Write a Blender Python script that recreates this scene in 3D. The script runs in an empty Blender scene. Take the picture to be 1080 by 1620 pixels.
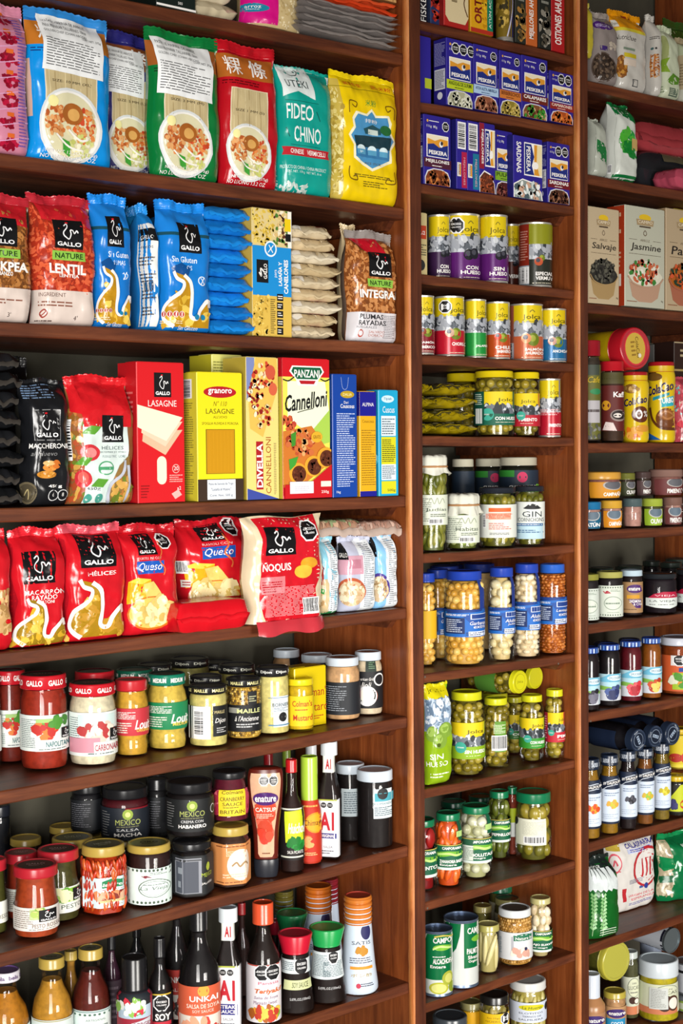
import bpy, math, random
from mathutils import Vector
from mathutils.geometry import tessellate_polygon
S = bpy.context.scene
COL = S.collection
PI = math.pi

# ------------------------------------------------------------------ camera
F = 2450.93                                    # focal length in pixels of the 1080x1620 frame
YAW, PITCH, ROLL = math.radians(41.938), math.radians(2.4776), math.radians(-0.47916)
CAM = Vector((-1.9797, -1.9, 1.45))
FW = Vector((math.sin(YAW)*math.cos(PITCH), math.cos(YAW)*math.cos(PITCH), -math.sin(PITCH)))
_r = Vector((math.cos(YAW), -math.sin(YAW), 0)); _u = _r.cross(FW)
RT = _r*math.cos(ROLL) + _u*math.sin(ROLL)
UP = -_r*math.sin(ROLL) + _u*math.cos(ROLL)
cd = bpy.data.cameras.new('camera'); cam = bpy.data.objects.new('camera', cd); COL.objects.link(cam)
from mathutils import Matrix
M = Matrix((RT, UP, -FW)).transposed().to_4x4(); M.translation = CAM
cam.matrix_world = M
cd.sensor_fit = 'VERTICAL'; cd.sensor_height = 36.0; cd.lens = F/1620*36.0
cd.clip_start = 0.05
S.camera = cam

# ------------------------------------------------------------------ light
S.view_settings.view_transform = 'Standard'
S.view_settings.look = 'None'
S.view_settings.exposure = 0.0
S.view_settings.gamma = 1.0
S.view_settings.use_curve_mapping = False
w = bpy.data.worlds.new('shop_air'); S.world = w; w.use_nodes = True
w.node_tree.nodes['Background'].inputs[0].default_value = (1.0, 0.93, 0.86, 1)
w.node_tree.nodes['Background'].inputs[1].default_value = 0.15

def area(name, loc, to, sx, sy, power, col=(1, 1, 1), spread=180):
    l = bpy.data.lights.new(name, 'AREA'); l.shape = 'RECTANGLE'; l.size = sx; l.size_y = sy
    l.energy = power; l.color = col; l.spread = math.radians(spread)
    o = bpy.data.objects.new(name, l); COL.objects.link(o); o.location = loc
    o.rotation_euler = (Vector(to)-Vector(loc)).to_track_quat('-Z', 'Y').to_euler()
    return o
area('shop_doorway_light', (-2.75, -2.35, 1.1), (-0.55, 0.0, 1.25), 1.1, 1.6, 22, (1.0, 0.97, 0.93), 70)
area('added_fill_light', (-0.6, -4.2, 0.8), (0.35, 0.0, 0.6), 1.5, 1.0, 20, (1.0, 0.96, 0.90), 55)  # unseen fill lamp, added to brighten the lower right shelves

# ------------------------------------------------------------------ helpers
def lin(h):
    h = h.lstrip('#')
    if len(h) == 3: h = ''.join(c*2 for c in h)
    out = []
    for i in (0, 2, 4):
        c = int(h[i:i+2], 16)/255
        out.append(c/12.92 if c <= .04045 else ((c+.055)/1.055)**2.4)
    return (out[0], out[1], out[2], 1.0)
_lc = {}
def L(c):
    if c not in _lc: _lc[c] = lin(c)
    return _lc[c]

def mat(name, rough=.5, coat=0, metal=0, bump=0, bscale=40, spec=.5, trans=False, mixc=0.0):
    m = bpy.data.materials.new(name); m.use_nodes = True; nt = m.node_tree; N = nt.nodes; b = N['Principled BSDF']
    at = N.new('ShaderNodeAttribute'); at.attribute_name = 'Col'
    ns = N.new('ShaderNodeTexNoise'); ns.inputs['Scale'].default_value = bscale; ns.inputs['Detail'].default_value = 3
    tc = N.new('ShaderNodeTexCoord'); nt.links.new(tc.outputs['Object'], ns.inputs['Vector'])
    if mixc:
        mx = N.new('ShaderNodeMix'); mx.data_type = 'RGBA'; mx.blend_type = 'MULTIPLY'; mx.inputs[0].default_value = mixc
        rp = N.new('ShaderNodeValToRGB'); rp.color_ramp.elements[0].position = .35; rp.color_ramp.elements[1].position = .6
        nt.links.new(ns.outputs['Fac'], rp.inputs[0])
        nt.links.new(at.outputs['Color'], mx.inputs[6]); nt.links.new(rp.outputs[0], mx.inputs[7])
        nt.links.new(mx.outputs[2], b.inputs['Base Color'])
    else:
        nt.links.new(at.outputs['Color'], b.inputs['Base Color'])
    b.inputs['Roughness'].default_value = rough
    b.inputs['Metallic'].default_value = metal
    b.inputs['Coat Weight'].default_value = coat; b.inputs['Coat Roughness'].default_value = .06
    b.inputs['Specular IOR Level'].default_value = spec
    if bump:
        bp = N.new('ShaderNodeBump'); bp.inputs['Strength'].default_value = bump; bp.inputs['Distance'].default_value = .004
        nt.links.new(ns.outputs['Fac'], bp.inputs['Height']); nt.links.new(bp.outputs[0], b.inputs['Normal'])
    return m
PAPER = mat('printed_paper', .55, spec=.3)
CARD = mat('printed_carton', .38, spec=.4, bump=.03, bscale=15)
FILM = mat('printed_film', .2, bump=.4, bscale=24)
PLASTIC = mat('moulded_plastic', .3)
ENAMEL = mat('enamelled_lid', .25)
METAL = mat('tinplate', .32, metal=.65)
SAUCE = mat('sauce', .6, mixc=.25, bscale=130, spec=.2)
FOODM = mat('preserved_food', .35, coat=.15)
CANP = mat('printed_tinplate', .24, metal=.15)
CLOTH = mat('cover_paper', .8, bump=.3, bscale=60)

def glass_mat(name, tint, rough=.03, base=.022):
    m = bpy.data.materials.new(name); m.use_nodes = True; nt = m.node_tree; N = nt.nodes
    for n in list(N):
        if n.type == 'BSDF_PRINCIPLED': N.remove(n)
    out = [n for n in N if n.type == 'OUTPUT_MATERIAL'][0]
    tr = N.new('ShaderNodeBsdfTransparent'); tr.inputs[0].default_value = (*tint, 1)
    gl = N.new('ShaderNodeBsdfGlossy'); gl.inputs['Roughness'].default_value = rough
    lw = N.new('ShaderNodeLayerWeight'); lw.inputs[0].default_value = .28
    ma = N.new('ShaderNodeMath'); ma.operation = 'MULTIPLY_ADD'; ma.inputs[1].default_value = .42; ma.inputs[2].default_value = base
    mx = N.new('ShaderNodeMixShader')
    nt.links.new(lw.outputs['Fresnel'], ma.inputs[0]); nt.links.new(ma.outputs[0], mx.inputs[0])
    nt.links.new(tr.outputs[0], mx.inputs[1]); nt.links.new(gl.outputs[0], mx.inputs[2]); nt.links.new(mx.outputs[0], out.inputs[0])
    return m
GLASS = glass_mat('clear_glass', (.985, .99, .985))
CLEARFILM = mat('clear_film', .2, bump=.25, bscale=30)
_n = CLEARFILM.node_tree; _b = _n.nodes['Principled BSDF']; _b.inputs['Alpha'].default_value = .62

def wood(name, c0, c1, c2, rough=.42, sc=(3, 40, 40)):
    m = bpy.data.materials.new(name); m.use_nodes = True; nt = m.node_tree; N = nt.nodes; b = N['Principled BSDF']
    tc = N.new('ShaderNodeTexCoord'); mp = N.new('ShaderNodeMapping'); mp.inputs['Scale'].default_value = sc
    n1 = N.new('ShaderNodeTexNoise'); n1.inputs['Scale'].default_value = 1.6; n1.inputs['Detail'].default_value = 8; n1.inputs['Roughness'].default_value = .65
    n1.inputs['Distortion'].default_value = .6
    rp = N.new('ShaderNodeValToRGB'); e = rp.color_ramp.elements
    e[0].position = .28; e[0].color = L(c0); e[1].position = .72; e[1].color = L(c2)
    x = rp.color_ramp.elements.new(.5); x.color = L(c1)
    n2 = N.new('ShaderNodeTexNoise'); n2.inputs['Scale'].default_value = 9; n2.inputs['Detail'].default_value = 5
    r2 = N.new('ShaderNodeValToRGB'); r2.color_ramp.elements[0].position = .3; r2.color_ramp.elements[0].color = (.62, .6, .6, 1); r2.color_ramp.elements[1].position = .62
    mx = N.new('ShaderNodeMix'); mx.data_type = 'RGBA'; mx.blend_type = 'MULTIPLY'; mx.inputs[0].default_value = .8
    nt.links.new(tc.outputs['Object'], mp.inputs[0]); nt.links.new(mp.outputs[0], n1.inputs[0]); nt.links.new(n1.outputs[0], rp.inputs[0])
    nt.links.new(tc.outputs['Object'], n2.inputs[0]); nt.links.new(n2.outputs[0], r2.inputs[0])
    nt.links.new(rp.outputs[0], mx.inputs[6]); nt.links.new(r2.outputs[0], mx.inputs[7]); nt.links.new(mx.outputs[2], b.inputs['Base Color'])
    b.inputs['Roughness'].default_value = rough
    bp = N.new('ShaderNodeBump'); bp.inputs['Strength'].default_value = .12; bp.inputs['Distance'].default_value = .003
    nt.links.new(n1.outputs[0], bp.inputs['Height']); nt.links.new(bp.outputs[0], b.inputs['Normal'])
    return m
WOODB = wood('stained_shelf_wood', '#3e1b10', '#613019', '#7f4526')
WOODP = wood('stained_post_wood', '#3a1a0f', '#562a17', '#6e3a20', .42, (40, 40, 3))
WOODV = wood('varnished_panel_wood', '#612b10', '#84421c', '#9e562a', .4, (40, 40, 3))
WOODE = wood('worn_post_edge', '#9a4f22', '#c27438', '#d99a5c', .5, (90, 90, 5))

class MB:
    def __init__(s): s.v = []; s.f = []; s.c = []
    def add(s, vs, fs, col):
        b = len(s.v); s.v.extend(vs); s.f.extend([tuple(i+b for i in f) for f in fs])
        c = L(col) if isinstance(col, str) else col
        if isinstance(c, list): s.c.extend(c)
        else: s.c.extend([c]*len(vs))
    def box(s, x0, y0, z0, x1, y1, z1, col, only=None):
        V = [(x0,y0,z0),(x1,y0,z0),(x1,y1,z0),(x0,y1,z0),(x0,y0,z1),(x1,y0,z1),(x1,y1,z1),(x0,y1,z1)]
        for q in ((0,3,2,1),(4,5,6,7),(0,1,5,4),(1,2,6,5),(2,3,7,6),(3,0,4,7)):
            s.add([V[i] for i in q], [(0,1,2,3)], col)
    def build(s, name, m, parent=None):
        me = bpy.data.meshes.new(name)
        me.from_pydata(s.v, [], s.f)
        at = me.color_attributes.new('Col', 'FLOAT_COLOR', 'POINT')
        flat = [x for c in s.c for x in c]; at.data.foreach_set('color', flat)
        me.polygons.foreach_set('use_smooth', [True]*len(me.polygons))
        me.materials.append(m)
        o = bpy.data.objects.new(name, me); COL.objects.link(o)
        if parent: o.parent = parent
        return o

def sect(k, rnd=.12):
    """Cross-section multiplier of a k-sided jar with softened corners, face towards -Y."""
    if not k: return lambda t: 1.0
    h = PI/k
    def fn(t):
        a = (t + h) % (2*h) - h
        return min(1.0, math.cos(h)/math.cos(a) * (1.0 + 0.0)) if abs(a) < h*(1-rnd) else min(1.0, math.cos(h)/math.cos(h*(1-rnd)))
    return fn

def lathe(mb, prof, col, n=28, sec=None, sy=1.0):
    sec = sec or (lambda t: 1.0)
    rings = []
    P = prof; m = len(P)
    for i, (r, z) in enumerate(P):
        rings.append((r, z, i > 0))
        if 0 < i < m-1:
            a = Vector((P[i][0]-P[i-1][0], P[i][1]-P[i-1][1])); b = Vector((P[i+1][0]-P[i][0], P[i+1][1]-P[i][1]))
            if a.length > 1e-7 and b.length > 1e-7 and a.angle(b) > .75: rings.append((r, z, False))
    V = []; Fs = []
    for k, (r, z, join) in enumerate(rings):
        for j in range(n):
            t = 2*PI*j/n; q = r*sec(t)
            V.append((q*math.sin(t), -q*math.cos(t)*sy, z))
        if k and join:
            for j in range(n):
                j2 = (j+1) % n; a = (k-1)*n
                Fs.append((a+j, a+j2, k*n+j2, k*n+j))
    mb.add(V, Fs, col)

# ------------------------------------------------------------------ flat artwork that is laid onto a surface
_tx = {}
def text_mesh(s, bold=0, shear=0):
    k = (s, bold, shear)
    if k in _tx: return _tx[k]
    cu = bpy.data.curves.new('lettering', 'FONT'); cu.body = s; cu.size = 1; cu.resolution_u = 2; cu.offset = bold; cu.shear = shear
    cu.fill_mode = 'FRONT'
    ob = bpy.data.objects.new('lettering', cu)
    me = bpy.data.meshes.new_from_object(ob)
    me.calc_loop_triangles()
    vs = [(v.co.x, v.co.y) for v in me.vertices]; ts = [tuple(t.vertices) for t in me.loop_triangles]
    bpy.data.objects.remove(ob); bpy.data.meshes.remove(me); bpy.data.curves.remove(cu)
    if not vs: vs = [(0, 0), (1, 0), (0, 1)]; ts = []
    xs = [v[0] for v in vs]; ys = [v[1] for v in vs]
    x0, x1, y0, y1 = min(xs), max(xs), min(ys), max(ys)
    vs = [((x-x0)/max(1e-6, y1-y0), (y-y0)/max(1e-6, y1-y0)) for x, y in vs]
    _tx[k] = (vs, ts, (x1-x0)/max(1e-6, y1-y0))
    return _tx[k]

class Art:
    """x runs 0..1 left to right, y runs 0..1 top to bottom of a surface W x H metres."""
    def __init__(s, W, H, step=.006, seed=1):
        s.W, s.H, s.step, s.ops, s.rn = W, H, step, [], random.Random(seed); s.round = False; s.flat = False
    def _op(s, V, T, c):
        if s.round:                                        # x read as seen on a cylinder -> arc length round it
            g = lambda a: .5+math.asin(min(1, max(-1, 2*a-1)))/PI+min(0, a)*.7+max(0, a-1)*.7
            lo, hi = min(v[0] for v in V), max(v[0] for v in V)
            if hi-lo < .5: m = g((lo+hi)/2)-(lo+hi)/2; V = [(x+m, y) for x, y in V]
            else: V = [(g(x), y) for x, y in V]
        xs = [v[0] for v in V]; ys = [v[1] for v in V]
        bb = (min(xs), min(ys), max(xs), max(ys)); ly = 0
        for l, b, *_ in s.ops:
            if l >= ly and b[0] < bb[2] and b[2] > bb[0] and b[1] < bb[3] and b[3] > bb[1]: ly = l+1
        s.ops.append((ly, bb, V, T, c)); return s
    def _sub(s, V, T):
        V = list(V); out = []; st = list(T); lim = s.step*1.8
        if lim > .5: return V, T
        while st:
            t = st.pop(); best = 0; bi = 0
            for i in range(3):
                a, b = V[t[i]], V[t[(i+1) % 3]]
                d = math.hypot((a[0]-b[0])*s.W, (a[1]-b[1])*s.H)
                if d > best: best, bi = d, i
            if best <= lim: out.append(t); continue
            a, b, c = t[bi], t[(bi+1) % 3], t[(bi+2) % 3]
            V.append(((V[a][0]+V[b][0])/2, (V[a][1]+V[b][1])/2)); m = len(V)-1
            st.append((a, m, c)); st.append((m, b, c))
        return V, out
    def r(s, x0, y0, x1, y1, c):
        nx = max(1, min(60, int(abs(x1-x0)*s.W/s.step))); ny = max(1, min(60, int(abs(y1-y0)*s.H/s.step)))
        V = [(x0+(x1-x0)*i/nx, y0+(y1-y0)*j/ny) for j in range(ny+1) for i in range(nx+1)]
        T = []
        for j in range(ny):
            for i in range(nx):
                a = j*(nx+1)+i; T += [(a, a+1, a+nx+2), (a, a+nx+2, a+nx+1)]
        return s._op(V, T, c)
    def e(s, cx, cy, rx, ry, c, n=22):
        if ry is None: ry = rx*s.W/s.H
        k = max(1, min(6, int(max(rx*s.W, ry*s.H)/s.step))); V = [(cx, cy)]; T = []
        for q in range(1, k+1):
            for j in range(n):
                a = 2*PI*j/n; V.append((cx+rx*q/k*math.cos(a), cy+ry*q/k*math.sin(a)))
        for j in range(n): T.append((0, 1+j, 1+(j+1) % n))
        for q in range(1, k):
            a, b = 1+(q-1)*n, 1+q*n
            for j in range(n):
                j2 = (j+1) % n; T += [(a+j, b+j, b+j2), (a+j, b+j2, a+j2)]
        return s._op(V, T, c)
    def p(s, pts, c):
        T = tessellate_polygon([[Vector((x*s.W, y*s.H, 0)) for x, y in pts]])
        V, T = s._sub(pts, [tuple(t) for t in T]); return s._op(V, T, c)
    def stroke(s, pts, wd, c, n=5, closed=False):
        P = [Vector((x*s.W, y*s.H)) for x, y in pts]; Q = []
        m = len(P)
        for i in range(m if closed else m-1):
            p0, p1, p2, p3 = (P[(i-1) % m], P[i], P[(i+1) % m], P[(i+2) % m]) if closed else (P[max(0, i-1)], P[i], P[i+1], P[min(m-1, i+2)])
            for k in range(n):
                t = k/n
                Q.append(.5*((2*p1)+(p2-p0)*t+(2*p0-5*p1+4*p2-p3)*t*t+(3*p1-p0-3*p2+p3)*t**3))
        if closed: Q.append(Q[0])
        else: Q.append(P[-1])
        V = []; T = []; w2 = wd*s.W/2; N = len(Q)
        for i, q in enumerate(Q):
            d = Q[min(N-1, i+1)]-Q[max(0, i-1)]
            nn = Vector((-d.y, d.x)).normalized() if d.length > 1e-9 else Vector((0, 1))
            for g in (-1, 1): V.append(((q.x+g*nn.x*w2)/s.W, (q.y+g*nn.y*w2)/s.H))
            if i: a = 2*i; T += [(a-2, a-1, a+1), (a-2, a+1, a)]
        return s._op(V, T, c)
    def t(s, x, y, h, txt, c, w=None, b=0.0, sh=0.0, rot=0, tilt=0.0):
        """Lettering centred on x, y; h its height in H, w its width in W; rot 90 reads upwards."""
        vs, ts, asp = text_mesh(txt, b, sh)
        hm = h*s.H if not rot else h*s.W
        wm = hm*asp if w is None else (w*s.W if not rot else w*s.H)
        V = []
        ct, st_ = math.cos(tilt), math.sin(tilt)
        for vx, vy in vs:
            px, py = (vx/max(asp, 1e-6)-.5)*wm, (vy-.5)*hm
            px, py = px*ct-py*st_, px*st_+py*ct
            if rot == 90: px, py = -py, px
            elif rot == -90: px, py = py, -px
            V.append((x+px/s.W, y-py/s.H))
        V, T = s._sub(V, ts); return s._op(V, T, c)
    def ln(s, x0, y0, x1, y1, n, c, hf=.45):
        """n lines of print too small to read."""
        V = []; T = []; dy = (y1-y0)/n
        for i in range(n):
            y = y0+dy*(i+.25); x = x0; end = x1-(x1-x0)*s.rn.choice((0, 0, .1, .3))
            while x < end:
                l = min((x1-x0)*s.rn.uniform(.08, .22), end-x); a = len(V)
                V += [(x, y), (x+l, y), (x+l, y+dy*hf), (x, y+dy*hf)]; T += [(a, a+1, a+2), (a, a+2, a+3)]
                x += l+(x1-x0)*.025
        V, T = s._sub(V, T); return s._op(V, T, c)
    def bar(s, x0, y0, x1, y1, vert=True):
        s.r(x0, y0, x1, y1, '#f2f2f2'); V = []; T = []; x = .06
        while x < .93:
            l = s.rn.choice((.015, .03, .05)); a = len(V)
            A = [(x, .06), (x+l, .06), (x+l, .86), (x, .86)]
            if not vert: A = [(q, p) for p, q in A]
            V += [(x0+(x1-x0)*p, y0+(y1-y0)*q) for p, q in A]; T += [(a, a+1, a+2), (a, a+2, a+3)]; x += l+s.rn.choice((.02, .035))
        V, T = s._sub(V, T); return s._op(V, T, '#1c1c20')
    def blobs(s, cx, cy, rx, ry, cols, n, sz, el=1.6):
        """A scatter of food pieces inside an ellipse."""
        for c in cols:
            V = []; T = []
            for _ in range(max(1, n//len(cols))):
                a, q = s.rn.uniform(0, 2*PI), math.sqrt(s.rn.random()); x, y = cx+rx*q*math.cos(a)*.93, cy+ry*q*math.sin(a)*.93
                s._piece(V, T, x, y, sz, el)
            s._op(V, T, c)
        return s
    def _piece(s, V, T, x, y, sz, el):
        an = s.rn.uniform(0, PI); l = sz*s.rn.uniform(.7, 1.3); ws = l/s.rn.uniform(1, el); b = len(V); V.append((x, y)); m = 7
        for j in range(m):
            t = 2*PI*j/m; k = s.rn.uniform(.8, 1.15); px, py = l*math.cos(t)*k, ws*math.sin(t)*k
            V.append((x+(px*math.cos(an)-py*math.sin(an)), y+(px*math.sin(an)+py*math.cos(an))*s.W/s.H))
        for j in range(m): T.append((b, b+1+j, b+1+(j+1) % m))
    def fill(s, x0, y0, x1, y1, cols, n, sz, el=2.2, inside=None):
        for c in cols:
            V = []; T = []
            for _ in range(max(1, n//len(cols))):
                x, y = s.rn.uniform(x0, x1), s.rn.uniform(y0, y1)
                if inside and not inside(x, y): continue
                s._piece(V, T, x, y, sz, el)
            if V: s._op(V, T, c)
        return s
    def octs(s, cx, cy, r, k=1):
        """Black octagonal warning seals on a white plate."""
        ry = r*s.W/s.H
        def o(x, q): return [(x+r*q*math.cos(PI/8+PI/4*i), cy+ry*q*math.sin(PI/8+PI/4*i)) for i in range(8)]
        for i in range(k):
            x = cx+(i-(k-1)/2)*r*2.05
            s.p(o(x, 1.12), '#eeeeee'); s.p(o(x, .95), '#111114')
            s.t(x, cy-ry*.18, ry*.26, 'EXCESO', '#f4f4f4', w=r*1.25, b=.02); s.t(x, cy+ry*.2, ry*.22, 'CALORÍAS', '#f4f4f4', w=r*1.2, b=.02)
        return s
    def gallo(s, x0, y0, x1, y1, frame=False):
        w, h = x1-x0, y1-y0
        X = lambda a: x0+w*a
        Y = lambda a: y0+h*a
        if frame: s.r(x0-w*.03, y0-h*.03, x1+w*.03, y1+h*.03, '#8a8a8a')
        s.r(x0, y0, x1, y1, '#121214')
        s.stroke([(X(.33), Y(.22)), (X(.44), Y(.14)), (X(.46), Y(.25)), (X(.33), Y(.42)), (X(.36), Y(.56)), (X(.52), Y(.66)), (X(.58), Y(.5)), (X(.56), Y(.36)), (X(.64), Y(.36)), (X(.7), Y(.46)), (X(.78), Y(.36)), (X(.82), Y(.44))], w*.036, '#f6f6f6')
        s.e(X(.45), Y(.1), w*.06, h*.03, '#d01a22', 10)
        return s.t(X(.5), Y(.84), h*.15, 'GALLO', '#fafafa', w=w*.84, b=.03)
    def swan(s, x, y, w, h, fillc, bg=None):
        """The white outline of a rooster's back that frames the pasta window."""
        P = [(x+w*a, y+h*b) for a, b in ((.3, .0), (.36, .12), (.5, .2), (.44, .36), (.2, .52), (.08, .68), (.1, .86), (.32, 1.0))]
        Q = [(x+w*a, y+h*b) for a, b in ((.5, .06), (.64, .2), (.66, .5), (.62, .78), (.74, .84), (.82, .68), (.98, .5), (1.0, .62))]
        s.p(P+[(x+w*1.0, y+h*1.0)]+Q[::-1], fillc[0])
        def ins(a, b):
            u, v = (a-x)/w, (b-y)/h
            return v > .95-.9*u if u < .34 else (.3 < v < .93 if u < .6 else v > .85-.5*(u-.6) and v < .97)
        s.fill(x, y, x+w, y+h, fillc[1:], 60, w*.1, 3, ins)
        s.stroke(P, w*.065, '#f0ece8'); return s.stroke(Q, w*.065, '#f0ece8')
    def bowl(s, cx, cy, r):
        s.e(cx, cy, r, None, '#d8dcdc', 30); s.e(cx, cy, r*.93, None, '#f2f0ea', 30); s.e(cx, cy-r*.02, r*.84, None, '#dcd6b0', 30)
        q = s.W/s.H
        s.blobs(cx-r*.42, cy-r*q*.1, r*.4, r*q*.45, ['#c9743a', '#d98a4e', '#b45a2a', '#e0a468'], 64, r*.075)
        s.blobs(cx+r*.46, cy, r*.38, r*q*.5, ['#d9682e', '#e08848', '#c8492a', '#d8a060'], 64, r*.075)
        s.blobs(cx+r*.3, cy+r*q*.5, r*.4, r*q*.3, ['#e4dca4', '#d3d88a', '#f0ecd0', '#c8cc70'], 44, r*.065)
        s.e(cx+r*.05, cy-r*q*.32, r*.32, r*q*.28, '#a55f26'); s.e(cx+r*.08, cy-r*q*.3, r*.18, r*q*.16, '#d7a35a')
        s.e(cx-r*.55, cy-r*q*.6, r*.16, r*q*.15, '#eee6a0')
        s.p([(cx-r*.3, cy+r*q*.35), (cx-r*.08, cy+r*q*.42), (cx-.02*r, cy+r*q*.8), (cx-r*.26, cy+r*q*.68)], '#3f9a35')
        s.stroke([(cx-r*.1, cy+r*q*.1), (cx+r*.25, cy+r*q*.35), (cx+r*.5, cy+r*q*.3)], r*.06, '#f4f0e4')
        return s.stroke([(cx-r*.5, cy+r*q*.25), (cx-r*.1, cy+r*q*.55), (cx+r*.35, cy+r*q*.62)], r*.05, '#f4f0e4')
    def emit(s, mb, surf, off=.0002, dl=.0002):
        cl = lambda a: min(1.0, max(0.0, a))
        for ly, bb, V, T, c in s.ops:
            V = [(x if s.round or s.flat else cl(x), cl(y)) for x, y in V]
            vs = [surf(x, y, off+dl*ly) for x, y in V]
            fs = []
            for a, b, d in T:
                ax, ay = V[b][0]-V[a][0], V[b][1]-V[a][1]; bx, by = V[d][0]-V[a][0], V[d][1]-V[a][1]
                fs.append((a, b, d) if ax*by-ay*bx < 0 else (a, d, b))
            mb.add(vs, fs, c)

# ------------------------------------------------------------------ where things stand
def ray(x, y): return (FW + RT*((x-540)/F) - UP*((y-810)/F))
def onY(x, y, Y):
    d = ray(x, y); return CAM + d*((Y-CAM.y)/d.y)
def onZ(x, y, Z):
    d = ray(x, y); return CAM + d*((Z-CAM.z)/d.z)
# front top edge of every shelf: pixel height at two columns
SH = {}
def shelf(k, xa, ya, xb, yb):
    a, b = onY(xa, ya, 0), onY(xb, yb, 0); SH[k] = (a.x, a.z, (b.z-a.z)/(b.x-a.x))
for k, v in dict(T=(320,22,632,83), A=(0,241,632,327), B=(0,508,637,543), C=(0,803,641,784), D=(0,1031.5,641,961.6), E=(0,1250.5,647,1133), F=(0,1508,644,1338), G=(520,1595,647,1554),
    a=(661,30,893,85), b=(661,160,908,199), c=(661,289,901,325), d=(663.6,432.5,898,457.5), e=(665,560,908,574), f=(666,689,908,692), g=(668,876,908,861), h=(669,1066,908,1034), i=(672,1248.5,909,1202), j=(673,1427,904,1363), k=(677.5,1587,907,1508), l=(680,1735,907,1640),
    n=(931,127,1080,160), o=(931,275,1080,302), p=(929,479,1080,493), q=(928,700,1080,700), r=(928,840,1080,832), s=(928,987.5,1080,970), t=(932,1127.5,1080,1103), u=(932,1333,1080,1293), v=(934,1494,1080,1445), w=(934,1668,1080,1612)).items(): shelf(k, *v)
def sz(k, X):
    if not isinstance(k, str): return k
    x, z, s = SH[k]; return z + s*(X-x)
X1, X2 = -0.1243, 0.3247          # left faces of the two partitions
DEP = 0.30                        # shelf depth

def root(name, label, cat, loc, rz=0, group=None):
    o = bpy.data.objects.new(name, None); COL.objects.link(o); o.empty_display_size = .03
    o.location = loc; o.rotation_euler = (0, 0, rz)
    o['label'] = label; o['category'] = cat
    if group: o['group'] = group
    return o
XL, XR = -1.12, 0.98
PW = .0285                                                 # width of a post
# ------------------------------------------------------------------ builders of goods
PROF = {   # body outline (radius, height) as fractions, lid (radius, from, to)
 'std':   ([(0,0),(.84,0),(.95,.015),(1,.06),(1,.74),(.97,.79),(.88,.84),(.83,.87),(.83,.96)], (.9,.87,1)),
 'gallo': ([(0,0),(.84,0),(.95,.02),(1,.08),(1,.70),(.97,.76),(.9,.82),(.88,.86),(.88,.95)], (.97,.855,1)),
 'wide':  ([(0,0),(.9,0),(.98,.015),(1,.05),(1,.80),(.96,.845),(.92,.87),(.92,.96)], (.97,.875,1)),
 'tall':  ([(0,0),(.86,0),(.97,.015),(1,.05),(1,.76),(.97,.82),(.86,.875),(.8,.9),(.8,.97)], (.86,.905,1)),
 'waist': ([(0,0),(.78,0),(.9,.02),(.94,.1),(.92,.17),(.86,.22),(.96,.29),(1,.36),(1,.66),(.93,.76),(.85,.82),(.83,.86),(.83,.96)], (.9,.86,1)),
 'belly': ([(0,0),(.8,0),(.93,.03),(1,.12),(.99,.5),(.93,.72),(.86,.80),(.82,.86),(.82,.96)], (.92,.86,1)),
 'pesto': ([(0,0),(.82,0),(.96,.03),(1,.10),(1,.42),(.94,.55),(.88,.68),(.86,.80),(.86,.95)], (.97,.855,1)),
 'pate':  ([(0,0),(.84,0),(.93,.06),(1,.35),(1,.62),(.96,.72),(.96,.95)], (1.0,.73,1)),
 'hexj':  ([(0,0),(.95,0),(1,.03),(1,.72),(.93,.79),(.8,.84),(.8,.96)], (.86,.86,1)),
 'squat': ([(0,0),(.9,0),(.98,.03),(1,.1),(1,.70),(.93,.78),(.86,.80),(.86,.95)], (.93,.81,1)),
 'can':   ([(0,0),(1.0,0),(1.0,.015),(.975,.03),(.975,.97),(1,.985),(1,1.0),(.94,1.0),(.94,.975),(0,.972)], None),
 'sauce': ([(0,0),(.92,0),(1,.025),(1,.46),(.93,.56),(.62,.66),(.42,.74),(.36,.8),(.36,.97)], (.42,.86,1)),
 'jugs':  ([(0,0),(.92,0),(1,.025),(1,.46),(.9,.58),(.62,.70),(.50,.78),(.48,.86),(.52,.88),(.52,.96)], (.62,.895,1)),
 'hot':   ([(0,0),(.93,0),(1,.02),(1,.50),(.9,.58),(.5,.68),(.42,.76),(.40,.97)], (.46,.80,1)),
 'a1':    ([(0,0),(.93,0),(1,.02),(1,.52),(.95,.57),(.66,.67),(.52,.73),(.49,.80),(.49,.97)], (.54,.885,1)),
 'flask': ([(0,0),(.94,0),(1,.03),(.98,.10),(.80,.42),(.73,.60),(.72,.74),(.66,.76),(.66,.9)], (.90,.755,1)),
 'satis': ([(0,0),(.92,0),(1,.025),(.99,.08),(.86,.28),(.76,.5),(.70,.68),(.68,.705),(.66,.9)], (.70,.71,1)),
 'sleeve':([(0,0),(.93,0),(1,.02),(1,.25),(.92,.5),(.80,.68),(.72,.72),(.72,.9)], (.74,.73,1)),
 'spice': ([(0,0),(.93,0),(1,.02),(1,.78),(.96,.8),(.92,.82),(.92,.95)], (.98,.82,1)),
 'cocoa': ([(0,0),(.88,0),(.97,.02),(1,.07),(.93,.35),(.93,.55),(1,.74),(.99,.82),(.93,.87),(.93,.95)], (.92,.87,1)),
 'conic': ([(0,0),(.93,0),(1,.02),(1,.60),(.93,.68),(.70,.80),(.66,.84),(.66,.95)], (.72,.86,1)),
 'facet': ([(0,0),(.9,0),(1,.03),(1,.60),(.9,.68),(.84,.8),(.78,.84),(.78,.96)], (.9,.86,1)),
 'spray': ([(0,0),(.95,0),(1,.02),(1,.5),(.98,.58),(.9,.6),(.7,.66),(.6,.68)], (.62,.68,1)),
}
TAKEN = []                                                 # footprints already occupied: (z0, z1, kind, data)
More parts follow.
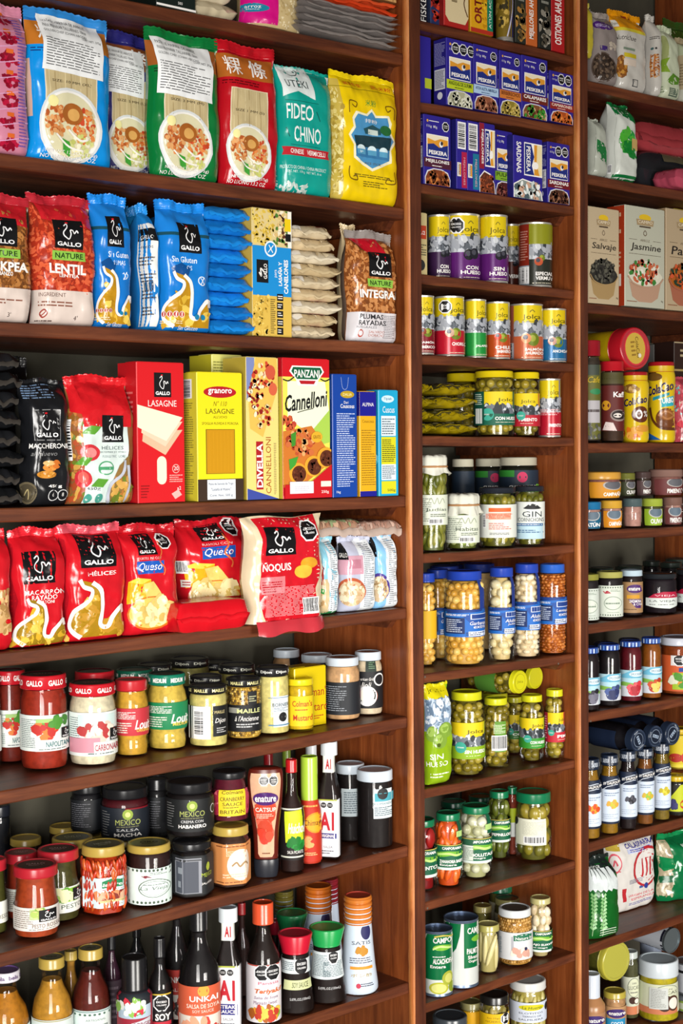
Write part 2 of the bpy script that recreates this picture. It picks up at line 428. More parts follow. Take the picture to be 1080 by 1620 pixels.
def clear_r(c, z0, z1):
    """Room left round a point before the next thing stands in the way."""
    m = 9.0
    for a, b, kd, q in TAKEN:
        if a < z1-.001 and b > z0+.001:
            if kd == 'c': m = min(m, math.hypot(c.x-q[0], c.y-q[1])-q[2])
            else:
                dx = max(q[0]-c.x, 0, c.x-q[2]); dy = max(q[1]-c.y, 0, c.y-q[3]); m = min(m, math.hypot(dx, dy))
    return m-.0006
ROWS = ('TABCDEFG', 'abcdefghijkl', 'nopqrstuvw')
def bay(k):
    return next(((XL, X1), (X1+PW, X2), (X2+PW*.9, XR))[i] for i in range(3) if k in ROWS[i])
def ceil(k, x, r=0.0, y=0.0):
    for row, th in zip(ROWS, (.0195, .0165, .019)):
        if k in row:
            i = row.index(k)
            if i == 0: return 2.6
            z = min(sz(row[i-1], x-r), sz(row[i-1], x+r))-th-.004
            a, b = bay(k)
            if (x+r > b-.013 or x-r < a+.013) and y > .0: z -= .0165
            return z
def horizon(xc):
    a, b = ray(xc, 600).z, ray(xc, 800).z
    return 600+200*a/(a-b)
def solve_round(k, x0, x1, yt, yb, d, zb, rl, tries=45):
    xc = (x0+x1)/2; r = .03; c = onY(xc, yt+80, .1)
    for _ in range(8):
        zbase = zb if zb is not None else sz(k, c.x)
        if yb is not None:
            q = onZ(xc, yb, zbase); dr = Vector((q.x-CAM.x, q.y-CAM.y, 0)).normalized(); c = q+dr*r
        else: c = onY(xc, (yt+(yt+1.3*(x1-x0)))/2, d+r)
        c.y = min(max(c.y, r+.001), .298-r)
        if yb is not None: c.x = onY(xc, yb-.5*(x1-x0), c.y).x
        r = (x1-x0)/2*(c-CAM).dot(FW)/F
    if zb is None: zbase += abs(SH[k][2])*r+.0004
    a, b = bay(k); c.x = min(max(c.x, a+r+.004), b-r-.004)
    if zb is None: zbase = sz(k, c.x)+abs(SH[k][2])*r+.0004
    c.z = zbase
    if zb is None or d is not None:
        gap = clear_r(c, zbase, zbase+.03)
        if gap < r:
            if d is not None and tries and c.y+r < .285: return solve_round(k, x0, x1, yt, yb, c.y-r+.005, zb, rl, tries-1)
            r = max(gap, r*.8)
    rr = ray(xc, yt); Dh = math.hypot(c.x-CAM.x, c.y-CAM.y); Dt = Dh+(r*rl if yt > horizon(xc) else -r*rl)
    top = CAM.z+rr.z*Dt/math.hypot(rr.x, rr.y)
    top = min(top, ceil(k, c.x, r, c.y+r))
    TAKEN.append((zbase, top, 'c', (c.x, c.y, r)))
    return c, r, top-zbase

def interp(prof, z):
    for (r0, z0), (r1, z1) in zip(prof, prof[1:]):
        if z0 <= z <= z1 and z1 > z0: return r0+(r1-r0)*(z-z0)/(z1-z0)
    return prof[-1][0]

def pieces_mesh(mb, R, z0, z1, size, cols, shape, rn, half=115, sy=1.0):
    """Preserved food packed against the inside of the glass."""
    a, b, c = shape                                        # across, deep, high as multiples of size
    rz = c*size*.86; n_h = max(1, int((z1-z0)/(2*rz)+.5))
    for h in range(n_h):
        z = z0+(z1-z0)*(h+.5)/n_h
        cr = R-b*size*.75
        m = max(3, int(2*math.radians(half)*cr/(2*a*size*.88)))
        for j in range(m):
            t = math.radians(-half)+2*math.radians(half)*(j+(.5 if h % 2 else 0)+rn.uniform(-.2, .2))/m
            q = cr-rn.uniform(0, .35)*size; k = rn.uniform(.85, 1.1); tl = rn.uniform(-.35, .35); zz = z+rn.uniform(-.25, .25)*rz
            V = []; Fs = []; nu, nv = 8, 5
            for v in range(nv+1):
                ph = PI*v/nv
                for u in range(nu):
                    th = 2*PI*u/nu
                    X, Y, Z = a*size*k*math.sin(ph)*math.cos(th), b*size*k*math.sin(ph)*math.sin(th), c*size*k*math.cos(ph)
                    X, Z = X*math.cos(tl)-Z*math.sin(tl), X*math.sin(tl)+Z*math.cos(tl)
                    px, py = X, -q+Y
                    V.append((px*math.cos(t)-py*math.sin(t), (px*math.sin(t)+py*math.cos(t))*sy, zz+Z))
            for v in range(nv):
                for u in range(nu):
                    u2 = (u+1) % nu; Fs.append((v*nu+u, (v+1)*nu+u, (v+1)*nu+u2, v*nu+u2))
            mb.add(V, Fs, rn.choice(cols))

def make_vessel(o, r, H, prof, lid=None, body='#884422', bmat=None, glass=True, fill=.985, pieces=None, labs=(), sec=None, sy=1.0, lidtxt=None, lidart=None, knurl=0, n=28, seed=1, inner=None, lidmat=None, names=None, lidh=None, cap_r=None, flare=0, ridges=0, tin=False):
    P, LD = PROF[prof]; sf = sect(sec) if sec else (lambda t: 1.0)
    if lidh and LD:                                        # lid of a given height in metres
        LD = (LD[0], 1-lidh/H, 1)
        P = [q for q in P if q[1] < LD[1]-.01]+[(P[-1][0], LD[1]+.02)]
    pr = [(a*r, b*H) for a, b in P]
    nm = dict(body='glass' if glass else 'body', fill='contents', lid='lid', label='label'); nm.update(names or {})
    if tin:
        mb = MB(); lathe(mb, pr, '#c9c6be' if tin is True else tin, n); mb.build('tin', METAL, o)
    elif glass:
        mb = MB(); lathe(mb, pr, '#ffffff', n, sf, sy); mb.build(nm['body'], GLASS, o)
        top = fill*(LD[1] if LD else 1)*H; ip = [(max(0, a-.0016), max(b, .003)) for a, b in pr if b < top]
        ip = ip+[(max(0, interp(pr, top)-.0016), top), (0, top)]
        if pieces:
            size, cols, shape = pieces; rn = random.Random(seed)
            core = MB(); lathe(core, [(max(0, a-.9*shape[1]*size) if a > 0 else 0, b) for a, b in ip], inner or body, n, sf, sy)
            zs = .004
            pieces_mesh(core, r*.97-.001, zs+shape[2]*size*.5, top-shape[2]*size*.4, size, [L(c) for c in cols], shape, rn, sy=sy)
            c = core.build(nm['fill'], FOODM, o); c['kind'] = 'stuff'
        else:
            mb = MB(); lathe(mb, ip, body, n, sf, sy); mb.build(nm['fill'], bmat or SAUCE, o)
    else:
        mb = MB(); lathe(mb, pr, body, n, sf, sy); mb.build(nm['body'], bmat or PLASTIC, o)
    top = H
    if LD and lid:
        lr, l0, l1 = LD[0]*r, LD[1]*H, LD[2]*H
        if cap_r: lr = cap_r*r
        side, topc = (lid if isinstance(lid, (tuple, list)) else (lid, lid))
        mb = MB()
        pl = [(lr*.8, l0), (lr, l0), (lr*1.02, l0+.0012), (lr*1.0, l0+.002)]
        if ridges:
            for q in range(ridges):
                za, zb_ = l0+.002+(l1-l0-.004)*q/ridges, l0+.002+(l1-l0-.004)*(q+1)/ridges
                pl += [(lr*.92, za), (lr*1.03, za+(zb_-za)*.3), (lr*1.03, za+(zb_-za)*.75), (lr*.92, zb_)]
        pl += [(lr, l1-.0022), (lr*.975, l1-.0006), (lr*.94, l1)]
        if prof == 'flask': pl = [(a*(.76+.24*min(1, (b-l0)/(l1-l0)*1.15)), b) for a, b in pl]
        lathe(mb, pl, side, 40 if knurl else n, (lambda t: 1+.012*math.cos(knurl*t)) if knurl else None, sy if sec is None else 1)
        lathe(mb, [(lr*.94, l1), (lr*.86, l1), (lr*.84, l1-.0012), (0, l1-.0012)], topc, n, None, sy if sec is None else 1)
        if lidtxt:
            A = Art(PI*lr, l1-l0, .004); tx, tc = lidtxt
            for i in range(-1, 4): A.t(.05+i*.32, .52, .42, tx, tc, w=.24, b=.03)
            A.emit(mb, lambda x, y, f: ((lr+f)*math.sin((x-.5)*PI), -(lr+f)*math.cos((x-.5)*PI), l1-(l1-l0)*y), .0006, .0002)
        if lidart:
            A = Art(2*lr, 2*lr, .02); lidart(A)
            A.emit(mb, lambda x, y, f: ((x-.5)*2*lr, (.5-y)*2*lr, l1-.0012+f), .0003, .0002)
        mb.build(nm['lid'], lidmat or ENAMEL, o)
    for spec in labs:
        v0, v1, lw, bg, fn = spec[:5]; mt = spec[5] if len(spec) > 5 else PAPER
        lname = spec[6] if len(spec) > 6 else nm['label']
        zt, zb = H*(1-v0), H*(1-v1); A = Art(PI*r, zt-zb, .006, seed)
        ctr = spec[7] if len(spec) > 7 else 0.0                # label centre in degrees
        a = .5-lw/180+ctr/180; b = .5+lw/180+ctr/180
        if bg: A.r(a, 0, b, 1, bg)
        if sec == 4:                                       # art laid on the flat front face, x 0..1 from edge to edge
            A.W = 2*r*math.sin(PI/4); A.ops = []; A.r(.5-lw/90, 0, .5+lw/90, 1, bg)
        else: A.round = True
        A.flat = sec == 4
        if fn: fn(A)
        def surf(x, y, f):
            t = (x-.5)*PI; z = zt-(zt-zb)*y
            if sec == 4:
                h = PI/4; t = math.atan((x-.5)*2) if 0 <= x <= 1 else (math.copysign(h, x-.5)+(x-.5-math.copysign(.5, x-.5))*2*h)
            q = (interp(pr, z))*sf(t)+f
            return (q*math.sin(t), -q*math.cos(t)*sy, z)
        mb = MB(); A.emit(mb, surf, .0004, .00022); mb.build(lname, mt, o)

def face_cam(c): return math.atan2(-(CAM.x-c.x), (CAM.y-c.y))+PI if False else math.atan2(c.x-CAM.x, -(c.x*0+CAM.y-c.y))*-1

def jar(k, x0, x1, yt, yb, name, label, cat, prof='std', d=None, zb=None, turn=0, group=None, tk=None, **kw):
    LD = PROF[prof][1]
    c, r, H = solve_round(k, x0, x1, yt, yb, d, zb, LD[0] if LD else 1)
    rz = -math.atan2(c.x-CAM.x, c.y-CAM.y)+math.radians(turn)
    o = root(name, label, cat, c, rz, group)
    make_vessel(o, r, H, prof, **kw)
    o['_'] = 0; del o['_']
    return dict(o=o, c=c, r=r, H=H, top=c.z+H)
def can(*a, **kw):
    kw.setdefault('prof', 'can'); kw.setdefault('tin', True)
    return jar(*a, **kw)

def solve_face(k, x0, x1, yt, d, zb, yaw=0.0):
    yy = yt+60
    for _ in range(2):
        a = onY(x0, yy, d)
        if yaw:                                             # turned: right edge lies on the ray through x1
            dr = ray(x1, yy); t_ = Vector((math.cos(yaw), math.sin(yaw))); q = Vector((a.x-CAM.x, a.y-CAM.y))
            den = t_.x*dr.y-t_.y*dr.x
            wv = (-(q.x*dr.y-q.y*dr.x))/den
            b = a+Vector((t_.x, t_.y, 0))*wv
        else: b = onY(x1, yy, d); wv = b.x-a.x
        m = (a+b)/2; z0 = zb if zb is not None else sz(k, m.x)+abs(SH[k][2]*wv/2)+.0004
        dd = m-CAM; pb = 810-F*((Vector((m.x, m.y, z0))-CAM).dot(UP))/dd.dot(FW)
        yy = (yt+pb)/2
    xm = 540+F*((m-CAM).dot(RT))/((m-CAM).dot(FW))
    rr = ray(xm, yt); t = ((m.x-CAM.x)*rr.x+(m.y-CAM.y)*rr.y)/(rr.x**2+rr.y**2)
    zt = CAM.z+rr.z*t
    lo, hi = bay(k)
    if m.x+wv/2 > hi-.001: m = m-Vector((m.x+wv/2-hi+.001, 0, 0))
    if m.x-wv/2 < lo+.001: m = m+Vector((lo+.001-m.x+wv/2, 0, 0))
    if zb is None: z0 = sz(k, m.x)+abs(SH[k][2]*wv/2)+.0004
    return a, b, m, wv, z0, min(zt, ceil(k, m.x, wv/2, d+.03))-z0

def carton(k, x0, x1, yt, name, label, cat, dp=.045, d=.008, zb=None, yaw=0, group=None, front=('#c00', None), side=('#a00', None), top=None, back=None, tilt=0, mt=None, lean=0, seed=1, flap=True):
    a, b, m, W, z0, H = solve_face(k, x0, x1, yt, d, zb, yaw)
    TAKEN.append((z0, z0+H, 'b', (m.x-W/2, d, m.x+W/2, d+dp)))
    o = root(name, label, cat, (m.x, m.y, z0), yaw, group)
    mb = MB(); g = .0012
    prof = [(-W/2+g, 0), (W/2-g, 0), (W/2, g), (W/2, dp-g), (W/2-g, dp), (-W/2+g, dp), (-W/2, dp-g), (-W/2, g)]
    V = [(x, y, z) for z in (0, H) for x, y in prof]
    tc = top or front[0]
    for i in range(8):
        j = (i+1) % 8; q = [V[i], V[j], V[8+j], V[8+i]]
        mb.add(q, [(0, 1, 2, 3)], front[0] if i in (0, 1, 7) else side[0])
    mb.add(V[8:], [tuple(range(8))], tc); mb.add(V[:8], [tuple(range(7, -1, -1))], tc)
    A = Art(W, H, 9, seed)
    if front[1]: front[1](A)
    A.emit(mb, lambda x, y, f: ((x-.5)*W, -f, H*(1-y)), .0003, .00025)
    B = Art(dp, H, 9, seed)
    if side[1]: side[1](B)
    B.emit(mb, lambda x, y, f: (-W/2-f, dp*(1-x), H*(1-y)), .0003, .00025)
    mb.build('carton', mt or CARD, o)
    if flap:
        fb = MB(); fb.box(-W/2+.002, .0015, H, W/2-.002, dp*.62, H+.0011, tc); fb.box(-W/2+.004, dp*.2, H+.0011, -W/2+.03, dp*.55, H+.0016, tc); fb.build('top_flap', mt or CARD, o)
    if lean: o.rotation_euler = (0, lean, yaw)
    return dict(o=o, c=m, W=W, H=H, top=z0+H)

def bag_surf(W, H, T, seed, boxy, wr, seal, lean, taper=.0, skew=0.0, base=.5, topn=0.0):
    rn = random.Random(seed); ph = [rn.uniform(0, 6.28) for _ in range(8)]
    p, q = (2.6, .62) if not boxy else (7.0, .75)
    def fn(x, y, f, back=False):
        s, t = x, 1-y
        lat = max(0.0, 1-abs(2*s-1)**p)**q
        s1 = min(1, max(0, (1-seal-t)/.24)); up = math.sin(s1*PI/2)**.8
        b1 = min(1, max(0, t)/.13); low = base+(1-base)*math.sqrt(max(0.0, b1*(2-b1)))
        g = T/2*lat*up*low
        e = .35+.65*(1-up)+.35*abs(2*s-1)**2
        wv = wr*e*(math.sin(13*s+7*t+ph[0])*math.sin(5*s-16*t+ph[1])+.6*math.sin(23*s+11*t+ph[2])*math.sin(31*t-9*s+ph[3])+.45*math.sin(41*s-19*t+ph[6])*math.sin(17*s+37*t+ph[7]))
        wv *= (.25+.75*lat) if True else 1
        X = (s-.5)*W*(1-.045*up-taper*t-topn*max(0, t-.8)/.2)+wr*.9*(abs(2*s-1)**3)*math.sin(10*t+ph[4]+(3 if s > .5 else 0))+skew*t*W
        Z = H*t+wr*.7*math.sin(8*s+ph[5])*t**6*(1)
        Y = -(g+f)+wv if not back else g+wv*.6
        return (X, Y+lean*t*H, max(Z, 0.0005))
    return fn
def pouch(k, x0, x1, yt, name, label, cat, T=.05, d=.006, zb=None, yaw=0, group=None, bg='#c00', art=None, seal=.07, sealc=None, boxy=False, wr=.0022, lean=.0, seed=1, mt=None, sticker=None, backc=None, taper=0.0, skew=0.0, gus=None, base=.5, part='pouch', extra=None, topn=0.0):
    dm = d+T/2
    a, b, m, W, z0, H = solve_face(k, x0, x1, yt, dm, zb, yaw)
    for _ in range(3):
        fn = bag_surf(W, H, T, seed, boxy, wr*.3, seal, lean, taper, skew, base, topn)
        px = []
        for i in range(61):
            p_ = fn(i/60, .55, 0); X, Y = p_[0]*math.cos(yaw)-p_[1]*math.sin(yaw)+m.x, p_[0]*math.sin(yaw)+p_[1]*math.cos(yaw)+m.y
            v = Vector((X, Y, z0+p_[2]))-CAM; px.append(540+F*v.dot(RT)/v.dot(FW))
        lo, hi = min(px), max(px); ppm = (hi-lo)/W
        W *= (x1-x0)/(hi-lo); m = m+Vector((math.cos(yaw), math.sin(yaw), 0))*(((x0+x1)-(lo+hi))/2/ppm)
    cum = []; q_ = -1e9
    for v in px: q_ = max(q_, v); cum.append((q_-lo)/(hi-lo))
    def warp(x):
        """Fraction of the width as seen on the standing bag -> fraction of the film."""
        if x <= cum[0]: return max(0.0, x)
        for i in range(60):
            if cum[i] <= x <= cum[i+1] and cum[i+1] > cum[i]: return (i+(x-cum[i])/(cum[i+1]-cum[i]))/60
        return min(1.0, max(0.0, x))
    m.x = min(m.x, bay(k)[1]-W/2-.002)
    TAKEN.append((z0, z0+H, 'b', (m.x-W/2, d, m.x+W/2, d+T)))
    H -= .003
    o = root(name, label, cat, (m.x, m.y, z0), yaw, group)
    fn = bag_surf(W, H, T, seed, boxy, wr, seal, lean, taper, skew, base, topn)
    mt = mt or FILM
    mb = MB(); A = Art(W, H, .0048, seed); A.r(0, seal, 1, 1, bg)
    if art: art(A)
    A.emit(mb, lambda x, y, f: fn(warp(x), y, f), 0.0, .0003)
    n = 18; V = []; Fs = []
    for j in range(n+1):
        for i in range(n+1): V.append(fn(i/n, seal+(1-seal)*j/n, 0, True))
    for j in range(n):
        for i in range(n): q = j*(n+1)+i; Fs.append((q, q+n+1, q+n+2, q+1))
    mb.add(V, Fs, backc or bg)
    # bottom
    V = []; Fs = []
    for i in range(n+1): V += [fn(i/n, 1, 0), fn(i/n, 1, 0, True)]
    for i in range(n): Fs.append((2*i, 2*i+1, 2*i+3, 2*i+2))
    mb.add(V, Fs, backc or bg)
    if gus:
        V = []; Fs = []
        for j in range(n+1):
            y = seal+.12+(.86-seal)*j/n
            for i in range(4): p_ = fn(.0+.012*i, y, .0008); V.append(p_)
        mb.add(V, [(j*4+i, (j+1)*4+i, (j+1)*4+i+1, j*4+i+1) for j in range(n) for i in range(3)], gus)
    mb.build(part, mt, o)
    if seal > 0:
        sb = MB(); sc = sealc or bg; nx = 26; ny = 7; V = []; Fs = []
        for sd in (-1, 1):
            for j in range(ny+1):
                for i in range(nx+1):
                    p_ = fn(i/nx, seal*j/ny, 0); zz = .0011*(1 if j % 2 else -1)*(1 if j < ny else 0)
                    if j == ny: q_ = fn(i/nx, seal, 0)
                    cr = .0 if j in (0, ny) else zz
                    V.append((p_[0], p_[1]+cr+.0008*sd, p_[2]+(0 if j else .0015*(i % 2))))
        M_ = (nx+1)*(ny+1)
        for h in (0, M_):
            for j in range(ny):
                for i in range(nx): q = h+j*(nx+1)+i; Fs.append((q, q+nx+1, q+nx+2, q+1) if h == 0 else (q, q+1, q+nx+2, q+nx+1))
        sb.add(V, Fs, sc); sb.build('top_seal', mt, o)
    if sticker:
        u0, v0, u1, v1, bgc, sfn, tl = sticker
        B = Art((u1-u0)*W, (v1-v0)*H, .0048, seed+3); B.r(0, 0, 1, 1, bgc); sfn(B)
        st = MB(); mx, my = (u0+u1)/2, (v0+v1)/2; asp = W/H
        def ss(x, y, f):
            du, dv = (x-.5)*(u1-u0), (y-.5)*(v1-v0)
            return fn(warp(mx+du*math.cos(tl)-dv*math.sin(tl)/asp), my+du*math.sin(tl)*asp+dv*math.cos(tl), f)
        B.emit(st, ss, .0026, .00028); st.build('price_sticker' if len(sticker) > 99 else 'sticker', PAPER, o)
    if extra: extra(o, fn, W, H)
    return dict(o=o, c=m, W=W, H=H, top=z0+H)

def pillow_mesh(W, D, T, seed, wr=.002, fin=.012, p=6, q=.6, lp=14):
    """A filled packet lying flat, its end seal towards the front."""
    rn = random.Random(seed); ph = [rn.uniform(0, 6.28) for _ in range(6)]
    def fn(s, t, side):
        lat = max(0, 1-abs(2*s-1)**p)**q; lon = max(0, 1-abs(2*t-1)**lp)**.5
        w = wr*(math.sin(9*s+ph[0])*math.sin(7*t+ph[1])+.6*math.sin(19*s-11*t+ph[2])+.5*math.sin(27*s+23*t+ph[3]))
        z = T/2*lat*lon*side+w*(1-.75*lat*lon)
        z = min(T/2-.0003, max(-T/2+.0003, z))
        return ((s-.5)*W*(1-.04*lon)+.4*w, (t-.5)*D+.5*w*math.sin(5*s), z)
    return fn
def packet(name, label, cat, c, W, D, T, rz=0, group=None, bg='#1a7fd0', topart=None, bot=None, seed=1, mt=None, finc=None, wr=.002, art=None, tilt=(0, 0), endart=None, fin=.014, p=6, lp=14):
    o = root(name, label, cat, c, rz, group)
    fn = pillow_mesh(W, D, T, seed, wr, p=p, lp=lp); mb = MB(); n = 20; z = T/2
    for sd in (1, -1):
        V = []; Fs = []; C = []
        for j in range(n+1):
            for i in range(n+1):
                p_ = fn(i/n, j/n, sd); V.append((p_[0], p_[1], p_[2]+z))
        for j in range(n):
            for i in range(n): q = j*(n+1)+i; Fs.append((q, q+1, q+n+2, q+n+1) if sd > 0 else (q, q+n+1, q+n+2, q+1))
        mb.add(V, Fs, bg if sd > 0 else (bot or bg))
    if topart:
        A = Art(W, D, .006, seed); topart(A)
        A.emit(mb, lambda x, y, f: (lambda p_: (p_[0], p_[1], p_[2]+z+f))(fn(x, 1-y, 1)), .0004, .0003)
    if endart:                                              # print on the rounded front end: x across, y from top to fold
        A = Art(W, D*.25, .005, seed); endart(A)
        A.emit(mb, lambda x, y, f: (lambda p_: (p_[0], p_[1]-f, p_[2]+z+f))(fn(x, .25*(1-y), 1)), .0004, .0003)
    mb.build('pouch', mt or FILM, o)
    if fin:
        fin = min(fin, T*.5); fb = MB(); V = []; Fs = []; nx = 18
        for i in range(nx+1):
            s = .03+.94*i/nx; a = fn(s, 0, 1)
            for j in range(4): V.append((a[0]*(1-.1*j/3), a[1]-.001-fin*(.35*math.sin(j/3*1.6)), z+a[2]-fin*.9*(j/3)**1.5+.0008*((i+j) % 2)+.0009*math.sin(i*.7+seed)*j/3))
        for i in range(nx):
            for j in range(3): q = i*4+j; Fs += [(q, q+4, q+5, q+1)]
        fb.add(V, Fs, finc or bg); fb.build('end_seal', mt or FILM, o)
    if tilt != (0, 0): o.rotation_euler = (tilt[0], tilt[1], rz)
    return dict(o=o, top=c[2]+T)

# ------------------------------------------------------------------ the place
def struct(name, mb, m):
    o = mb.build(name, m); o['kind'] = 'structure'; return o
YP = -.0125                                                # front of the posts
mb = MB(); mb.box(-2.2, DEP+.006, -.02, 2.2, DEP+.09, 2.62, '#4d4a3d')
PLASTER = mat('old_plaster', .85, bump=.3, bscale=9, mixc=.35); struct('wall_back', mb, PLASTER)
mb = MB(); mb.box(-5, -5, -.06, 3, .38, -.02, '#6b5b4c'); struct('floor', mb, mat('concrete_floor', .6, mixc=.4, bscale=3))
mb = MB(); mb.box(-5, -2.4, 2.62, 3, .38, 2.7, '#8a7c68'); struct('ceiling', mb, PLASTER)
unit = root('shelving_unit', 'dark red-brown wooden shelving with three bays of crowded shelves', 'shelving', (0, 0, 0))
def plank(name, x0, x1, y0, y1, zf, th, m=WOODB):
    """Board with softened front arrises; zf gives its top at a given x."""
    g = .0018; pr = [(y0+g, 0), (y1, 0), (y1, -th), (y0+g, -th), (y0, -th+g), (y0, -g)]; mb = MB(); nx = 8
    for e in range(6):
        a, b = pr[e], pr[(e+1) % 6]; V = []; Fs = []
        for i in range(nx+1):
            x = x0+(x1-x0)*i/nx; w = .0007*math.sin(i*1.7+x0*9+zf(0)*31); z = zf(x)+w
            V += [(x, a[0], z+a[1]), (x, b[0], z+b[1])]
        Fs = [(2*i, 2*i+1, 2*i+3, 2*i+2) for i in range(nx)]; mb.add(V, Fs, '#fff')
    for x in (x0, x1): mb.add([(x, p[0], zf(x)+p[1]) for p in pr], [tuple(range(6))], '#fff')
    return mb.build(name, m, unit)
for k in SH:
    if k in 'TABCDEFG': a, b, th = XL, X1, .0195
    elif k in 'abcdefghijkl': a, b, th = X1+PW, X2, .0165
    else: a, b, th = X2+PW*.9, XR, .019
    zf = (lambda kk: (lambda x: sz(kk, x)-.0008))(k)
    plank('shelf_board', a+.0002, b-.0002, 0, DEP, zf, th)
    # support cleat along the right-hand partition, front end cut back
    z = zf(b)-th-.0003; mb = MB(); cw, ch = .0125, .016
    V = [(b-cw, .022, z), (b-.0003, .022, z), (b-.0003, DEP, z), (b-cw, DEP, z), (b-cw, .036, z-ch), (b-.0003, .036, z-ch), (b-.0003, DEP, z-ch), (b-cw, DEP, z-ch)]
    for q in ((3,2,1,0),(4,5,6,7),(0,1,5,4),(1,2,6,5),(2,3,7,6),(3,0,4,7)): mb.add([V[i] for i in q], [(0,1,2,3)], '#fff')
    mb.build('cleat', WOODB, unit)
    z = zf(a)-th-.0003; mb = MB(); mb.box(a+.0003, .03, z-ch, a+cw, DEP, z, '#fff'); mb.build('cleat', WOODB, unit)
for x, w in ((X1, PW), (X2, PW*.9), (XL-PW, PW), (XR, PW)):
    mb = MB(); mb.box(x, .0, 0, x+w, DEP, 2.6, '#fff'); mb.build('side_panel', WOODV, unit)
    mb = MB(); mb.box(x, YP, 0, x+w, -.0004, 2.6, '#fff'); mb.build('post', WOODP, unit)
    # worn bead along the post's left arris
    mb = MB(); V = []; Fs = []; rn = random.Random(4); n = 220
    for i in range(n+1):
        z = 2.6*i/n; j = rn.uniform(-.0006, .0006)
        V += [(x-.0012+j, -.0008, z), (x-.0026+j, YP*.5, z), (x-.0012+j, YP-.001, z), (x+.0012, YP-.0016, z)]
    for i in range(n):
        for q in range(3): Fs.append((4*i+q, 4*i+q+1, 4*i+q+5, 4*i+q+4))
    mb.add(V, Fs, '#fff'); mb.build('bead', WOODE, unit)
def nail(x, z, y=-.0006, nx=0):
    mb = MB(); V = [(x, y, z)]+[(x+.0022*math.cos(i), y+.0004, z+.0022*math.sin(i)) for i in (0, 1.05, 2.1, 3.14, 4.19, 5.24)]
    mb.add(V, [(0, 1+(i+1) % 6, 1+i) for i in range(6)], '#8d8378'); mb.build('nail', METAL, unit)
for (px, py) in ((672, 1071), (676, 1437), (934, 1141), (695, 884), (883, 1050)): q = onY(px, py, 0); nail(q.x, q.z)
# ================================================================== LEFT BAY
def pk(k, x0, x1, yr, T, name, label, cat, d=.012, D=.2, zb=None, dx=0, **kw):
    a, b = onY(x0, yr, d), onY(x1, yr, d); cx = (a.x+b.x)/2+dx
    lo, hi = bay(k); hw = (b.x-a.x)/2
    cx = min(cx, hi-hw-.001); z = zb if zb is not None else sz(k, cx)+abs(SH[k][2])*hw+.0006
    return packet(name, label, cat, (cx, d+D/2, z), b.x-a.x, D, T, **kw)
W_, K_ = '#f4f1ec', '#141416'
def tri(A, x, y, w, c): return A.p([(x, y), (x+w, y), (x+w/2, y+w*A.W/A.H)], c)

# ---- top shelf
carton('T', 247, 309, -70, 'food_box', 'dark box with white trim at the far left of the topmost shelf', 'box', dp=.12, d=.01, front=('#15201c', lambda A: (A.r(0, .93, 1, .97, W_), A.t(.6, .86, .05, '500', W_))), side=('#101815', None))
q = pk('T', 312, 378, 10, .026, 'rice_bag', 'lower cream rice packet lying by the pink bag on the topmost shelf', 'bag', d=.01, D=.18, bg='#cdbf9f', seed=3, fin=0)
pk('T', 306, 372, 0, .03, 'rice_bag', 'upper cream rice packet lying by the pink bag on the topmost shelf', 'bag', d=.015, D=.18, bg='#d8ccb0', seed=4, zb=q['top']+.0002, fin=0)
pouch('T', 378, 472, -70, 'rice_bag', 'magenta and cream rice bag with a teal oval on the topmost shelf', 'bag', T=.07, d=.0, bg='#cdb684', seed=5, base=.8,
      art=lambda A: (A.r(0, .1, .66, .97, '#d0117e'), A.fill(.68, .1, 1, 1, ['#e6d6ae', '#bfa670'], 120, .02), A.e(.2, .77, .3, .06, '#1c7f9a'), A.t(.22, .76, .03, 'arroz', W_, w=.3), A.t(.22, .79, .02, 'blanco', W_, w=.24)))
q = None; zz = None
for i in range(6):
    q = pk('T', 466+i*2, 633+(-3 if i % 2 else 2), 50, .009, 'wrapper_packet', 'clear flat packet, %s of six stacked under the orange packets' % ('lowest', 'second lowest', 'third lowest', 'third from the top', 'second from the top', 'topmost')[i], 'packet', d=-.012+.004*(i % 3), D=.2, zb=zz, bg='#9c9490', mt=CLEARFILM, seed=20+i, fin=.02, wr=.0015, group='clear flat packets on the topmost shelf')
    zz = q['top']+.0006
for i in range(2):
    q = pk('T', 500, 634, 30, .013, 'wafer_packet', ('lower' if not i else 'upper')+' flat orange packet lying on the clear packets, topmost shelf', 'packet', d=.0+.01*i, D=.2, zb=zz, bg=('#d8411c', '#e0532a')[i], seed=30+i, fin=.02)
    zz = q['top']+.0006
def weave(A):
    A.r(0, 0, 1, 1, '#8d6238')
    for j in range(10):
        for i in range(12):
            x, y = i/12+(.04 if j % 2 else 0), j/10
            A.r(x, y+.012, x+.075, y+.088, ('#c79a5f', '#b5854a', '#d3aa72')[(i*3+j*5) % 3])
q = carton('T', 512, 626, -60, 'woven_basket', 'woven straw box lying on the orange packets, topmost shelf', 'basket', dp=.16, d=.012, zb=zz, front=('#9a6c3e', weave), side=('#9a6c3e', weave), mt=PAPER)

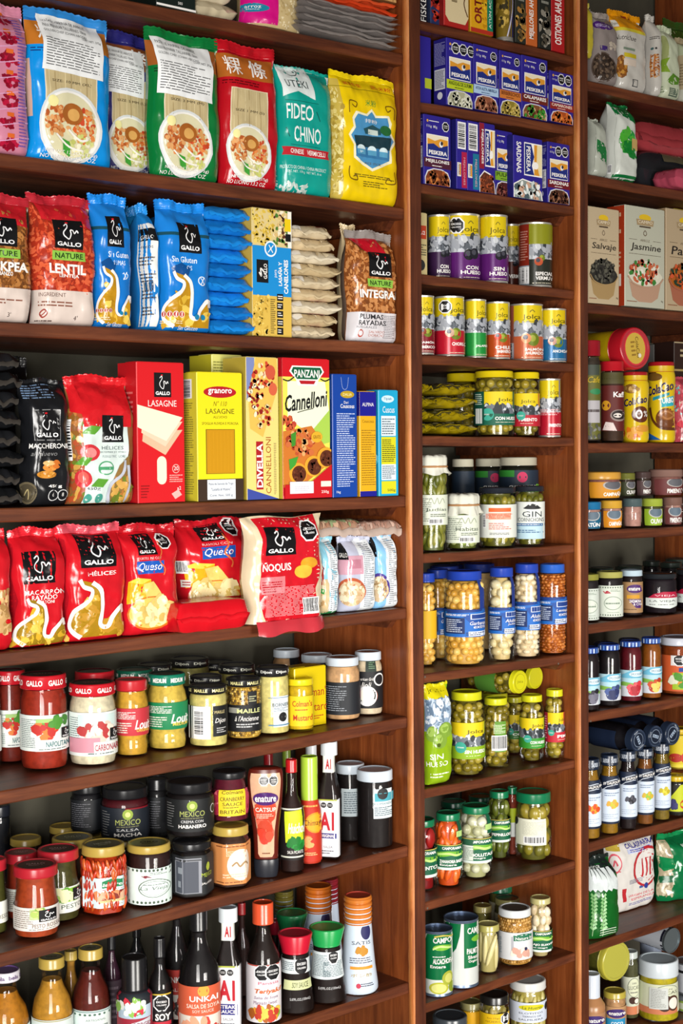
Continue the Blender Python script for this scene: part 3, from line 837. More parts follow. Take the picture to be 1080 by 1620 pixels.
# ---- shelf A: noodle packs
A_ = 'A'
def berries(A):
    for i in range(7):
        for j in range(2):
            x, y = .35+j*.42, .12+i*.135
            A.blobs(x, y, .14, .045, ['#a01030', '#b8183c', '#8a0c28'], 22, .035); A.r(x-.05, y-.062, x+.05, y-.035, '#e06a2a')
    for i in range(9): A.stroke([(0, .1+i*.1), (.5, .13+i*.1), (1, .08+i*.1)], .012, '#e2a8cf')
    A.ln(.88, .1, .98, .95, 40, '#7c5aa8')
pouch(A_, -70, 41, -25, 'snack_bag', 'lilac net-patterned bag of red berries at the far left, second shelf', 'bag', T=.07, d=.004, bg='#d3869f', art=berries, seed=41, backc='#b79bd0', boxy=True)
def noodles(c, brand, size, txt, sq=True):
    def art(A):
        A.r(0, .07, 1, .09, c[1]); A.r(0, .09, 1, .26, c[2])
        A.t(.33, .175, .13, '粿', W_, w=.3); A.t(.73, .175, .13, '條', W_, w=.3, b=.012)
        A.ln(.08, .275, .8, .31, 2, c[3])
        A.r(.24, .33, .86, .74, '#e2d6b8'); A.r(.255, .335, .845, .735, '#c2b084')
        for i in range(9): A.stroke([(.29+i*.062, .34), (.295+i*.062+.008*math.sin(i*2), .54), (.287+i*.062, .73)], .012, ('#d6c69a', '#a89468', '#cbb98c')[i % 3], n=3)
        A.t(.56, .485, .022, size, '#3a3020', w=.46)
        A.bowl(.53, .77, .38)
        A.t(.53, .945, .026, 'NET WT 13.2OZ (375g)', W_, w=.62); A.t(.5, .975, .024, 'NO LUONG 13.2 OZ', W_, w=.66)
        A.r(-.0, .35, .07, .72, c[4]) if sq else None
    return art
def stick(B):
    for i, s in enumerate(('PASTA DE HARINA DE ARROZ', 'PARA PREPARAR TALLARINES 10mm', 'GOLDEN CHEF (CHAN ABOON)')): B.t(.42, .1+i*.1, .06, s, '#2c2c2c', w=.7)
    B.t(.82, .34, .055, 'CONT.NET. 375g', '#2c2c2c', w=.3); B.ln(.06, .42, .94, .93, 11, '#3c3c3c', .32)
pouch(A_, 40, 172, 4, 'noodle_pack', 'bright blue rice noodle pack with a white sticker', 'noodles', T=.05, d=.002, bg='#0a8fe0', art=noodles(('#0a8fe0', '#2b78c0', '#c07428', '#10387a', '#d8b0a0'), 0, 'SIZE: 10 MM (XL)', 0), sealc='#2f86cf', boxy=True, seed=42, sticker=(.22, .05, .93, .43, '#eceeee', stick, .05), wr=.0025)
pouch(A_, 154, 250, 17, 'noodle_pack', 'indigo rice noodle pack between the blue and the green packs', 'noodles', T=.04, d=.056, bg='#2a2870', art=noodles(('#2a2870', '#2a2870', '#8a4e28', '#10103a', '#40408a'), 0, 'SIZE: 5 MM (L)', 0), boxy=True, seed=43, sticker=(.03, .12, .77, .44, '#eceeee', stick, .05), wr=.0025)
pouch(A_, 233, 345, 35, 'noodle_pack', 'dark green rice noodle pack with a white sticker', 'noodles', T=.05, d=.002, bg='#0c7436', art=noodles(('#0c7436', '#0c7436', '#a05a28', '#0a3a1a', '#0c7436'), 0, 'SIZE: 3 MM (M)', 0), boxy=True, seed=44, sticker=(.13, .07, .93, .46, '#eceeee', stick, .05), wr=.0025)
pouch(A_, 342, 437, 57, 'noodle_pack', 'red rice noodle pack with large white characters and no sticker', 'noodles', T=.05, d=.002, bg='#b5121f', art=noodles(('#b5121f', '#b5121f', '#b06224', '#5a0a10', '#b5121f'), 0, 'SIZE 1 MM (S)', 0), boxy=True, seed=45, wr=.0025)
def fideo(A):
    A.p([(.18, .0), (.74, .0), (.74, .26), (.46, .21), (.18, .26)], '#dfe8e6'); A.t(.46, .15, .06, 'UTEKI', '#2a3a3a', w=.38)
    A.stroke([(.38, .045), (.42, .02), (.5, .02), (.54, .045), (.5, .075), (.42, .075)], .012, '#2a3a3a', closed=True); A.e(.43, .045, .012, None, '#2a3a3a', 8); A.e(.49, .045, .012, None, '#2a3a3a', 8)
    A.r(.22, .285, .8, .289, '#0a5a54'); A.t(.47, .37, .12, 'FIDEO', '#eef4f2', w=.46, b=.01); A.t(.6, .54, .12, 'CHINO', '#eef4f2', w=.46, b=.01)
    A.stroke([(.75, .35), (.82, .42)], .015, '#11605a'); A.stroke([(.22, .5), (.3, .57)], .015, '#11605a'); A.r(.32, .625, .82, .629, '#0a5a54')
    A.p([(.16, .645), (.96, .645), (.94, .675), (.96, .71), (.16, .71), (.19, .677)], '#b8252e'); A.t(.42, .677, .036, 'CHINESE', W_, w=.22, b=.01); A.t(.74, .677, .036, 'VERMICELLI', W_, w=.3, b=.01)
    A.t(.52, .8, .026, 'PRODUCTO DE CHINA / CHINA PRODUCT', '#dff0ec', w=.8); A.t(.52, .835, .024, 'CONT. NET. 170 g · NET WT. 6 oz', '#dff0ec', w=.62)
    A.fill(0, .93, .6, 1, ['#d8e2dc', '#b8c8c0'], 40, .04, 4)
    for i in range(14): A.stroke([(0.0, .42+i*.04), (.05, .43+i*.04)], .008, '#e8f0ea', n=2)
pouch(A_, 431, 523, 107, 'vermicelli_pack', 'teal bag of vermicelli with a white flag-shaped logo', 'noodles', T=.055, d=.004, bg='#0f9a8c', art=fideo, boxy=True, seed=46, seal=.02, backc='#cfdcd6')
def ricestick(A):
    A.r(0, .07, .2, 1, '#c2a94a'); A.fill(0, .14, .19, .97, ['#d8c474', '#a88e38', '#e4d48c'], 150, .03, 5)
    A.r(.0, .125, 1, .13, '#8a7a10'); A.t(.42, .09, .035, '廣東特產', '#c02a1a', w=.28); A.t(.84, .09, .035, '銀絲米粉', '#c02a1a', w=.26)
    A.t(.62, .235, .05, '米粉', '#2a8a3a', w=.16)
    for sx, x in ((1, .3), (-1, .97)):
        A.stroke([(x, .33), (x, .24), (x+sx*.12, .24), (x+sx*.1, .28), (x+sx*.05, .26)], .014, '#7a5a10'); A.stroke([(x, .74), (x, .83), (x+sx*.12, .84), (x+sx*.1, .8), (x+sx*.05, .82)], .014, '#7a5a10')
    P = [(.63, .3), (.7, .34), (.86, .33), (.9, .38), (.89, .44), (.97, .5), (.9, .57), (.9, .66), (.8, .69), (.63, .74), (.46, .69), (.38, .66), (.38, .57), (.32, .5), (.38, .44), (.37, .38), (.42, .33), (.56, .34)]
    A.p([(.63+(x-.63)*1.12, .52+(y-.52)*1.1) for x, y in P], '#f2ecc8'); A.p(P, '#4a90c0')
    A.r(.38, .56, .9, .66, '#3a78a8'); A.p([(.36, .5), (.93, .48), (.9, .58), (.38, .58)], '#1e3a44'); A.p([(.52, .48), (.76, .47), (.78, .43), (.64, .4), (.5, .44)], '#28505a'); A.r(.56, .44, .72, .48, '#c8d8d0')
    A.e(.84, .43, .09, .04, '#2a6a3a')
    for x in (.46, .63, .8): A.e(x, .6, .065, .035, '#d8ecf0'); A.r(x-.065, .6, x+.065, .64, '#5aa0c4')
    A.t(.62, .375, .03, '排粉', W_, w=.2); A.t(.64, .705, .018, 'RICE STICK', '#5a4a10', w=.24)
    A.ln(.36, .79, .95, .82, 2, '#6a5a10'); A.ln(.5, .84, .86, .89, 3, '#6a5a10')
pouch(A_, 525, 628, 116, 'rice_stick_pack', 'yellow bag of rice sticks with a temple bridge picture', 'noodles', T=.05, d=-.004, bg='#e8c60c', art=ricestick, seed=47, seal=.04, boxy=True, wr=.003, sealc='#e8cc10')

# ---- shelf B: pasta bags
B_ = 'B'
def nature(word, sub, dark, cols, wx=.5, ing=True):
    def art(A):
        A.fill(0, .1, 1, .75, cols, 760, .042, 3.4)
        A.p([(.22, .07), (1, .07), (1, .1), (.98, .26), (.22, .2)], '#c8202a') if ing else A.p([(.2, .07), (.78, .07), (.9, .3), (.5, .22)], '#c01628')
        x = .62 if ing else .7
        A.gallo(x-.22, .2, x+.22, .42); A.r(x-.25, .44, x+.25, .51, '#8ac04a'); A.t(x, .475, .042, 'NATURE', '#26401a', w=.42, b=.02)
        A.t(x-.02, .575, .075, word, W_, w=wx, b=.035); A.t(x, .63, .032, sub, W_, w=.3, b=.02)
        A.r(.0, .74, 1, 1, '#d9c9bf')
        A.t(.34, .775, .03, 'INGREDIENT' if ing else 'PLUMAS', '#6a4a40', w=.44); A.ln(.1, .82, .9, .87, 2, '#8a5a4a'); A.stroke([(.14, .92), (.2, .89), (.26, .92), (.2, .95)], .02, '#9a4038', closed=True); A.stroke([(.16, .94), (.24, .9)], .015, '#9a4038')
        A.t(.72, .945, .035, dark, '#4a3a34'); A.ln(.08, .965, .5, .985, 1, '#5a4a44')
    return art
PCH = ['#8a5426', '#a86a32', '#7a4820', '#b97c40']; PLE = ['#b83a24', '#cc4a2c', '#a8301c', '#d8603c']
pouch(B_, -70, 46, 303, 'pasta_bag', 'brown chickpea pasta bag with a red top at the far left', 'pasta', T=.055, d=.006, bg='#6a4020', art=nature('CHICKPEA', 'GARBANZO', "3'", PCH, .75), sealc='#b02430', boxy=True, seed=51, wr=.003)
pouch(B_, 44, 148, 308, 'pasta_bag', 'clear bag of orange-red lentil pasta with a black logo', 'pasta', T=.06, d=.006, bg='#9a3020', art=nature('LENTIL', 'LENTEJA', "4'", PLE, .56), sealc='#b02430', boxy=True, seed=52, wr=.003, backc='#8a6a60')
def singl(word, px=.55):
    def art(A):
        A.r(0, .07, 1, .25, '#1c7ed4'); A.r(0, .25, 1, .275, '#1a4a5a'); A.gallo(.46, .17, .86, .4)
        A.t(px, .455, .045, 'Sin Gluten', '#e8f2fa', w=.46, b=.01); A.t(px, .515, .034, word, '#e8f2fa', w=.3)
        A.p([(.3, .52), (.5, .48), (.66, .52), (.6, .6), (.4, .6)], '#0e4a8a'); A.e(.87, .61, .075, None, '#e4eef4'); A.e(.87, .61, .06, None, '#1c7ed4'); A.stroke([(.83, .64), (.91, .58)], .015, '#e4eef4'); A.stroke([(.84, .585), (.9, .635)], .015, '#e4eef4')
        A.swan(.06, .55, .92, .42, ['#b8881a', '#dcb23a', '#c99a28', '#e6c456'])
        for i in range(4): A.e(.14+i*.11, .875, .05, None, '#e8dcd4'); A.e(.14+i*.11, .875, .04, None, '#b83028'); A.r(.13+i*.11, .86, .15+i*.11, .89, '#f0e0d8')
        A.e(.74, .89, .045, None, '#1a7ca8'); A.e(.86, .89, .045, None, '#1a7ca8')
        A.ln(.08, .92, .5, .95, 2, '#e8d8b0'); A.t(.62, .975, .03, 'Sin Gluten', '#e8f2fa', w=.36)
    return art
pouch(B_, 140, 206, 306, 'pasta_bag', 'narrow blue gluten-free penne bag just right of the lentil bag', 'pasta', T=.05, d=.01, bg='#1674c8', art=singl('PLUMAS', .72), sealc='#1c84dc', boxy=True, seed=53, wr=.003)
pouch(B_, 198, 228, 326, 'pasta_bag', 'blue bag turned edge-on showing a yellow strip of pasta', 'pasta', T=.05, d=.075, bg='#1a86c8', art=lambda A: (A.r(.1, .3, .45, .95, '#c9a62e'), A.r(.02, .2, .4, .3, '#14384a'), A.ln(.15, .32, .4, .9, 14, '#4a4420')), sealc='#2a90dc', boxy=True, seed=54, wr=.003)
def sidep(A):
    A.r(.1, .16, .95, .97, '#e2e2de'); A.r(.1, .2, .95, .3, '#14161a'); A.t(.5, .27, .03, 'GALLO', W_, w=.6); A.t(.5, .35, .02, 'FIDEOS', '#3a3a40', w=.5)
    for i in range(4): A.ln(.2, .42+i*.13, .85, .5+i*.13, 3, '#4a4a50')
    A.bar(.25, .62, .8, .7)
pouch(B_, 214, 250, 322, 'pasta_bag', 'blue pasta bag turned sideways with a white printed panel', 'pasta', T=.07, d=.012, bg='#1a7cc8', art=sidep, sealc='#2a90dc', boxy=True, seed=55, wr=.003)
pouch(B_, 245, 330, 318, 'pasta_bag', 'large blue gluten-free noodle bag facing front beside the blue stack', 'pasta', T=.055, d=.002, bg='#1478cc', art=singl('FIDEOS'), sealc='#1c84dc', boxy=True, seed=56, wr=.003)
ORD = ('lowest', 'second from the bottom', 'third from the bottom', 'fourth from the bottom', 'middle', 'fourth from the top', 'third from the top', 'second from the top', 'topmost')
z0 = onY(370, 533, .01).z; z1 = onY(370, 327, .01).z; hh = (z1-sz('B', -.42))/9
for i in range(9):
    packet('pasta_bag', 'blue packet lying end-on, %s of its stack of nine' % ORD[i], 'pasta', ((onY(326, 430, .01).x+onY(402+(6, 4, 2, 3, 0, 2, 0, 5, 9)[i], 430, .01).x)/2, .095+.004*(i % 3), sz('B', -.42)+.0012+hh*i), .088+.004*(i % 2), .17, hh*.985, group='blue packets in the stack', bg=('#1a86dc', '#1578cc', '#1c8ae0')[i % 3], seed=60+i, wr=.002, fin=.007, p=8, lp=16, rz=.03*math.sin(i*2.3))
def lasana(A):
    A.r(0, 0, 1, .29, '#d9c58a'); A.fill(.0, .0, .55, .28, ['#d8b848', '#c9a634', '#e6cc6a'], 90, .05, 3); A.fill(.55, 0, .95, .28, ['#f0e6cc', '#5a3020', '#4a7a30', '#d8b878'], 50, .05, 2)
    A.r(.9, 0, 1, .29, '#f0ece0'); A.r(.82, .06, .98, .16, '#e8c818'); A.r(.84, .18, .98, .24, K_)
    A.r(0, .29, 1, .68, '#1a8ad0'); A.r(0, .68, 1, 1, '#d8b450'); A.e(.45, .31, .16, None, '#e6eef2'); A.e(.45, .31, .125, None, '#1a8ad0'); A.stroke([(.38, .34), (.52, .28)], .02, W_); A.stroke([(.4, .28), (.5, .34)], .02, W_)
    A.r(.1, .4, .4, .58, K_); A.stroke([(.16, .5), (.22, .53), (.2, .47), (.3, .5)], .03, W_); A.t(.32, .49, .09, 'GALLO', W_, w=.12, rot=90, b=.02)
    A.t(.6, .5, .07, 'para', W_, w=.06, rot=90); A.t(.7, .5, .11, 'LASAÑA Y', W_, w=.19, rot=90, b=.03); A.t(.86, .52, .11, 'CANELONES', W_, w=.27, rot=90, b=.03)
    A.fill(.0, .68, .4, 1, ['#e8ca6a', '#c9a440'], 60, .05, 4)
    for i in range(5): A.r(.62, .66+i*.067, .78, .715+i*.067, K_); A.ln(.64, .67+i*.067, .76, .705+i*.067, 2, W_)
    A.ln(.45, .7, .58, .98, 18, '#5a4a20')
carton(B_, 399, 460, 332, 'lasagne_box', 'blue and yellow box of gluten-free sheets with upright white lettering', 'pasta', dp=.16, d=.012, front=('#d8c078', lasana), side=('#caa94a', None))
z1 = onY(500, 358, .01).z; hh = (z1-sz('B', -.3))/9
for i in range(9):
    a, b = onY(462, 450, .008), onY(530+(2, 8, 14, 16, 10, 16, 12, 6, 0)[i], 450, .008)
    def ea(A, i=i):
        A.r(.0, .1, .22, 1, '#efe8dc'); A.fill(.25, .2, .95, .9, ['#cdb68c', '#e2d2b0'], 30, .05, 4)
        if i in (0, 1, 2, 8): A.r(.45, .55, .8, .75, '#c03a2a')
        if i == 5: A.e(.15, .6, .09, None, '#cfc6b4')
    packet('pasta_bag', 'cream packet lying end-on, %s of the cream stack' % ORD[i], 'pasta', ((a.x+b.x)/2, .09+.004*(i % 2), sz('B', -.3)+.0012+hh*i), b.x-a.x, .16, hh*.985, group='cream packets in the stack', bg=('#d8c7a6', '#c9b48c', '#e0d4ba', '#d2bd96')[i % 4], seed=80+i, wr=.0022, fin=.005, p=6, lp=14, endart=ea, rz=.04*math.sin(i*1.9))
pouch(B_, 538, 567, 354, 'paper_bag', 'tan folded bag standing behind the cream stack', 'bag', T=.03, d=.05, bg='#cdb890', art=lambda A: A.ln(.3, .1, .9, .6, 9, '#a8946c'), seed=95, wr=.003, boxy=True)
def integral(A):
    nature('INTEGRAL', '', '', ['#9a5a2a', '#b4713a', '#84481f', '#c48650'], .78, False)(A)
    A.r(0, .74, 1, 1, '#d6d2d6'); A.t(.5, .78, .045, 'PLUMAS', '#2a2a2e', w=.5, b=.02); A.t(.52, .835, .045, 'RAYADAS', '#2a2a2e', w=.56, b=.02); A.t(.4, .875, .02, 'INTEGRALES', '#6a6a6e', w=.4); A.e(.3, .93, .06, None, '#b04a3a'); A.e(.3, .93, .04, None, '#d6d2d6'); A.t(.62, .915, .022, 'SALVADO', '#b06a5a', w=.3); A.t(.62, .945, .022, 'DORADO', '#b06a5a', w=.3); A.ln(.75, .76, .98, .97, 14, '#8a868a')
pouch(B_, 546, 625, 364, 'pasta_bag', 'brown wholewheat penne bag with white base, leaning by the partition', 'pasta', T=.05, d=.004, bg='#7a4420', art=integral, sealc='#8c8480', boxy=True, seed=97, wr=.003, backc='#8a7466')

# ---- shelf C: boxes
C_ = 'C'
for i in range(8):
    a, b = onY(-36, 700, .008), onY(36+(3, -2, 4, 0, 2, -3, 4, 0)[i], 700, .008); h8 = .0268
    packet('pasta_bag', 'black packet lying end-on, %s of the black stack' % ('lowest', 'second from the bottom', 'third from the bottom', 'fourth from the bottom', 'fourth from the top', 'third from the top', 'second from the top', 'topmost')[i], 'pasta', ((a.x+b.x)/2, .1, sz('C', -.9)+.0014+h8*i), b.x-a.x, .18, h8*.985, group='black packets in the stack', bg=('#17181a', '#202124')[i % 2], seed=100+i, fin=.008, finc='#3a3632', wr=.0025, p=6, lp=10)
pouch(C_, -30, 42, 562, 'pasta_bag', 'black bag with grey lettering standing behind the black stack', 'pasta', T=.04, d=.19, bg='#1a1a1d', art=lambda A: (A.t(.62, .13, .02, 'MACCHERONI', '#8a8a8a', w=.5), A.ln(.45, .16, .8, .18, 1, '#7a7a7a')), seed=110)
def macch(A):
    A.ln(.12, .04, .8, .16, 6, '#6f88a8'); A.gallo(.3, .25, .84, .48, True); A.t(.58, .53, .04, 'MACCHERONI', W_, w=.82, b=.01); A.t(.5, .59, .035, 'al Huevo', '#8a8a8a', w=.56, sh=.3)
    A.e(.62, .7, .14, .03, '#d88a3a'); A.e(.75, .675, .09, .035, '#c86e2a'); A.e(.6, .665, .12, .02, '#e2b070'); A.e(.55, .755, .2, .03, '#c8862e'); A.fill(.4, .735, .75, .77, ['#e0a850', '#a86820'], 40, .012)
    A.t(.72, .85, .03, '450g', W_, w=.28, b=.02)
    for i in range(2): A.e(.68+i*.2, .92, .11, None, '#d8d8d8'); A.e(.68+i*.2, .92, .095, None, '#1a1a1d'); A.t(.68+i*.2, .915, .03, '68'[i], W_)
    A.e(.14, .9, .22, None, '#6a604a'); A.e(.14, .9, .18, None, '#4c4536'); A.stroke([(.06, .92), (.16, .87), (.14, .95)], .02, '#b8a878')
pouch(C_, 32, 107, 597, 'pasta_bag', 'black egg pasta bag with grey-framed logo facing front', 'pasta', T=.06, d=.004, bg='#17181b', art=macch, seal=.03, boxy=True, seed=111, wr=.003)
def helices(A):
    A.fill(0, .25, .5, 1, ['#b4763a', '#8a5a24', '#6a7a2a', '#a84a28', '#c89a4a'], 150, .06, 2.5)
    A.r(.28, .38, .93, .99, '#cfdcd8'); A.p([(.0, .06), (1, .06), (.97, .4), (.3, .4), (.25, .3), (.05, .28)], '#c81a22')
    A.gallo(.55, .31, .86, .52); A.t(.7, .56, .035, 'HÉLICES', '#3a4a50', w=.32); A.t(.7, .597, .022, 'con tomate y espinaca', '#3a4a50', w=.4); A.t(.72, .63, .018, 'FUSILLI TRICOLORE', '#6a7a80', w=.34)
    A.e(.36, .6, .15, .065, '#c8323a'); A.e(.37, .6, .09, .04, '#e08a88'); A.e(.24, .8, .15, .07, '#c8323a'); A.e(.24, .79, .1, .045, '#d86058')
    for x, y in ((.4, .42), (.26, .66), (.5, .83)): A.p([(x-.14, y+.03), (x-.02, y-.03), (x+.14, y-.02), (x+.04, y+.04)], '#5a9a34')
    A.e(.6, .72, .12, .055, '#4a9a6a'); A.e(.6, .72, .1, .045, '#cfdcd8'); A.r(.49, .71, .71, .735, '#4a9a6a')
    A.p([(.8, .7), (.95, .62), (.97, 1), (.62, 1), (.64, .88)], '#8a6a3a'); A.fill(.68, .8, .95, .99, ['#b4763a', '#6a7a2a', '#c89a4a'], 50, .05)
    A.stroke([(.88, .66), (.84, .76), (.68, .84), (.62, .93), (.66, 1.0)], .04, '#b8bcc8'); A.stroke([(.92, .7), (.93, .84), (.88, .99)], .04, '#b8bcc8')
    A.t(.4, .88, .03, '450g', '#3a4a50', w=.2); A.e(.34, .955, .06, None, '#4a9a8a'); A.e(.5, .955, .06, None, '#4a9a8a')
    A.bar(.03, .34, .1, .66, False)
pouch(C_, 102, 209, 592, 'pasta_bag', 'red-topped clear bag of tricolour spirals with tomatoes on it', 'pasta', T=.06, d=.0, bg='#8a5a34', art=helices, sealc='#c81a22', boxy=True, seed=112, wr=.0035, backc='#a0886a')
def lasagne(A):
    A.gallo(.36, .07, .72, .245); A.t(.53, .29, .045, 'LASAGNE', '#f2e4e0', w=.6)
    A.p([(.1, .56), (.12, .49), (.95, .48), (.58, .66)], '#d6b494'); A.p([(.08, .5), (.1, .44), (.95, .42), (.58, .6)], '#e2c8ac'); A.p([(0, .3), (.95, .39), (.6, .56), (0, .46)], '#ece0c8')
    A.e(.5, .71, .1, None, '#ece0c8'); A.e(.5, .83, .1, None, '#ece0c8'); A.r(.4, .71, .6, .83, '#ece0c8')
    A.e(.8, .76, .08, None, '#e8a8a0'); A.e(.8, .76, .065, None, '#c8141c'); A.t(.8, .757, .03, '20', W_); A.ln(.66, .8, .94, .86, 4, '#e8a8a0'); A.p([(.7, .94), (.85, .91), (.92, .95), (.78, .98)], '#e8b0a8'); A.t(.86, .9, .025, 'x2', W_)
    A.ln(.06, .87, .24, .97, 5, '#8a1014')
carton(C_, 217, 292, 574, 'lasagne_box', 'plain red lasagne box with cream pasta sheets pictured', 'pasta', dp=.05, d=.0, front=('#cf1820', lasagne), side=('#b8161e', lambda A: A.ln(.3, .2, .8, .5, 9, '#d86a68')))
def granoro(A):
    A.e(.5, .15, .36, .045, '#b01824'); A.t(.5, .15, .048, 'granoro', W_, w=.52, b=.02); A.t(.5, .24, .04, 'N° 110', '#7a6a10', w=.3, sh=.3); A.t(.5, .3, .04, 'LASAGNE', '#5a5010', w=.62); A.t(.5, .345, .02, "ALL'UOVO", '#5a5010', w=.3); A.t(.5, .395, .02, 'SFOGLIA RUVIDA E POROSA', '#5a5010', w=.8)
    A.r(.18, .44, .82, .79, '#8a6a10'); A.r(.2, .445, .8, .785, '#c48c10'); [A.stroke([(.26+i*.08, .46), (.265+i*.08, .77)], .012, '#cc9418', n=2) for i in range(7)]
    A.r(0, .83, 1, 1, '#3a2a20'); A.r(.2, .835, .82, .99, '#dfe4ea'); A.t(.5, .87, .022, 'Pasta de Semola de Trigo', '#2a3a5a', w=.54); A.t(.5, .91, .022, '"Lasaña al Huevo"', '#2a3a5a', w=.44); A.t(.5, .96, .022, 'Cont. Net. 500 g', '#2a3a5a', w=.5)
carton(C_, 312, 384, 590, 'lasagne_box', 'bright yellow lasagne box with an amber window', 'pasta', dp=.05, d=.0, front=('#e6d81c', granoro), side=('#d4c636', lambda A: (A.bar(.2, .05, .75, .2, False), A.ln(.2, .23, .8, .95, 40, '#8a8230'))))
carton(C_, 336, 384, 562, 'pasta_box', 'pale yellow box standing behind the amber window box', 'pasta', dp=.06, d=.07, front=('#d8d678', lambda A: (A.ln(.05, .04, .6, .14, 5, '#8a8a40'), A.e(.8, .12, .08, None, '#8a8a50'), A.e(.8, .12, .06, None, '#d8d8b0'))), side=('#c2b82c', None))
def cannel(A, mode=0):
    if mode == 0:
        A.r(0, 0, 1, 1, '#e4cf7a'); A.r(0, 0, .25, .3, '#7a86b8'); A.p([(0, .92), (1, 1), (0, 1)], '#3a4a9a')
        A.p([(.3, .0), (.95, 0), (1, .2), (.5, .56), (.1, .5), (.05, .25)], '#dcb654'); A.blobs(.55, .12, .36, .1, ['#a82a1c', '#c84428', '#e8d4a8'], 40, .06); A.blobs(.3, .28, .26, .14, ['#a8241c', '#8a1c18', '#f0e2c0'], 40, .06); A.blobs(.55, .42, .3, .1, ['#b03020', '#e2c890'], 24, .05)
        A.e(.74, .1, .16, .05, '#c8543a'); A.e(.82, .22, .13, .045, '#cf6040')
        A.r(.28, .59, .5, .93, '#a81c24'); A.t(.39, .76, .19, 'DIVELLA', W_, w=.31, rot=90, b=.03); A.t(.67, .76, .16, 'CANNELLONI', '#a0501c', w=.4, rot=90); A.ln(.84, .6, .92, .97, 30, '#9a8a5a')
    else:
        A.r(0, 0, 1, .98, '#c81420'); A.p([(0, .13), (1, .13), (1, .98), (0, .9)], '#e6dc58'); A.p([(.1, .16), (.9, .16), (1, .4), (.6, .55), (.1, .42)], '#e8ecd0'); A.p([(.65, .5), (1, .36), (1, .6), (.75, .62)], '#a4c850')
        A.p([(.2, .05), (.82, .05), (.88, .09), (.76, .15), (.72, .19), (.32, .19), (.28, .15), (.14, .09)], W_); A.p([(.22, .06), (.8, .06), (.84, .09), (.73, .145), (.3, .145), (.18, .09)], '#0e5a3a'); A.p([(.34, .155), (.7, .155), (.66, .18), (.38, .18)], '#b01824'); A.t(.51, .105, .055, 'PANZANI', W_, w=.54, b=.02)
        A.stroke([(0, .15), (.12, .16), (.24, .13)], .02, K_); A.stroke([(.8, .14), (.9, .155), (1, .14)], .02, K_)
        A.t(.5, .3, .12, 'Cannelloni', K_, w=.92, sh=.35, b=.02, tilt=.12); A.stroke([(.3, .385), (.5, .365), (.64, .355)], .012, K_)
        A.blobs(.1, .46, .16, .05, ['#b8402c', '#c85a34'], 14, .06); A.p([(0, .52), (.6, .48), (.95, .66), (.95, .76), (.5, .88), (0, .92)], '#c8742c')
        A.blobs(.4, .6, .34, .1, ['#b8502c', '#a03c20', '#d8a468', '#c86a3a'], 60, .05)
        for x, y in ((.3, .82), (.62, .77), (.88, .71)): A.e(x, y, .19, .075, '#e0a030'); A.e(x+.02, y+.005, .15, .06, '#5a2a18'); A.blobs(x+.02, y+.005, .13, .05, ['#6e3a22', '#4a2012'], 20, .03)
        A.e(.7, .56, .12, .04, '#d8a82c'); A.t(.7, .56, .025, 'GRATIS', '#7a4a10', w=.16)
        A.p([(.15, .54), (.26, .52), (.24, .62), (.16, .63)], '#3f8a2c'); A.p([(.1, .72), (.3, .7), (.24, .76), (.12, .8)], '#3f9a34')
        A.p([(0, .9), (.5, .9), (1, .76), (1, 1), (0, 1)], '#c0141e'); A.p([(.1, .88), (.6, .88), (.6, .965), (.1, .965)], '#e6e4ee'); A.ln(.2, .91, .5, .95, 3, '#c8c4cc'); A.t(.85, .96, .025, '250g', W_, w=.16); A.r(.76, .88, .98, .92, '#e0e0d0')
carton(C_, 390, 440, 566, 'cannelloni_box', 'tall narrow pale yellow cannelloni box with upright maroon lettering', 'pasta', dp=.06, d=.004, front=('#e4cf7a', lambda A: cannel(A, 0)), side=('#b8a23c', None))
carton(C_, 447, 521, 568, 'cannelloni_box', 'red and yellow cannelloni box with stuffed pasta pictured', 'pasta', dp=.03, d=.0, front=('#c81420', lambda A: cannel(A, 1)), side=('#c9b93c', lambda A: (A.r(0, 0, 1, .13, '#b81420'), A.ln(.3, .3, .7, .9, 30, '#8a7a30'))))
carton(C_, 526, 565, 593, 'couscous_box', 'dark blue couscous box with a yellow oval', 'couscous', dp=.07, d=.0, front=('#12409a', lambda A: (A.stroke([(.35, .02), (.4, .1), (.5, .12), (.6, .1), (.65, .02)], .01, '#b8c8e8'), A.e(.6, .16, .28, .03, '#b89a20'), A.t(.6, .16, .022, 'DALIA', '#f0e8b0', w=.36), A.t(.55, .225, .022, 'Dari', W_, w=.18), A.t(.6, .255, .034, 'Couscous', W_, w=.56, b=.01), A.ln(.16, .31, .9, .92, 34, '#c8d4ec', .4), A.t(.22, .96, .025, '1kg', W_, w=.16))), side=('#0f3680', lambda A: A.r(.05, .04, .95, .2, '#2a5ab0')))
carton(C_, 569, 595, 620, 'couscous_box', 'narrow yellow couscous box with a deep blue top', 'couscous', dp=.06, d=.0, front=('#e0a81c', lambda A: (A.r(0, 0, 1, .23, '#1a1a8a'), A.t(.5, .12, .035, 'ALPINA', W_, w=.7), A.t(.5, .28, .03, 'Couscous', '#7a5a10', w=.7), A.ln(.1, .36, .95, .9, 24, '#7a5a18', .3), A.r(0, .95, 1, 1, '#1a1a8a'))), side=('#c8961c', lambda A: (A.r(0, 0, 1, .23, '#1a1a7a'), A.ln(.2, .3, .8, .9, 20, '#6a5010'))))
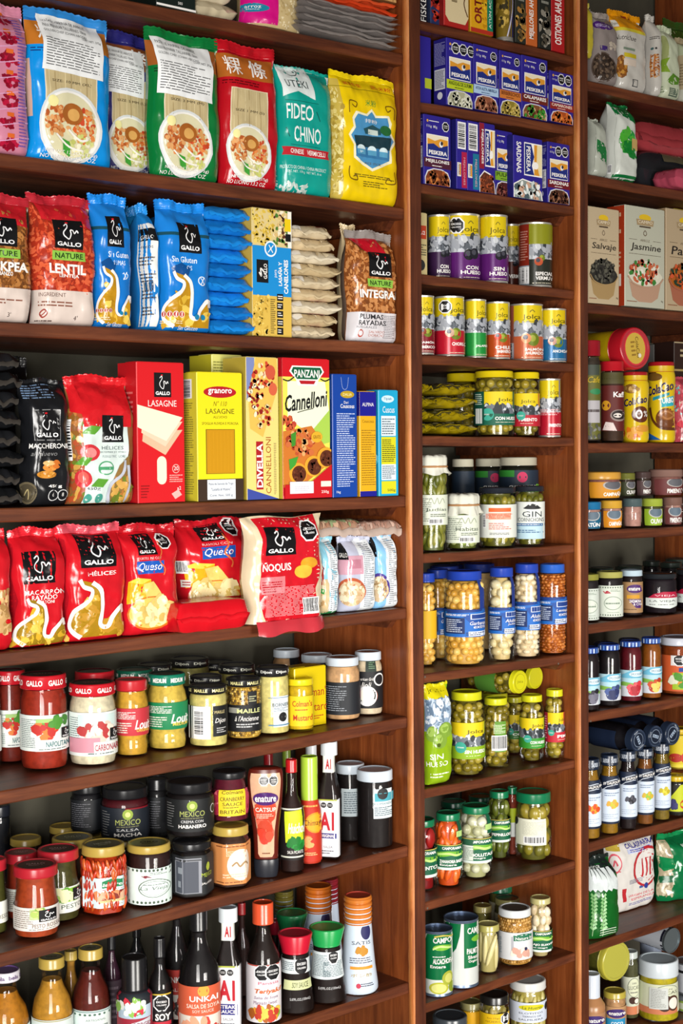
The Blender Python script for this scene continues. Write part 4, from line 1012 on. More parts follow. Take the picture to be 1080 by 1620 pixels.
carton(C_, 599, 630, 618, 'couscous_box', 'sky-blue couscous box nearest the partition', 'couscous', dp=.05, d=.0, front=('#18a0cc', lambda A: (A.e(.46, .08, .32, .035, '#c8e4ee'), A.t(.46, .08, .03, 'Tipiak', '#1a5a8a', w=.42), A.t(.5, .18, .06, 'Cuscus', W_, w=.6), A.r(.12, .24, .86, .43, '#d8e4ea'), A.ln(.16, .26, .8, .42, 7, '#5a6a78'), A.r(.12, .44, .86, .7, '#d2d022'), A.ln(.16, .46, .82, .68, 12, '#4a4a20'), A.r(.12, .7, .86, .85, '#d8e4ea'), A.ln(.16, .71, .82, .84, 7, '#5a6a78'), A.r(.12, .86, .86, .98, '#d2d022'), A.t(.62, .95, .03, '500g', '#2a2a20', w=.4))), side=('#1490b8', lambda A: A.blobs(.5, .6, .4, .25, ['#d8c060', '#4ac0d8', '#c8e0e8'], 18, .2)))

# ---- shelf D: red pasta bags
D_ = 'D'
RED, RSE = '#c51622', '#d42430'
def redpasta(logo, lines, swan, cols):
    def art(A):
        A.p([(0, .1), (.14, .12), (.1, .4), (.16, .6), (0, .9)], '#a81420')
        A.gallo(*logo)
        for x, y, h, s, w in lines: A.t(x, y, h, s, W_, w=w, b=.012)
        A.swan(*swan, cols)
    return art
pouch(D_, -60, 15, 832, 'pasta_bag', 'red pasta bag cut off by the left edge, fifth shelf down', 'pasta', T=.06, d=.0, bg=RED, art=lambda A: (A.r(.6, .5, 1, .85, '#c8a06a'), A.fill(.6, .5, 1, .85, ['#d8b27a', '#b08850'], 40, .07), A.e(.95, .76, .05, None, '#c8141c')), sealc=RSE, boxy=True, seed=121, wr=.003)
pouch(D_, 12, 101, 832, 'pasta_bag', 'red rigatoni bag, the left of the two with white outline windows', 'pasta', T=.06, d=.0, bg=RED, art=redpasta((.3, .19, .86, .46), [(.66, .53, .05, 'MACARRÓN', .72), (.66, .58, .04, 'RAYADO', .46), (.66, .62, .028, 'RIGATONI', .36)], (.04, .58, .95, .4), ['#9a7a1c', '#d8aa30', '#c4942a', '#e6c050']), sealc=RSE, boxy=True, seed=122, wr=.0035)
pouch(D_, 92, 195, 827, 'pasta_bag', 'red spiral pasta bag, the right of the two with white outline windows', 'pasta', T=.06, d=.0, bg=RED, art=redpasta((.36, .08, .9, .36), [(.68, .41, .045, 'HÉLICES', .44)], (.06, .46, .92, .5), ['#a8801c', '#d8a63a', '#bb8a2c', '#e2ba58']), sealc='#c84a58', boxy=True, seed=123, wr=.0035)
def queso(l, nm, oy=0):
    def art(A):
        A.gallo(*l); x = (l[0]+l[2])/2; A.t(x+.02, l[3]+.03, .022, nm, '#f0c8c8', w=.4); A.r(x-.2, l[3]+.055, x+.26, l[3]+.17, '#1c56b0'); A.t(x+.03, l[3]+.11, .085, 'Queso', W_, w=.4, sh=.3)
        y = l[3]+.2
        A.p([(.14, y+.04), (.3, y), (.56, y+.02), (.56, y+.2), (.14, y+.24)], '#e6a81c'); A.p([(.14, y+.04), (.3, y), (.56, y+.02), (.4, y+.06)], '#f4cc4a'); A.p([(.42, y+.06), (.6, y+.04), (.78, y+.2), (.5, y+.26)], '#e2c46a')
        A.e(.56, y+.33, .4, .155, '#cf6a20'); A.e(.56, y+.325, .37, .14, '#e0c060'); A.blobs(.56, y+.31, .36, .13, ['#e6d090', '#d8bc70', '#f0e0a8'], 30, .085, 1.3); A.blobs(.56, y+.31, .34, .12, ['#cdb060', '#eddca4'], 14, .05, 1.3)
        A.stroke([(.72, .14), (.76, .24), (.7, .32), (.8, .4), (.78, .46)], .02, '#d86a3a'); A.e(.95, y+.3, .06, None, '#1a1a3a')
    return art
pouch(D_, 188, 279, 826, 'pasta_bag', 'red tortellini bag with a cheese bowl and one warning seal', 'pasta', T=.06, d=.0, bg=RED, art=lambda A: (queso((.36, .09, .68, .27), 'TORTELLINI CON')(A), A.octs(.83, .15, .11)), sealc='#b01420', boxy=True, seed=124, wr=.0035)
r_ = pouch(D_, 276, 390, 818, 'pasta_bag', 'larger red ravioli bag with a cheese bowl and barcode', 'pasta', T=.06, d=.042, bg=RED, art=lambda A: (queso((.42, .05, .76, .2), 'RAVIOLI CON')(A), A.octs(.88, .09, .09), A.bar(.02, .38, .2, .5), A.r(.06, .56, .2, .63, '#e0d8d0'), A.ln(.08, .57, .19, .62, 2, '#a02020'), A.r(0, .74, 1, .76, '#9a0f18')), sealc='#b01420', boxy=True, seed=125, wr=.004)
pk('D', 279, 396, 975, .046, 'pasta_bag', 'red packet lying flat in front of the ravioli bag', 'pasta', d=-.03, D=.07, bg='#cc1420', seed=126, fin=.008, wr=.002, p=16, lp=20)
def noquis(A):
    A.r(0, .0, .16, 1, '#cdbc9c'); A.p([(.24, .02), (.98, .0), (.98, .6), (.92, .7), (.98, 1), (.3, 1), (.2, .8), (.24, .6)], '#c41624')
    A.gallo(.3, .1, .68, .36); A.octs(.86, .14, .1); A.t(.44, .47, .1, 'ÑOQUIS', W_, w=.36, b=.02); A.e(.84, .45, .1, .055, '#d89a2a'); A.e(.77, .53, .11, .062, '#e6b43c')
    A.r(.24, .56, .54, .72, '#d87a80'); A.ln(.26, .6, .5, .71, 5, '#a81420'); A.ln(.28, .66, .9, .94, 22, '#e8a8ac', .35); A.bar(.76, .78, .96, .94)
def droop(o, fn, W, H):
    mb = MB(); V = []; n = 20
    for i in range(n+1):
        for j in range(5):
            x = .06+.92*i/n; p_ = fn(x, 1, 0); k = j/4
            V.append((p_[0], p_[1]-.0035-.006*math.sin(k*1.57)+.0012*math.sin(i*1.1), .004-k*(.021+.003*math.sin(i*.55))))
    mb.add(V, [(i*5+j, i*5+j+1, i*5+j+6, i*5+j+5) for i in range(n) for j in range(4)], '#b8323c'); mb.build('bottom_seal', FILM, o)
pouch(D_, 383, 508, 812, 'gnocchi_bag', 'red and clear gnocchi bag drooping over the shelf edge', 'pasta', T=.05, d=-.02, bg='#d8c8a8', art=noquis, seal=.0, boxy=True, seed=127, wr=.0035, extra=droop, mt=FILM, backc='#b8a888', base=.9)
def house(sky, inner):
    def art(A): A.r(.62, .05, 1, 1, '#dde4e8'); A.ln(.72, .08, .98, .95, 34, '#7a8088', .4); inner(A)
    return art
pouch(D_, 492, 534, 843, 'cereal_bag', 'small pale blue bag with a red hut, left of its trio', 'cereal', T=.05, d=.012, bg='#8cc8dc', art=house(0, lambda A: (A.r(.0, .55, .66, 1, '#c8b48a'), A.p([(.1, .42), (.28, .28), (.5, .42)], '#8a2a2a'), A.r(.14, .42, .46, .62, '#b23a34'), A.r(.24, .46, .38, .58, '#c8dce8'), A.e(.1, .3, .16, .07, '#3a8a4a'), A.blobs(.2, .82, .3, .13, ['#d8b888', '#c09a68', '#e6d2a8'], 30, .08), A.p([(0, .62), (.5, .68), (.45, .74), (0, .68)], '#3a9a4a'), A.r(0, .96, 1, 1, '#3aa05a'))), seed=128, boxy=True)
pouch(D_, 533, 592, 845, 'cereal_bag', 'small pinkish grey cereal bag, middle of its trio', 'cereal', T=.05, d=.01, bg='#b8bcd0', art=house(0, lambda A: (A.r(0, .25, .7, .5, '#c898a8'), A.r(.3, .3, .64, .42, '#b87a8c'), A.r(.0, .08, .3, .3, K_), A.t(.15, .24, .06, 'GALLO', W_, w=.26), A.e(.36, .73, .4, .19, '#b85a3a'), A.e(.36, .75, .37, .17, '#d0b490'), A.blobs(.36, .75, .36, .16, ['#e0caa4', '#c4a478', '#ece0c0'], 50, .06))), seed=129, boxy=True)
pouch(D_, 590, 632, 838, 'cereal_bag', 'small sky-blue cereal bag beside the partition, right of its trio', 'cereal', T=.045, d=.012, bg='#86bce4', art=house(0, lambda A: (A.r(.0, .06, .3, .32, K_), A.e(.34, .72, .4, .19, '#4a3a8a'), A.e(.34, .74, .36, .17, '#cdb490'), A.blobs(.34, .74, .34, .15, ['#e0caa4', '#a88a60', '#ece0c0'], 40, .07))), seed=130, boxy=True)
zt = onY(540, 846, .05).z
pk('D', 497, 574, 832, .028, 'grain_bag', 'clear bag of granules lying on the small bag trio, left one', 'bag', d=.01, D=.13, zb=zt, bg='#b08a72', seed=131, topart=lambda A: A.fill(.02, .02, .98, .98, ['#c8a488', '#a0745c', '#c0b090', '#8a9a70'], 300, .03), endart=lambda A: A.fill(.02, .1, .98, .98, ['#c8a488', '#a0745c', '#8a9a70'], 150, .03), fin=.02, finc='#b8a498')
pk('D', 566, 640, 836, .026, 'grain_bag', 'clear bag of granules lying on the small bag trio, right one', 'bag', d=.006, D=.12, zb=zt-.003, bg='#b09080', seed=132, topart=lambda A: A.fill(.02, .02, .98, .98, ['#c8a898', '#a88070', '#d0b8a8'], 300, .03), endart=lambda A: A.fill(.02, .1, .98, .98, ['#c8a898', '#a88070'], 150, .03), fin=.02, finc='#b8a498')
# ---- shelf E: sauces, mustards
E_ = 'E'
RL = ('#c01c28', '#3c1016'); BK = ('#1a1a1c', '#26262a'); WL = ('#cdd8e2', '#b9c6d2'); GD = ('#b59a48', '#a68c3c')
def topring(c, tc=None, txt=None):
    def f(A):
        A.e(.5, .5, .4, None, c)
        if txt: A.t(.5, .46, .12, txt, tc, w=.42, b=.02); A.ln(.34, .56, .66, .64, 2, tc)
    return f
def veg(word, tint, meat=False):
    def f(A):
        A.ln(.03, .1, .3, .92, 16, '#5a6a6a', .35)
        if not meat: A.blobs(.55, .42, .18, .26, ['#6aa03a', '#c83a28', '#d87a34', '#b82c24'], 26, .06); A.r(.42, .1, .7, .2, '#9cc070'); A.blobs(.8, .2, .16, .16, ['#3f7a2c', '#4c8c34'], 12, .06)
        else: A.r(.2, .05, .95, .3, '#c8dcd8'); A.blobs(.62, .45, .3, .2, ['#c07a70', '#e0c0b0', '#b03a3a', '#e8d8c8'], 34, .06); A.r(.05, .58, .52, .92, '#c88a98')
        A.gallo(.84, .38, 1.02, .66); A.r(.32 if not meat else .52, .68, 1.05, 1, '#e4e8e2'); A.t(.8, .81, .15, word, tint, w=.52, b=.02); A.ln(.5, .92, .9, .97, 1, '#5a6a6a')
    return f
jar(E_, -46, 2, 1068, 1218, 'sauce_jar', 'red tomato sauce jar cut off by the left edge', 'jar', prof='gallo', body='#6e1c12', lid=RL, labs=[(.42, .82, 150, '#dfe6e0', None)])
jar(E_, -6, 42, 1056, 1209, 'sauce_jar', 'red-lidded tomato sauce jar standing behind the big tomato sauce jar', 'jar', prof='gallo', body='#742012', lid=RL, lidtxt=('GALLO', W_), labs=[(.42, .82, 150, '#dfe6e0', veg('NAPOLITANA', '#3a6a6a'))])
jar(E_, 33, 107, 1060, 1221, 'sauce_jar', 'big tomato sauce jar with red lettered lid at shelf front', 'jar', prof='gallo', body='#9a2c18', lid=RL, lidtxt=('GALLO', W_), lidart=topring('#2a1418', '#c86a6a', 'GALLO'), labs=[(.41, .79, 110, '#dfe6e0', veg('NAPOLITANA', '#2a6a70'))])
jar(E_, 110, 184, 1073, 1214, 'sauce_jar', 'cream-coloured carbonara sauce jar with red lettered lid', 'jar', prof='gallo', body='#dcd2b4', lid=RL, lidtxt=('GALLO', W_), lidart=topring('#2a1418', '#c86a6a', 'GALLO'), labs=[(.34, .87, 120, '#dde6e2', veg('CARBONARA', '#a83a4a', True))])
def louit(A):
    A.r(.05, .1, .5, .34, '#00000000' if False else '#e8e0d8'); A.r(.065, .12, .485, .32, '#b8303a' if A.rn.seed else '#c0303a'); A.ln(.1, .14, .45, .3, 4, '#f0e8e0')
def muslab(c, word):
    return lambda A: (A.ln(.08, .12, .5, .4, 5, '#e8e4dc'), A.ln(.1, .5, .45, .92, 5, '#d8d8c8'), A.t(.84, .6, .34, 'Louit', W_, w=.36, sh=.3, b=.02), A.t(.84, .8, .12, word, '#e0c050', w=.3, b=.02))
jar(E_, 181, 236, 1070, 1199, 'mustard_jar', 'mustard jar with red lid and red label', 'jar', prof='waist', body='#c89a30', lid=('#b8242c', '#c83a3e'), labs=[(.36, .72, 150, '#b8303a', muslab('', 'ORIGINAL'))])
jar(E_, 232, 297, 1060, 1189, 'mustard_jar', 'mustard jar with green lid and green label', 'jar', prof='waist', body='#cdb04a', lid=('#15745a', '#20302a'), lidtxt=('MEDIUM', W_), labs=[(.36, .72, 150, '#157a4a', muslab('', 'MEDIUM'))])
dl = lambda w1, w2: (lambda A: (A.r(.42, .0, 1.1, 1, '#17181a'), A.t(.78, .24, .13, 'MAILLE', '#d8c890', w=.4, b=.01), A.t(.78, .52, .22, w1, W_, w=.46, sh=.3), A.ln(.55, .72, .98, .9, 2, '#c8c8c8')))
jar(E_, 299, 360, 1078, 1184, 'mustard_jar', 'smooth pale mustard jar with black lid and a barcode strip', 'jar', prof='wide', body='#d6c878', lid=BK, lidtxt=('MAILLE', '#d8d090'), labs=[(.32, .86, 55, '#e4e4e0', lambda A: (A.r(.02, 0, .12, 1, '#17181a'), A.bar(.16, .1, .36, .9, False)), PAPER, 'label', -48), (.32, .82, 34, '#17181a', lambda A: (A.t(.8, .2, .1, 'MAILLE', '#d8c890', w=.2), A.t(.82, .5, .2, 'Dijon', W_, w=.22, sh=.3), A.ln(.74, .7, .94, .9, 3, '#b8b8b8')), PAPER, 'front_label', 48)])
jar(E_, 357, 414, 1067, 1172, 'mustard_jar', 'wholegrain mustard jar with black label and black lid', 'jar', prof='wide', body='#b08a2c', bmat=FOODM, pieces=(.0022, ['#c8a03c', '#9a7424', '#d8b85c', '#5a4014'], (1, 1, 1)), inner='#b89038', lid=BK, lidtxt=('MAILLE', '#d8d090'), labs=[(.42, .86, 72, '#16171a', lambda A: (A.r(.12, .1, .34, .3, '#8a8a80'), A.t(.66, .22, .16, 'MAILLE', '#d0d490', w=.44, b=.02), A.t(.58, .5, .2, "à l'Ancienne", W_, w=.64, sh=.3), A.ln(.3, .68, .9, .86, 2, '#c8c8c8')), PAPER, 'label', 6), (.2, .42, 16, '#1c1d20', lambda A: (A.ln(.68, .3, .82, .8, 3, '#b8b890'),), PAPER, 'seal_strip', 30)])
jar(E_, 405, 458, 1050, 1164, 'mustard_jar', 'tall pale mustard jar with a small white scalloped label', 'jar', prof='wide', body='#d8cb80', lid=BK, lidtxt=('Dijon', '#d8d8d0'), labs=[(.42, .88, 30, '#dfe8ea', lambda A: (A.r(.5, .04, .98, .06, '#3a6a8a'), A.t(.76, .28, .12, 'BORNIER', '#2a3a4a', w=.36, b=.01), A.ln(.6, .36, .92, .5, 3, '#6a7a8a'), A.e(.8, .68, .09, None, '#1a1a1c'), A.r(.5, .92, .98, .96, '#4a7a9a')), PAPER, 'label', 32)])
jar(E_, 452, 497, 1069, 1158, 'mustard_jar', 'small yellow mustard jar with yellow lid and red lettering', 'jar', prof='wide', body='#d0ac12', lid=('#e0c818', '#d8be14'), labs=[(.32, .9, 100, '#dcc01c', lambda A: (A.t(.58, .25, .2, "Colman's", '#b0301c', w=.7, b=.01), A.ln(.4, .42, .7, .5, 1, '#b8501c'), A.t(.6, .72, .2, 'Mustard', '#b0301c', w=.68, b=.01)))])
carton(E_, 466, 516, 1056, 'mustard_tin', 'yellow mustard tin standing behind the small yellow jar', 'tin', dp=.045, d=.05, front=('#dcc210', lambda A: (A.t(.62, .42, .15, "Colman's", '#b0301c', w=.9), A.t(.6, .68, .14, 'Mustard', '#b0301c', w=.86), A.ln(.5, .82, .9, .9, 2, '#b8501c'))), side=('#c8ac10', None), mt=CANP)
AB = '#cfa477'
jar(E_, 430, 476, 1024, None, 'aioli_jar', 'tan jar with pale lid farthest back, behind the mustard tin', 'jar', d=.2, prof='std', body='#c09468', lid=WL, labs=[(.42, .9, 120, '#24262a', None), (.06, .4, 26, '#1c2024', None, PAPER, 'seal_strip', 40)])
jar(E_, 474, 528, 1031, None, 'aioli_jar', 'tan jar with pale lid, second from the back behind the tin', 'jar', d=.12, prof='std', body='#c89c6e', lid=WL, labs=[(.42, .9, 120, '#24262a', None), (.06, .4, 26, '#1c2024', None, PAPER, 'seal_strip', 40)])
jar(E_, 513, 570, 1035, 1142, 'aioli_jar', 'pinkish tan jar turned to show its plain black back label', 'jar', prof='std', body=AB, lid=WL, lidart=topring('#2a3038'), labs=[(.38, .9, 150, '#1f2227', lambda A: (A.ln(.08, .1, .5, .9, 12, '#9aa0a8', .3), A.e(1.0, .4, .1, None, '#8a2a4a')))])
jar(E_, 568, 614, 1027, 1132, 'aioli_jar', 'aioli jar with pictured bowl on black label, nearest the partition', 'jar', prof='std', body='#d8c6a8', lid=WL, lidart=topring('#2a3038'), labs=[(.3, .88, 150, '#1a1b1e', lambda A: (A.t(.4, .2, .08, 'American Grill', W_, w=.6, sh=.3), A.t(.36, .36, .15, 'Alioli', W_, w=.5, sh=.3), A.e(.45, .66, .36, .26, '#c8705a'), A.e(.45, .66, .32, .22, '#1a1b1e'), A.e(.46, .66, .22, None, '#d8d8d8'), A.e(.46, .64, .16, None, '#e8e4d8'), A.e(.86, .22, .14, None, W_), A.e(.86, .22, .11, None, '#1a1b1e'))), (.1, .3, 22, '#1a2a20', lambda A: A.ln(.56, .2, .7, .8, 4, '#6a8a6a'), PAPER, 'seal_strip', 12)])
for i, (x0, x1, yt, d, lc, bc, lb) in enumerate(((118, 182, 1056, .12, RL, '#d8ccb0', 'red-lidded jar standing behind the carbonara jar'), (183, 243, 1054, .1, ('#15604a', '#22302c'), '#c8aa48', 'green-lidded jar behind the red-label mustard'),
      (216, 272, 1046, .2, BK, '#b8a85c', 'black-lidded jar in the back row behind the green lid mustard'), (268, 332, 1036, .2, BK, '#b0a860', 'black-lidded jar in the back row, left of two'), (312, 373, 1042, .14, BK, '#c0b060', 'black-lidded jar in the back row, right of two'), (345, 404, 1046, .1, BK, '#c4b868', 'pale black-lidded jar behind the wholegrain mustard'), (300, 352, 1064, .08, BK, '#c0b060', 'black-lidded jar just behind the smooth pale mustard'))):
    jar(E_, x0, x1, yt, None, 'mustard_jar', lb, 'jar', d=d, prof='wide', body=bc, lid=lc, lidtxt=('Dijon', '#c8c8b8') if lc is BK else ('MEDIUM', W_) if 'green' in lb else None, labs=[(.4, .85, 100, '#2a2a2c', None)])

# ---- shelf F: pesto, chilli jars, bottles
F_ = 'F'
def pestol(word, c):
    return lambda A: (A.ln(.03, .1, .4, .9, 9, '#7a6a5a', .35), A.r(.42, .04, .64, .5, '#b8c890'), A.blobs(.52, .2, .12, .2, ['#7aa83a', '#d8c888', '#a8c060'], 14, .05), A.gallo(.62, .1, .9, .6), A.t(.72, .78, .17, word, c, w=.62), A.ln(.45, .9, .9, .96, 1, '#7a6a5a'))
PL = ('#b42430', '#c0303a')
jar(F_, -34, 12, 1352, 1482, 'pesto_jar', 'green pesto jar cut off by the left edge', 'jar', prof='pesto', body='#4a4a1c', lid=PL, labs=[(.55, .84, 150, '#e0e2da', lambda A: (A.t(.8, .7, .2, 'ROSSO', '#5a4a3a', w=.4),))])
jar(F_, 8, 61, 1340, 1458, 'pesto_jar', 'red pesto jar standing behind the front red pesto jar', 'jar', prof='pesto', body='#8a2c16', lid=PL, lidart=topring('#8a1c28', '#d8a8a8', 'GALLO'), labs=[(.52, .86, 150, '#e0e2da', pestol('PESTO', '#5a4a3a'))])
jar(F_, 22, 93, 1357, 1488, 'pesto_jar', 'orange-red pesto jar with red lid at the shelf front', 'jar', prof='pesto', body='#a4401c', lid=PL, lidart=topring('#4a141a', '#d8a8a8', 'GALLO'), labs=[(.55, .88, 150, '#e2ddd6', pestol('PESTO ROSSO', '#6a4a3a'))])
jar(F_, 60, 126, 1333, 1462, 'pesto_jar', 'dark green pesto jar with red lid beside the red pesto', 'jar', prof='pesto', body='#46421a', lid=PL, lidart=topring('#4a141a', '#d8a8a8', 'GALLO'), labs=[(.5, .86, 150, '#e2e4dc', lambda A: (A.r(.45, .05, 1.1, .58, '#86b83e'), A.blobs(.6, .3, .2, .25, ['#a8d05a', '#5a9a2a', '#e0e0b0'], 20, .07), A.gallo(.82, .08, 1.06, .55), A.t(.84, .76, .17, 'PESTO', '#4a5a4a', w=.4)))])
def naturein(A):
    A.p([(.3, .12), (.5, .05), (.86, .12), (.86, .34), (.3, .34)], '#1e7a4a'); A.t(.58, .24, .11, 'Nature In', W_, w=.46, b=.02); A.ln(.4, .38, .75, .42, 1, '#b04a3a')
    A.blobs(.55, .62, .34, .1, ['#b84a30', '#d8885a', '#7a2a20', '#e0b090'], 26, .06); A.r(.26, .74, .9, .82, '#d8c890'); A.t(.58, .78, .06, 'Chiles en vinagre', '#8a7a3a', w=.5); A.ln(.3, .88, .8, .94, 1, '#a89a6a')
jar(F_, 125, 203, 1325, 1453, 'pickle_jar', 'gold-lidded hexagonal jar of red peppers in oil', 'jar', prof='hexj', sec=6, turn=20, body='#b03018', lid=GD, pieces=(.006, ['#c83a1c', '#a82814', '#d8642c', '#b84a18'], (.5, .5, 1.5)), inner='#a8300f', lidart=topring('#7a7a58', '#e0e0c0', 'NATURE'), labs=[(.43, .87, 82, '#cfdfe4', naturein)])
def vigo(A):
    for i in range(11):
        for y in (.05, .93): A.e(.06+i*.09, y, .02, None, '#4a5a4a', 8)
    A.e(.62, .54, .36, .26, '#5a6a5a'); A.e(.62, .54, .335, .24, '#dcebe4'); A.e(.62, .54, .3, .2, '#5a6a5a'); A.e(.62, .54, .29, .19, '#dcebe4'); A.t(.62, .55, .12, 'La Vieja', '#5a6a60', w=.42, sh=.2); A.ln(.46, .42, .78, .46, 1, '#5a6a60'); A.p([(.36, .2), (.44, .18), (.52, .24), (.42, .26)], '#7a2030'); A.p([(.92, .2), (1.0, .12), (1.0, .2)], '#3a2a2a'); A.ln(.58, .1, .86, .18, 2, '#6a7a6a')
jar(F_, 201, 271, 1323, 1437, 'preserve_jar', 'gold-lidded jar with a pale label and an oval wreath', 'jar', prof='wide', body='#2c1614', lid=GD, lidart=topring('#8a8a4a', '#3a3a1a', 'ORG'), labs=[(.36, .96, 150, '#dcebe4', vigo)])
def mex(w1, w2, dark=True):
    return lambda A: (A.e(.55, .2, .07, None, '#8aa03a', 12), A.e(.55, .2, .035, None, '#d0d880', 10), A.t(.55, .44, .17, 'MEXICO', '#a8b060', w=.5), A.ln(.4, .56, .7, .6, 1, '#8a8a60'), A.t(.55, .68, .08, w1, '#d8d8d8', w=.3), A.t(.55, .83, .11, w2, W_, w=.56, b=.02), A.ln(.03, .1, .18, .9, 10, '#7a7a7a', .3))
DK = '#1a1516'
B1 = jar(F_, 267, 339, 1320, 1425, 'salsa_jar', 'black square salsa jar with grey back label, bottom of a stack', 'jar', prof='hexj', sec=6, turn=8, body=DK, lid=BK, labs=[(.22, .93, 88, '#242628', lambda A: (A.r(.1, .06, .55, .96, '#8a8c94'), A.r(.12, .14, .5, .94, '#4a4e58'), A.ln(.14, .2, .22, .9, 2, '#9aa0a8'), A.e(.84, .3, .06, None, '#a8b83a', 10), A.t(.84, .5, .1, 'MEXICO', '#a8b83a', w=.26), A.t(.84, .72, .08, 'JALAPEÑO', W_, w=.26)))])
jar(F_, 262, 338, 1226, None, 'salsa_jar', 'black salsa jar with yellow-green sun logo, top of the stack', 'jar', d=.03, zb=B1['top']+.001, prof='squat', body=DK, lid=BK, labs=[(.28, .88, 150, '#1c1e1f', lambda A: (mex('CREMA CON', 'HABANERO')(A), A.e(.96, .36, .06, None, '#d8d8d8'), A.e(.96, .36, .05, None, '#1c1e1f')))])
M1 = jar(F_, 165, 230, 1316, None, 'preserve_jar', 'clear gold-lidded jar under the black and red salsa jar', 'jar', d=.13, prof='wide', body='#3a2014', lid=GD, labs=[(.4, .95, 100, '#cfd8d0', None)])
jar(F_, 160, 236, 1235, None, 'salsa_jar', 'black and red salsa jar standing on a gold lid', 'jar', d=.12, zb=M1['top']+.001, prof='squat', body='#4a1018', lid=BK, labs=[(.34, .96, 150, '#1b2028', lambda A: (A.r(.5, -.2, 1.1, .05, '#7a1420'), mex('SALSA', 'MACHA')(A)))])
M2 = jar(F_, 110, 165, 1312, None, 'preserve_jar', 'gold-lidded jar under the leftmost dark stacked jar', 'jar', d=.17, prof='wide', body='#2c1a12', lid=GD)
jar(F_, 112, 162, 1232, None, 'salsa_jar', 'dark salsa jar, leftmost of the stacked dark jars', 'jar', d=.17, zb=M2['top']+.001, prof='squat', body='#17161a', lid=BK, labs=[(.3, .9, 150, '#1a1c20', lambda A: A.ln(.05, .1, .5, .9, 12, '#6a6a70', .3))])
M3 = jar(F_, 228, 268, 1318, None, 'salsa_jar', 'dark salsa jar between the two gold lids and black stack, lower', 'jar', d=.14, prof='wide', body='#151416', lid=BK)
jar(F_, 230, 268, 1226, None, 'salsa_jar', 'dark salsa jar turned to its back label, upper of a stack', 'jar', d=.14, zb=M3['top']+.001, prof='squat', body='#151416', lid=BK, labs=[(.3, .9, 150, '#191b1e', lambda A: A.ln(.1, .1, .6, .9, 12, '#6a6a70', .3))])
for i, (x0, x1, yt, d, lb) in enumerate(((16, 66, 1318, .2, 'gold-lidded jar in the back, leftmost'), (78, 124, 1300, .2, 'gold-lidded jar in the back under the plaster wall'), (82, 148, 1315, .1, 'gold-lidded jar just behind the green pesto'))):
    jar(F_, x0, x1, yt, None, 'preserve_jar', lb, 'jar', d=d, prof='wide', body='#3c2414', lid=GD, lidart=topring('#6a6a48', '#c8c8a0', 'ORG') if i == 2 else None)
jar(F_, -30, 22, 1268, None, 'sauce_bottle', 'dark bottle at the far left behind the pesto', 'bottle', d=.22, prof='wide', body='#14161c', lid=('#1a1d26', '#1a1d26'))
O1 = jar(F_, 332, 398, 1297, 1411, 'salsa_jar', 'orange-labelled square jar under the cranberry jar', 'jar', prof='hexj', sec=6, turn=14, body='#3a2218', lid=GD, labs=[(.26, .93, 88, '#d2894e', lambda A: (A.ln(.05, .04, .95, .09, 1, '#7a4420'), A.ln(.05, .92, .95, .97, 1, '#7a4420'), A.ln(.3, .16, .8, .3, 3, '#e8c8a8'), A.e(.66, .52, .24, None, '#e6d8c8'), A.stroke([(.5, .54), (.58, .46), (.64, .56), (.72, .46), (.82, .54)], .025, '#a08058'), A.ln(.3, .72, .8, .84, 2, '#e8c8a8')))])
jar(F_, 333, 393, 1212, None, 'cranberry_jar', 'cranberry sauce jar with yellow label on the orange-labelled jar', 'jar', d=.03, zb=O1['top']+.001, prof='facet', body='#5a1224', lid=BK, labs=[(.34, .86, 150, '#4a1020', lambda A: (A.blobs(.14, .5, .16, .4, ['#b83a50', '#c85a6a', '#a02840'], 14, .11, 1.1), A.blobs(.9, .5, .14, .4, ['#8a2034', '#a83a50'], 10, .1, 1.1), A.r(.34, -.06, .82, 1.0, '#e0c428'), A.t(.58, .08, .13, 'Colmans', '#3a2a10', w=.36, sh=.1), A.t(.58, .34, .15, 'CRANBERRY', '#3a2a10', w=.42), A.t(.58, .54, .13, 'SAUCE', '#3a2a10', w=.34), A.ln(.4, .64, .76, .7, 1, '#5a4a18'), A.t(.58, .84, .14, 'BRITAIN', '#3a2a10', w=.42)))])

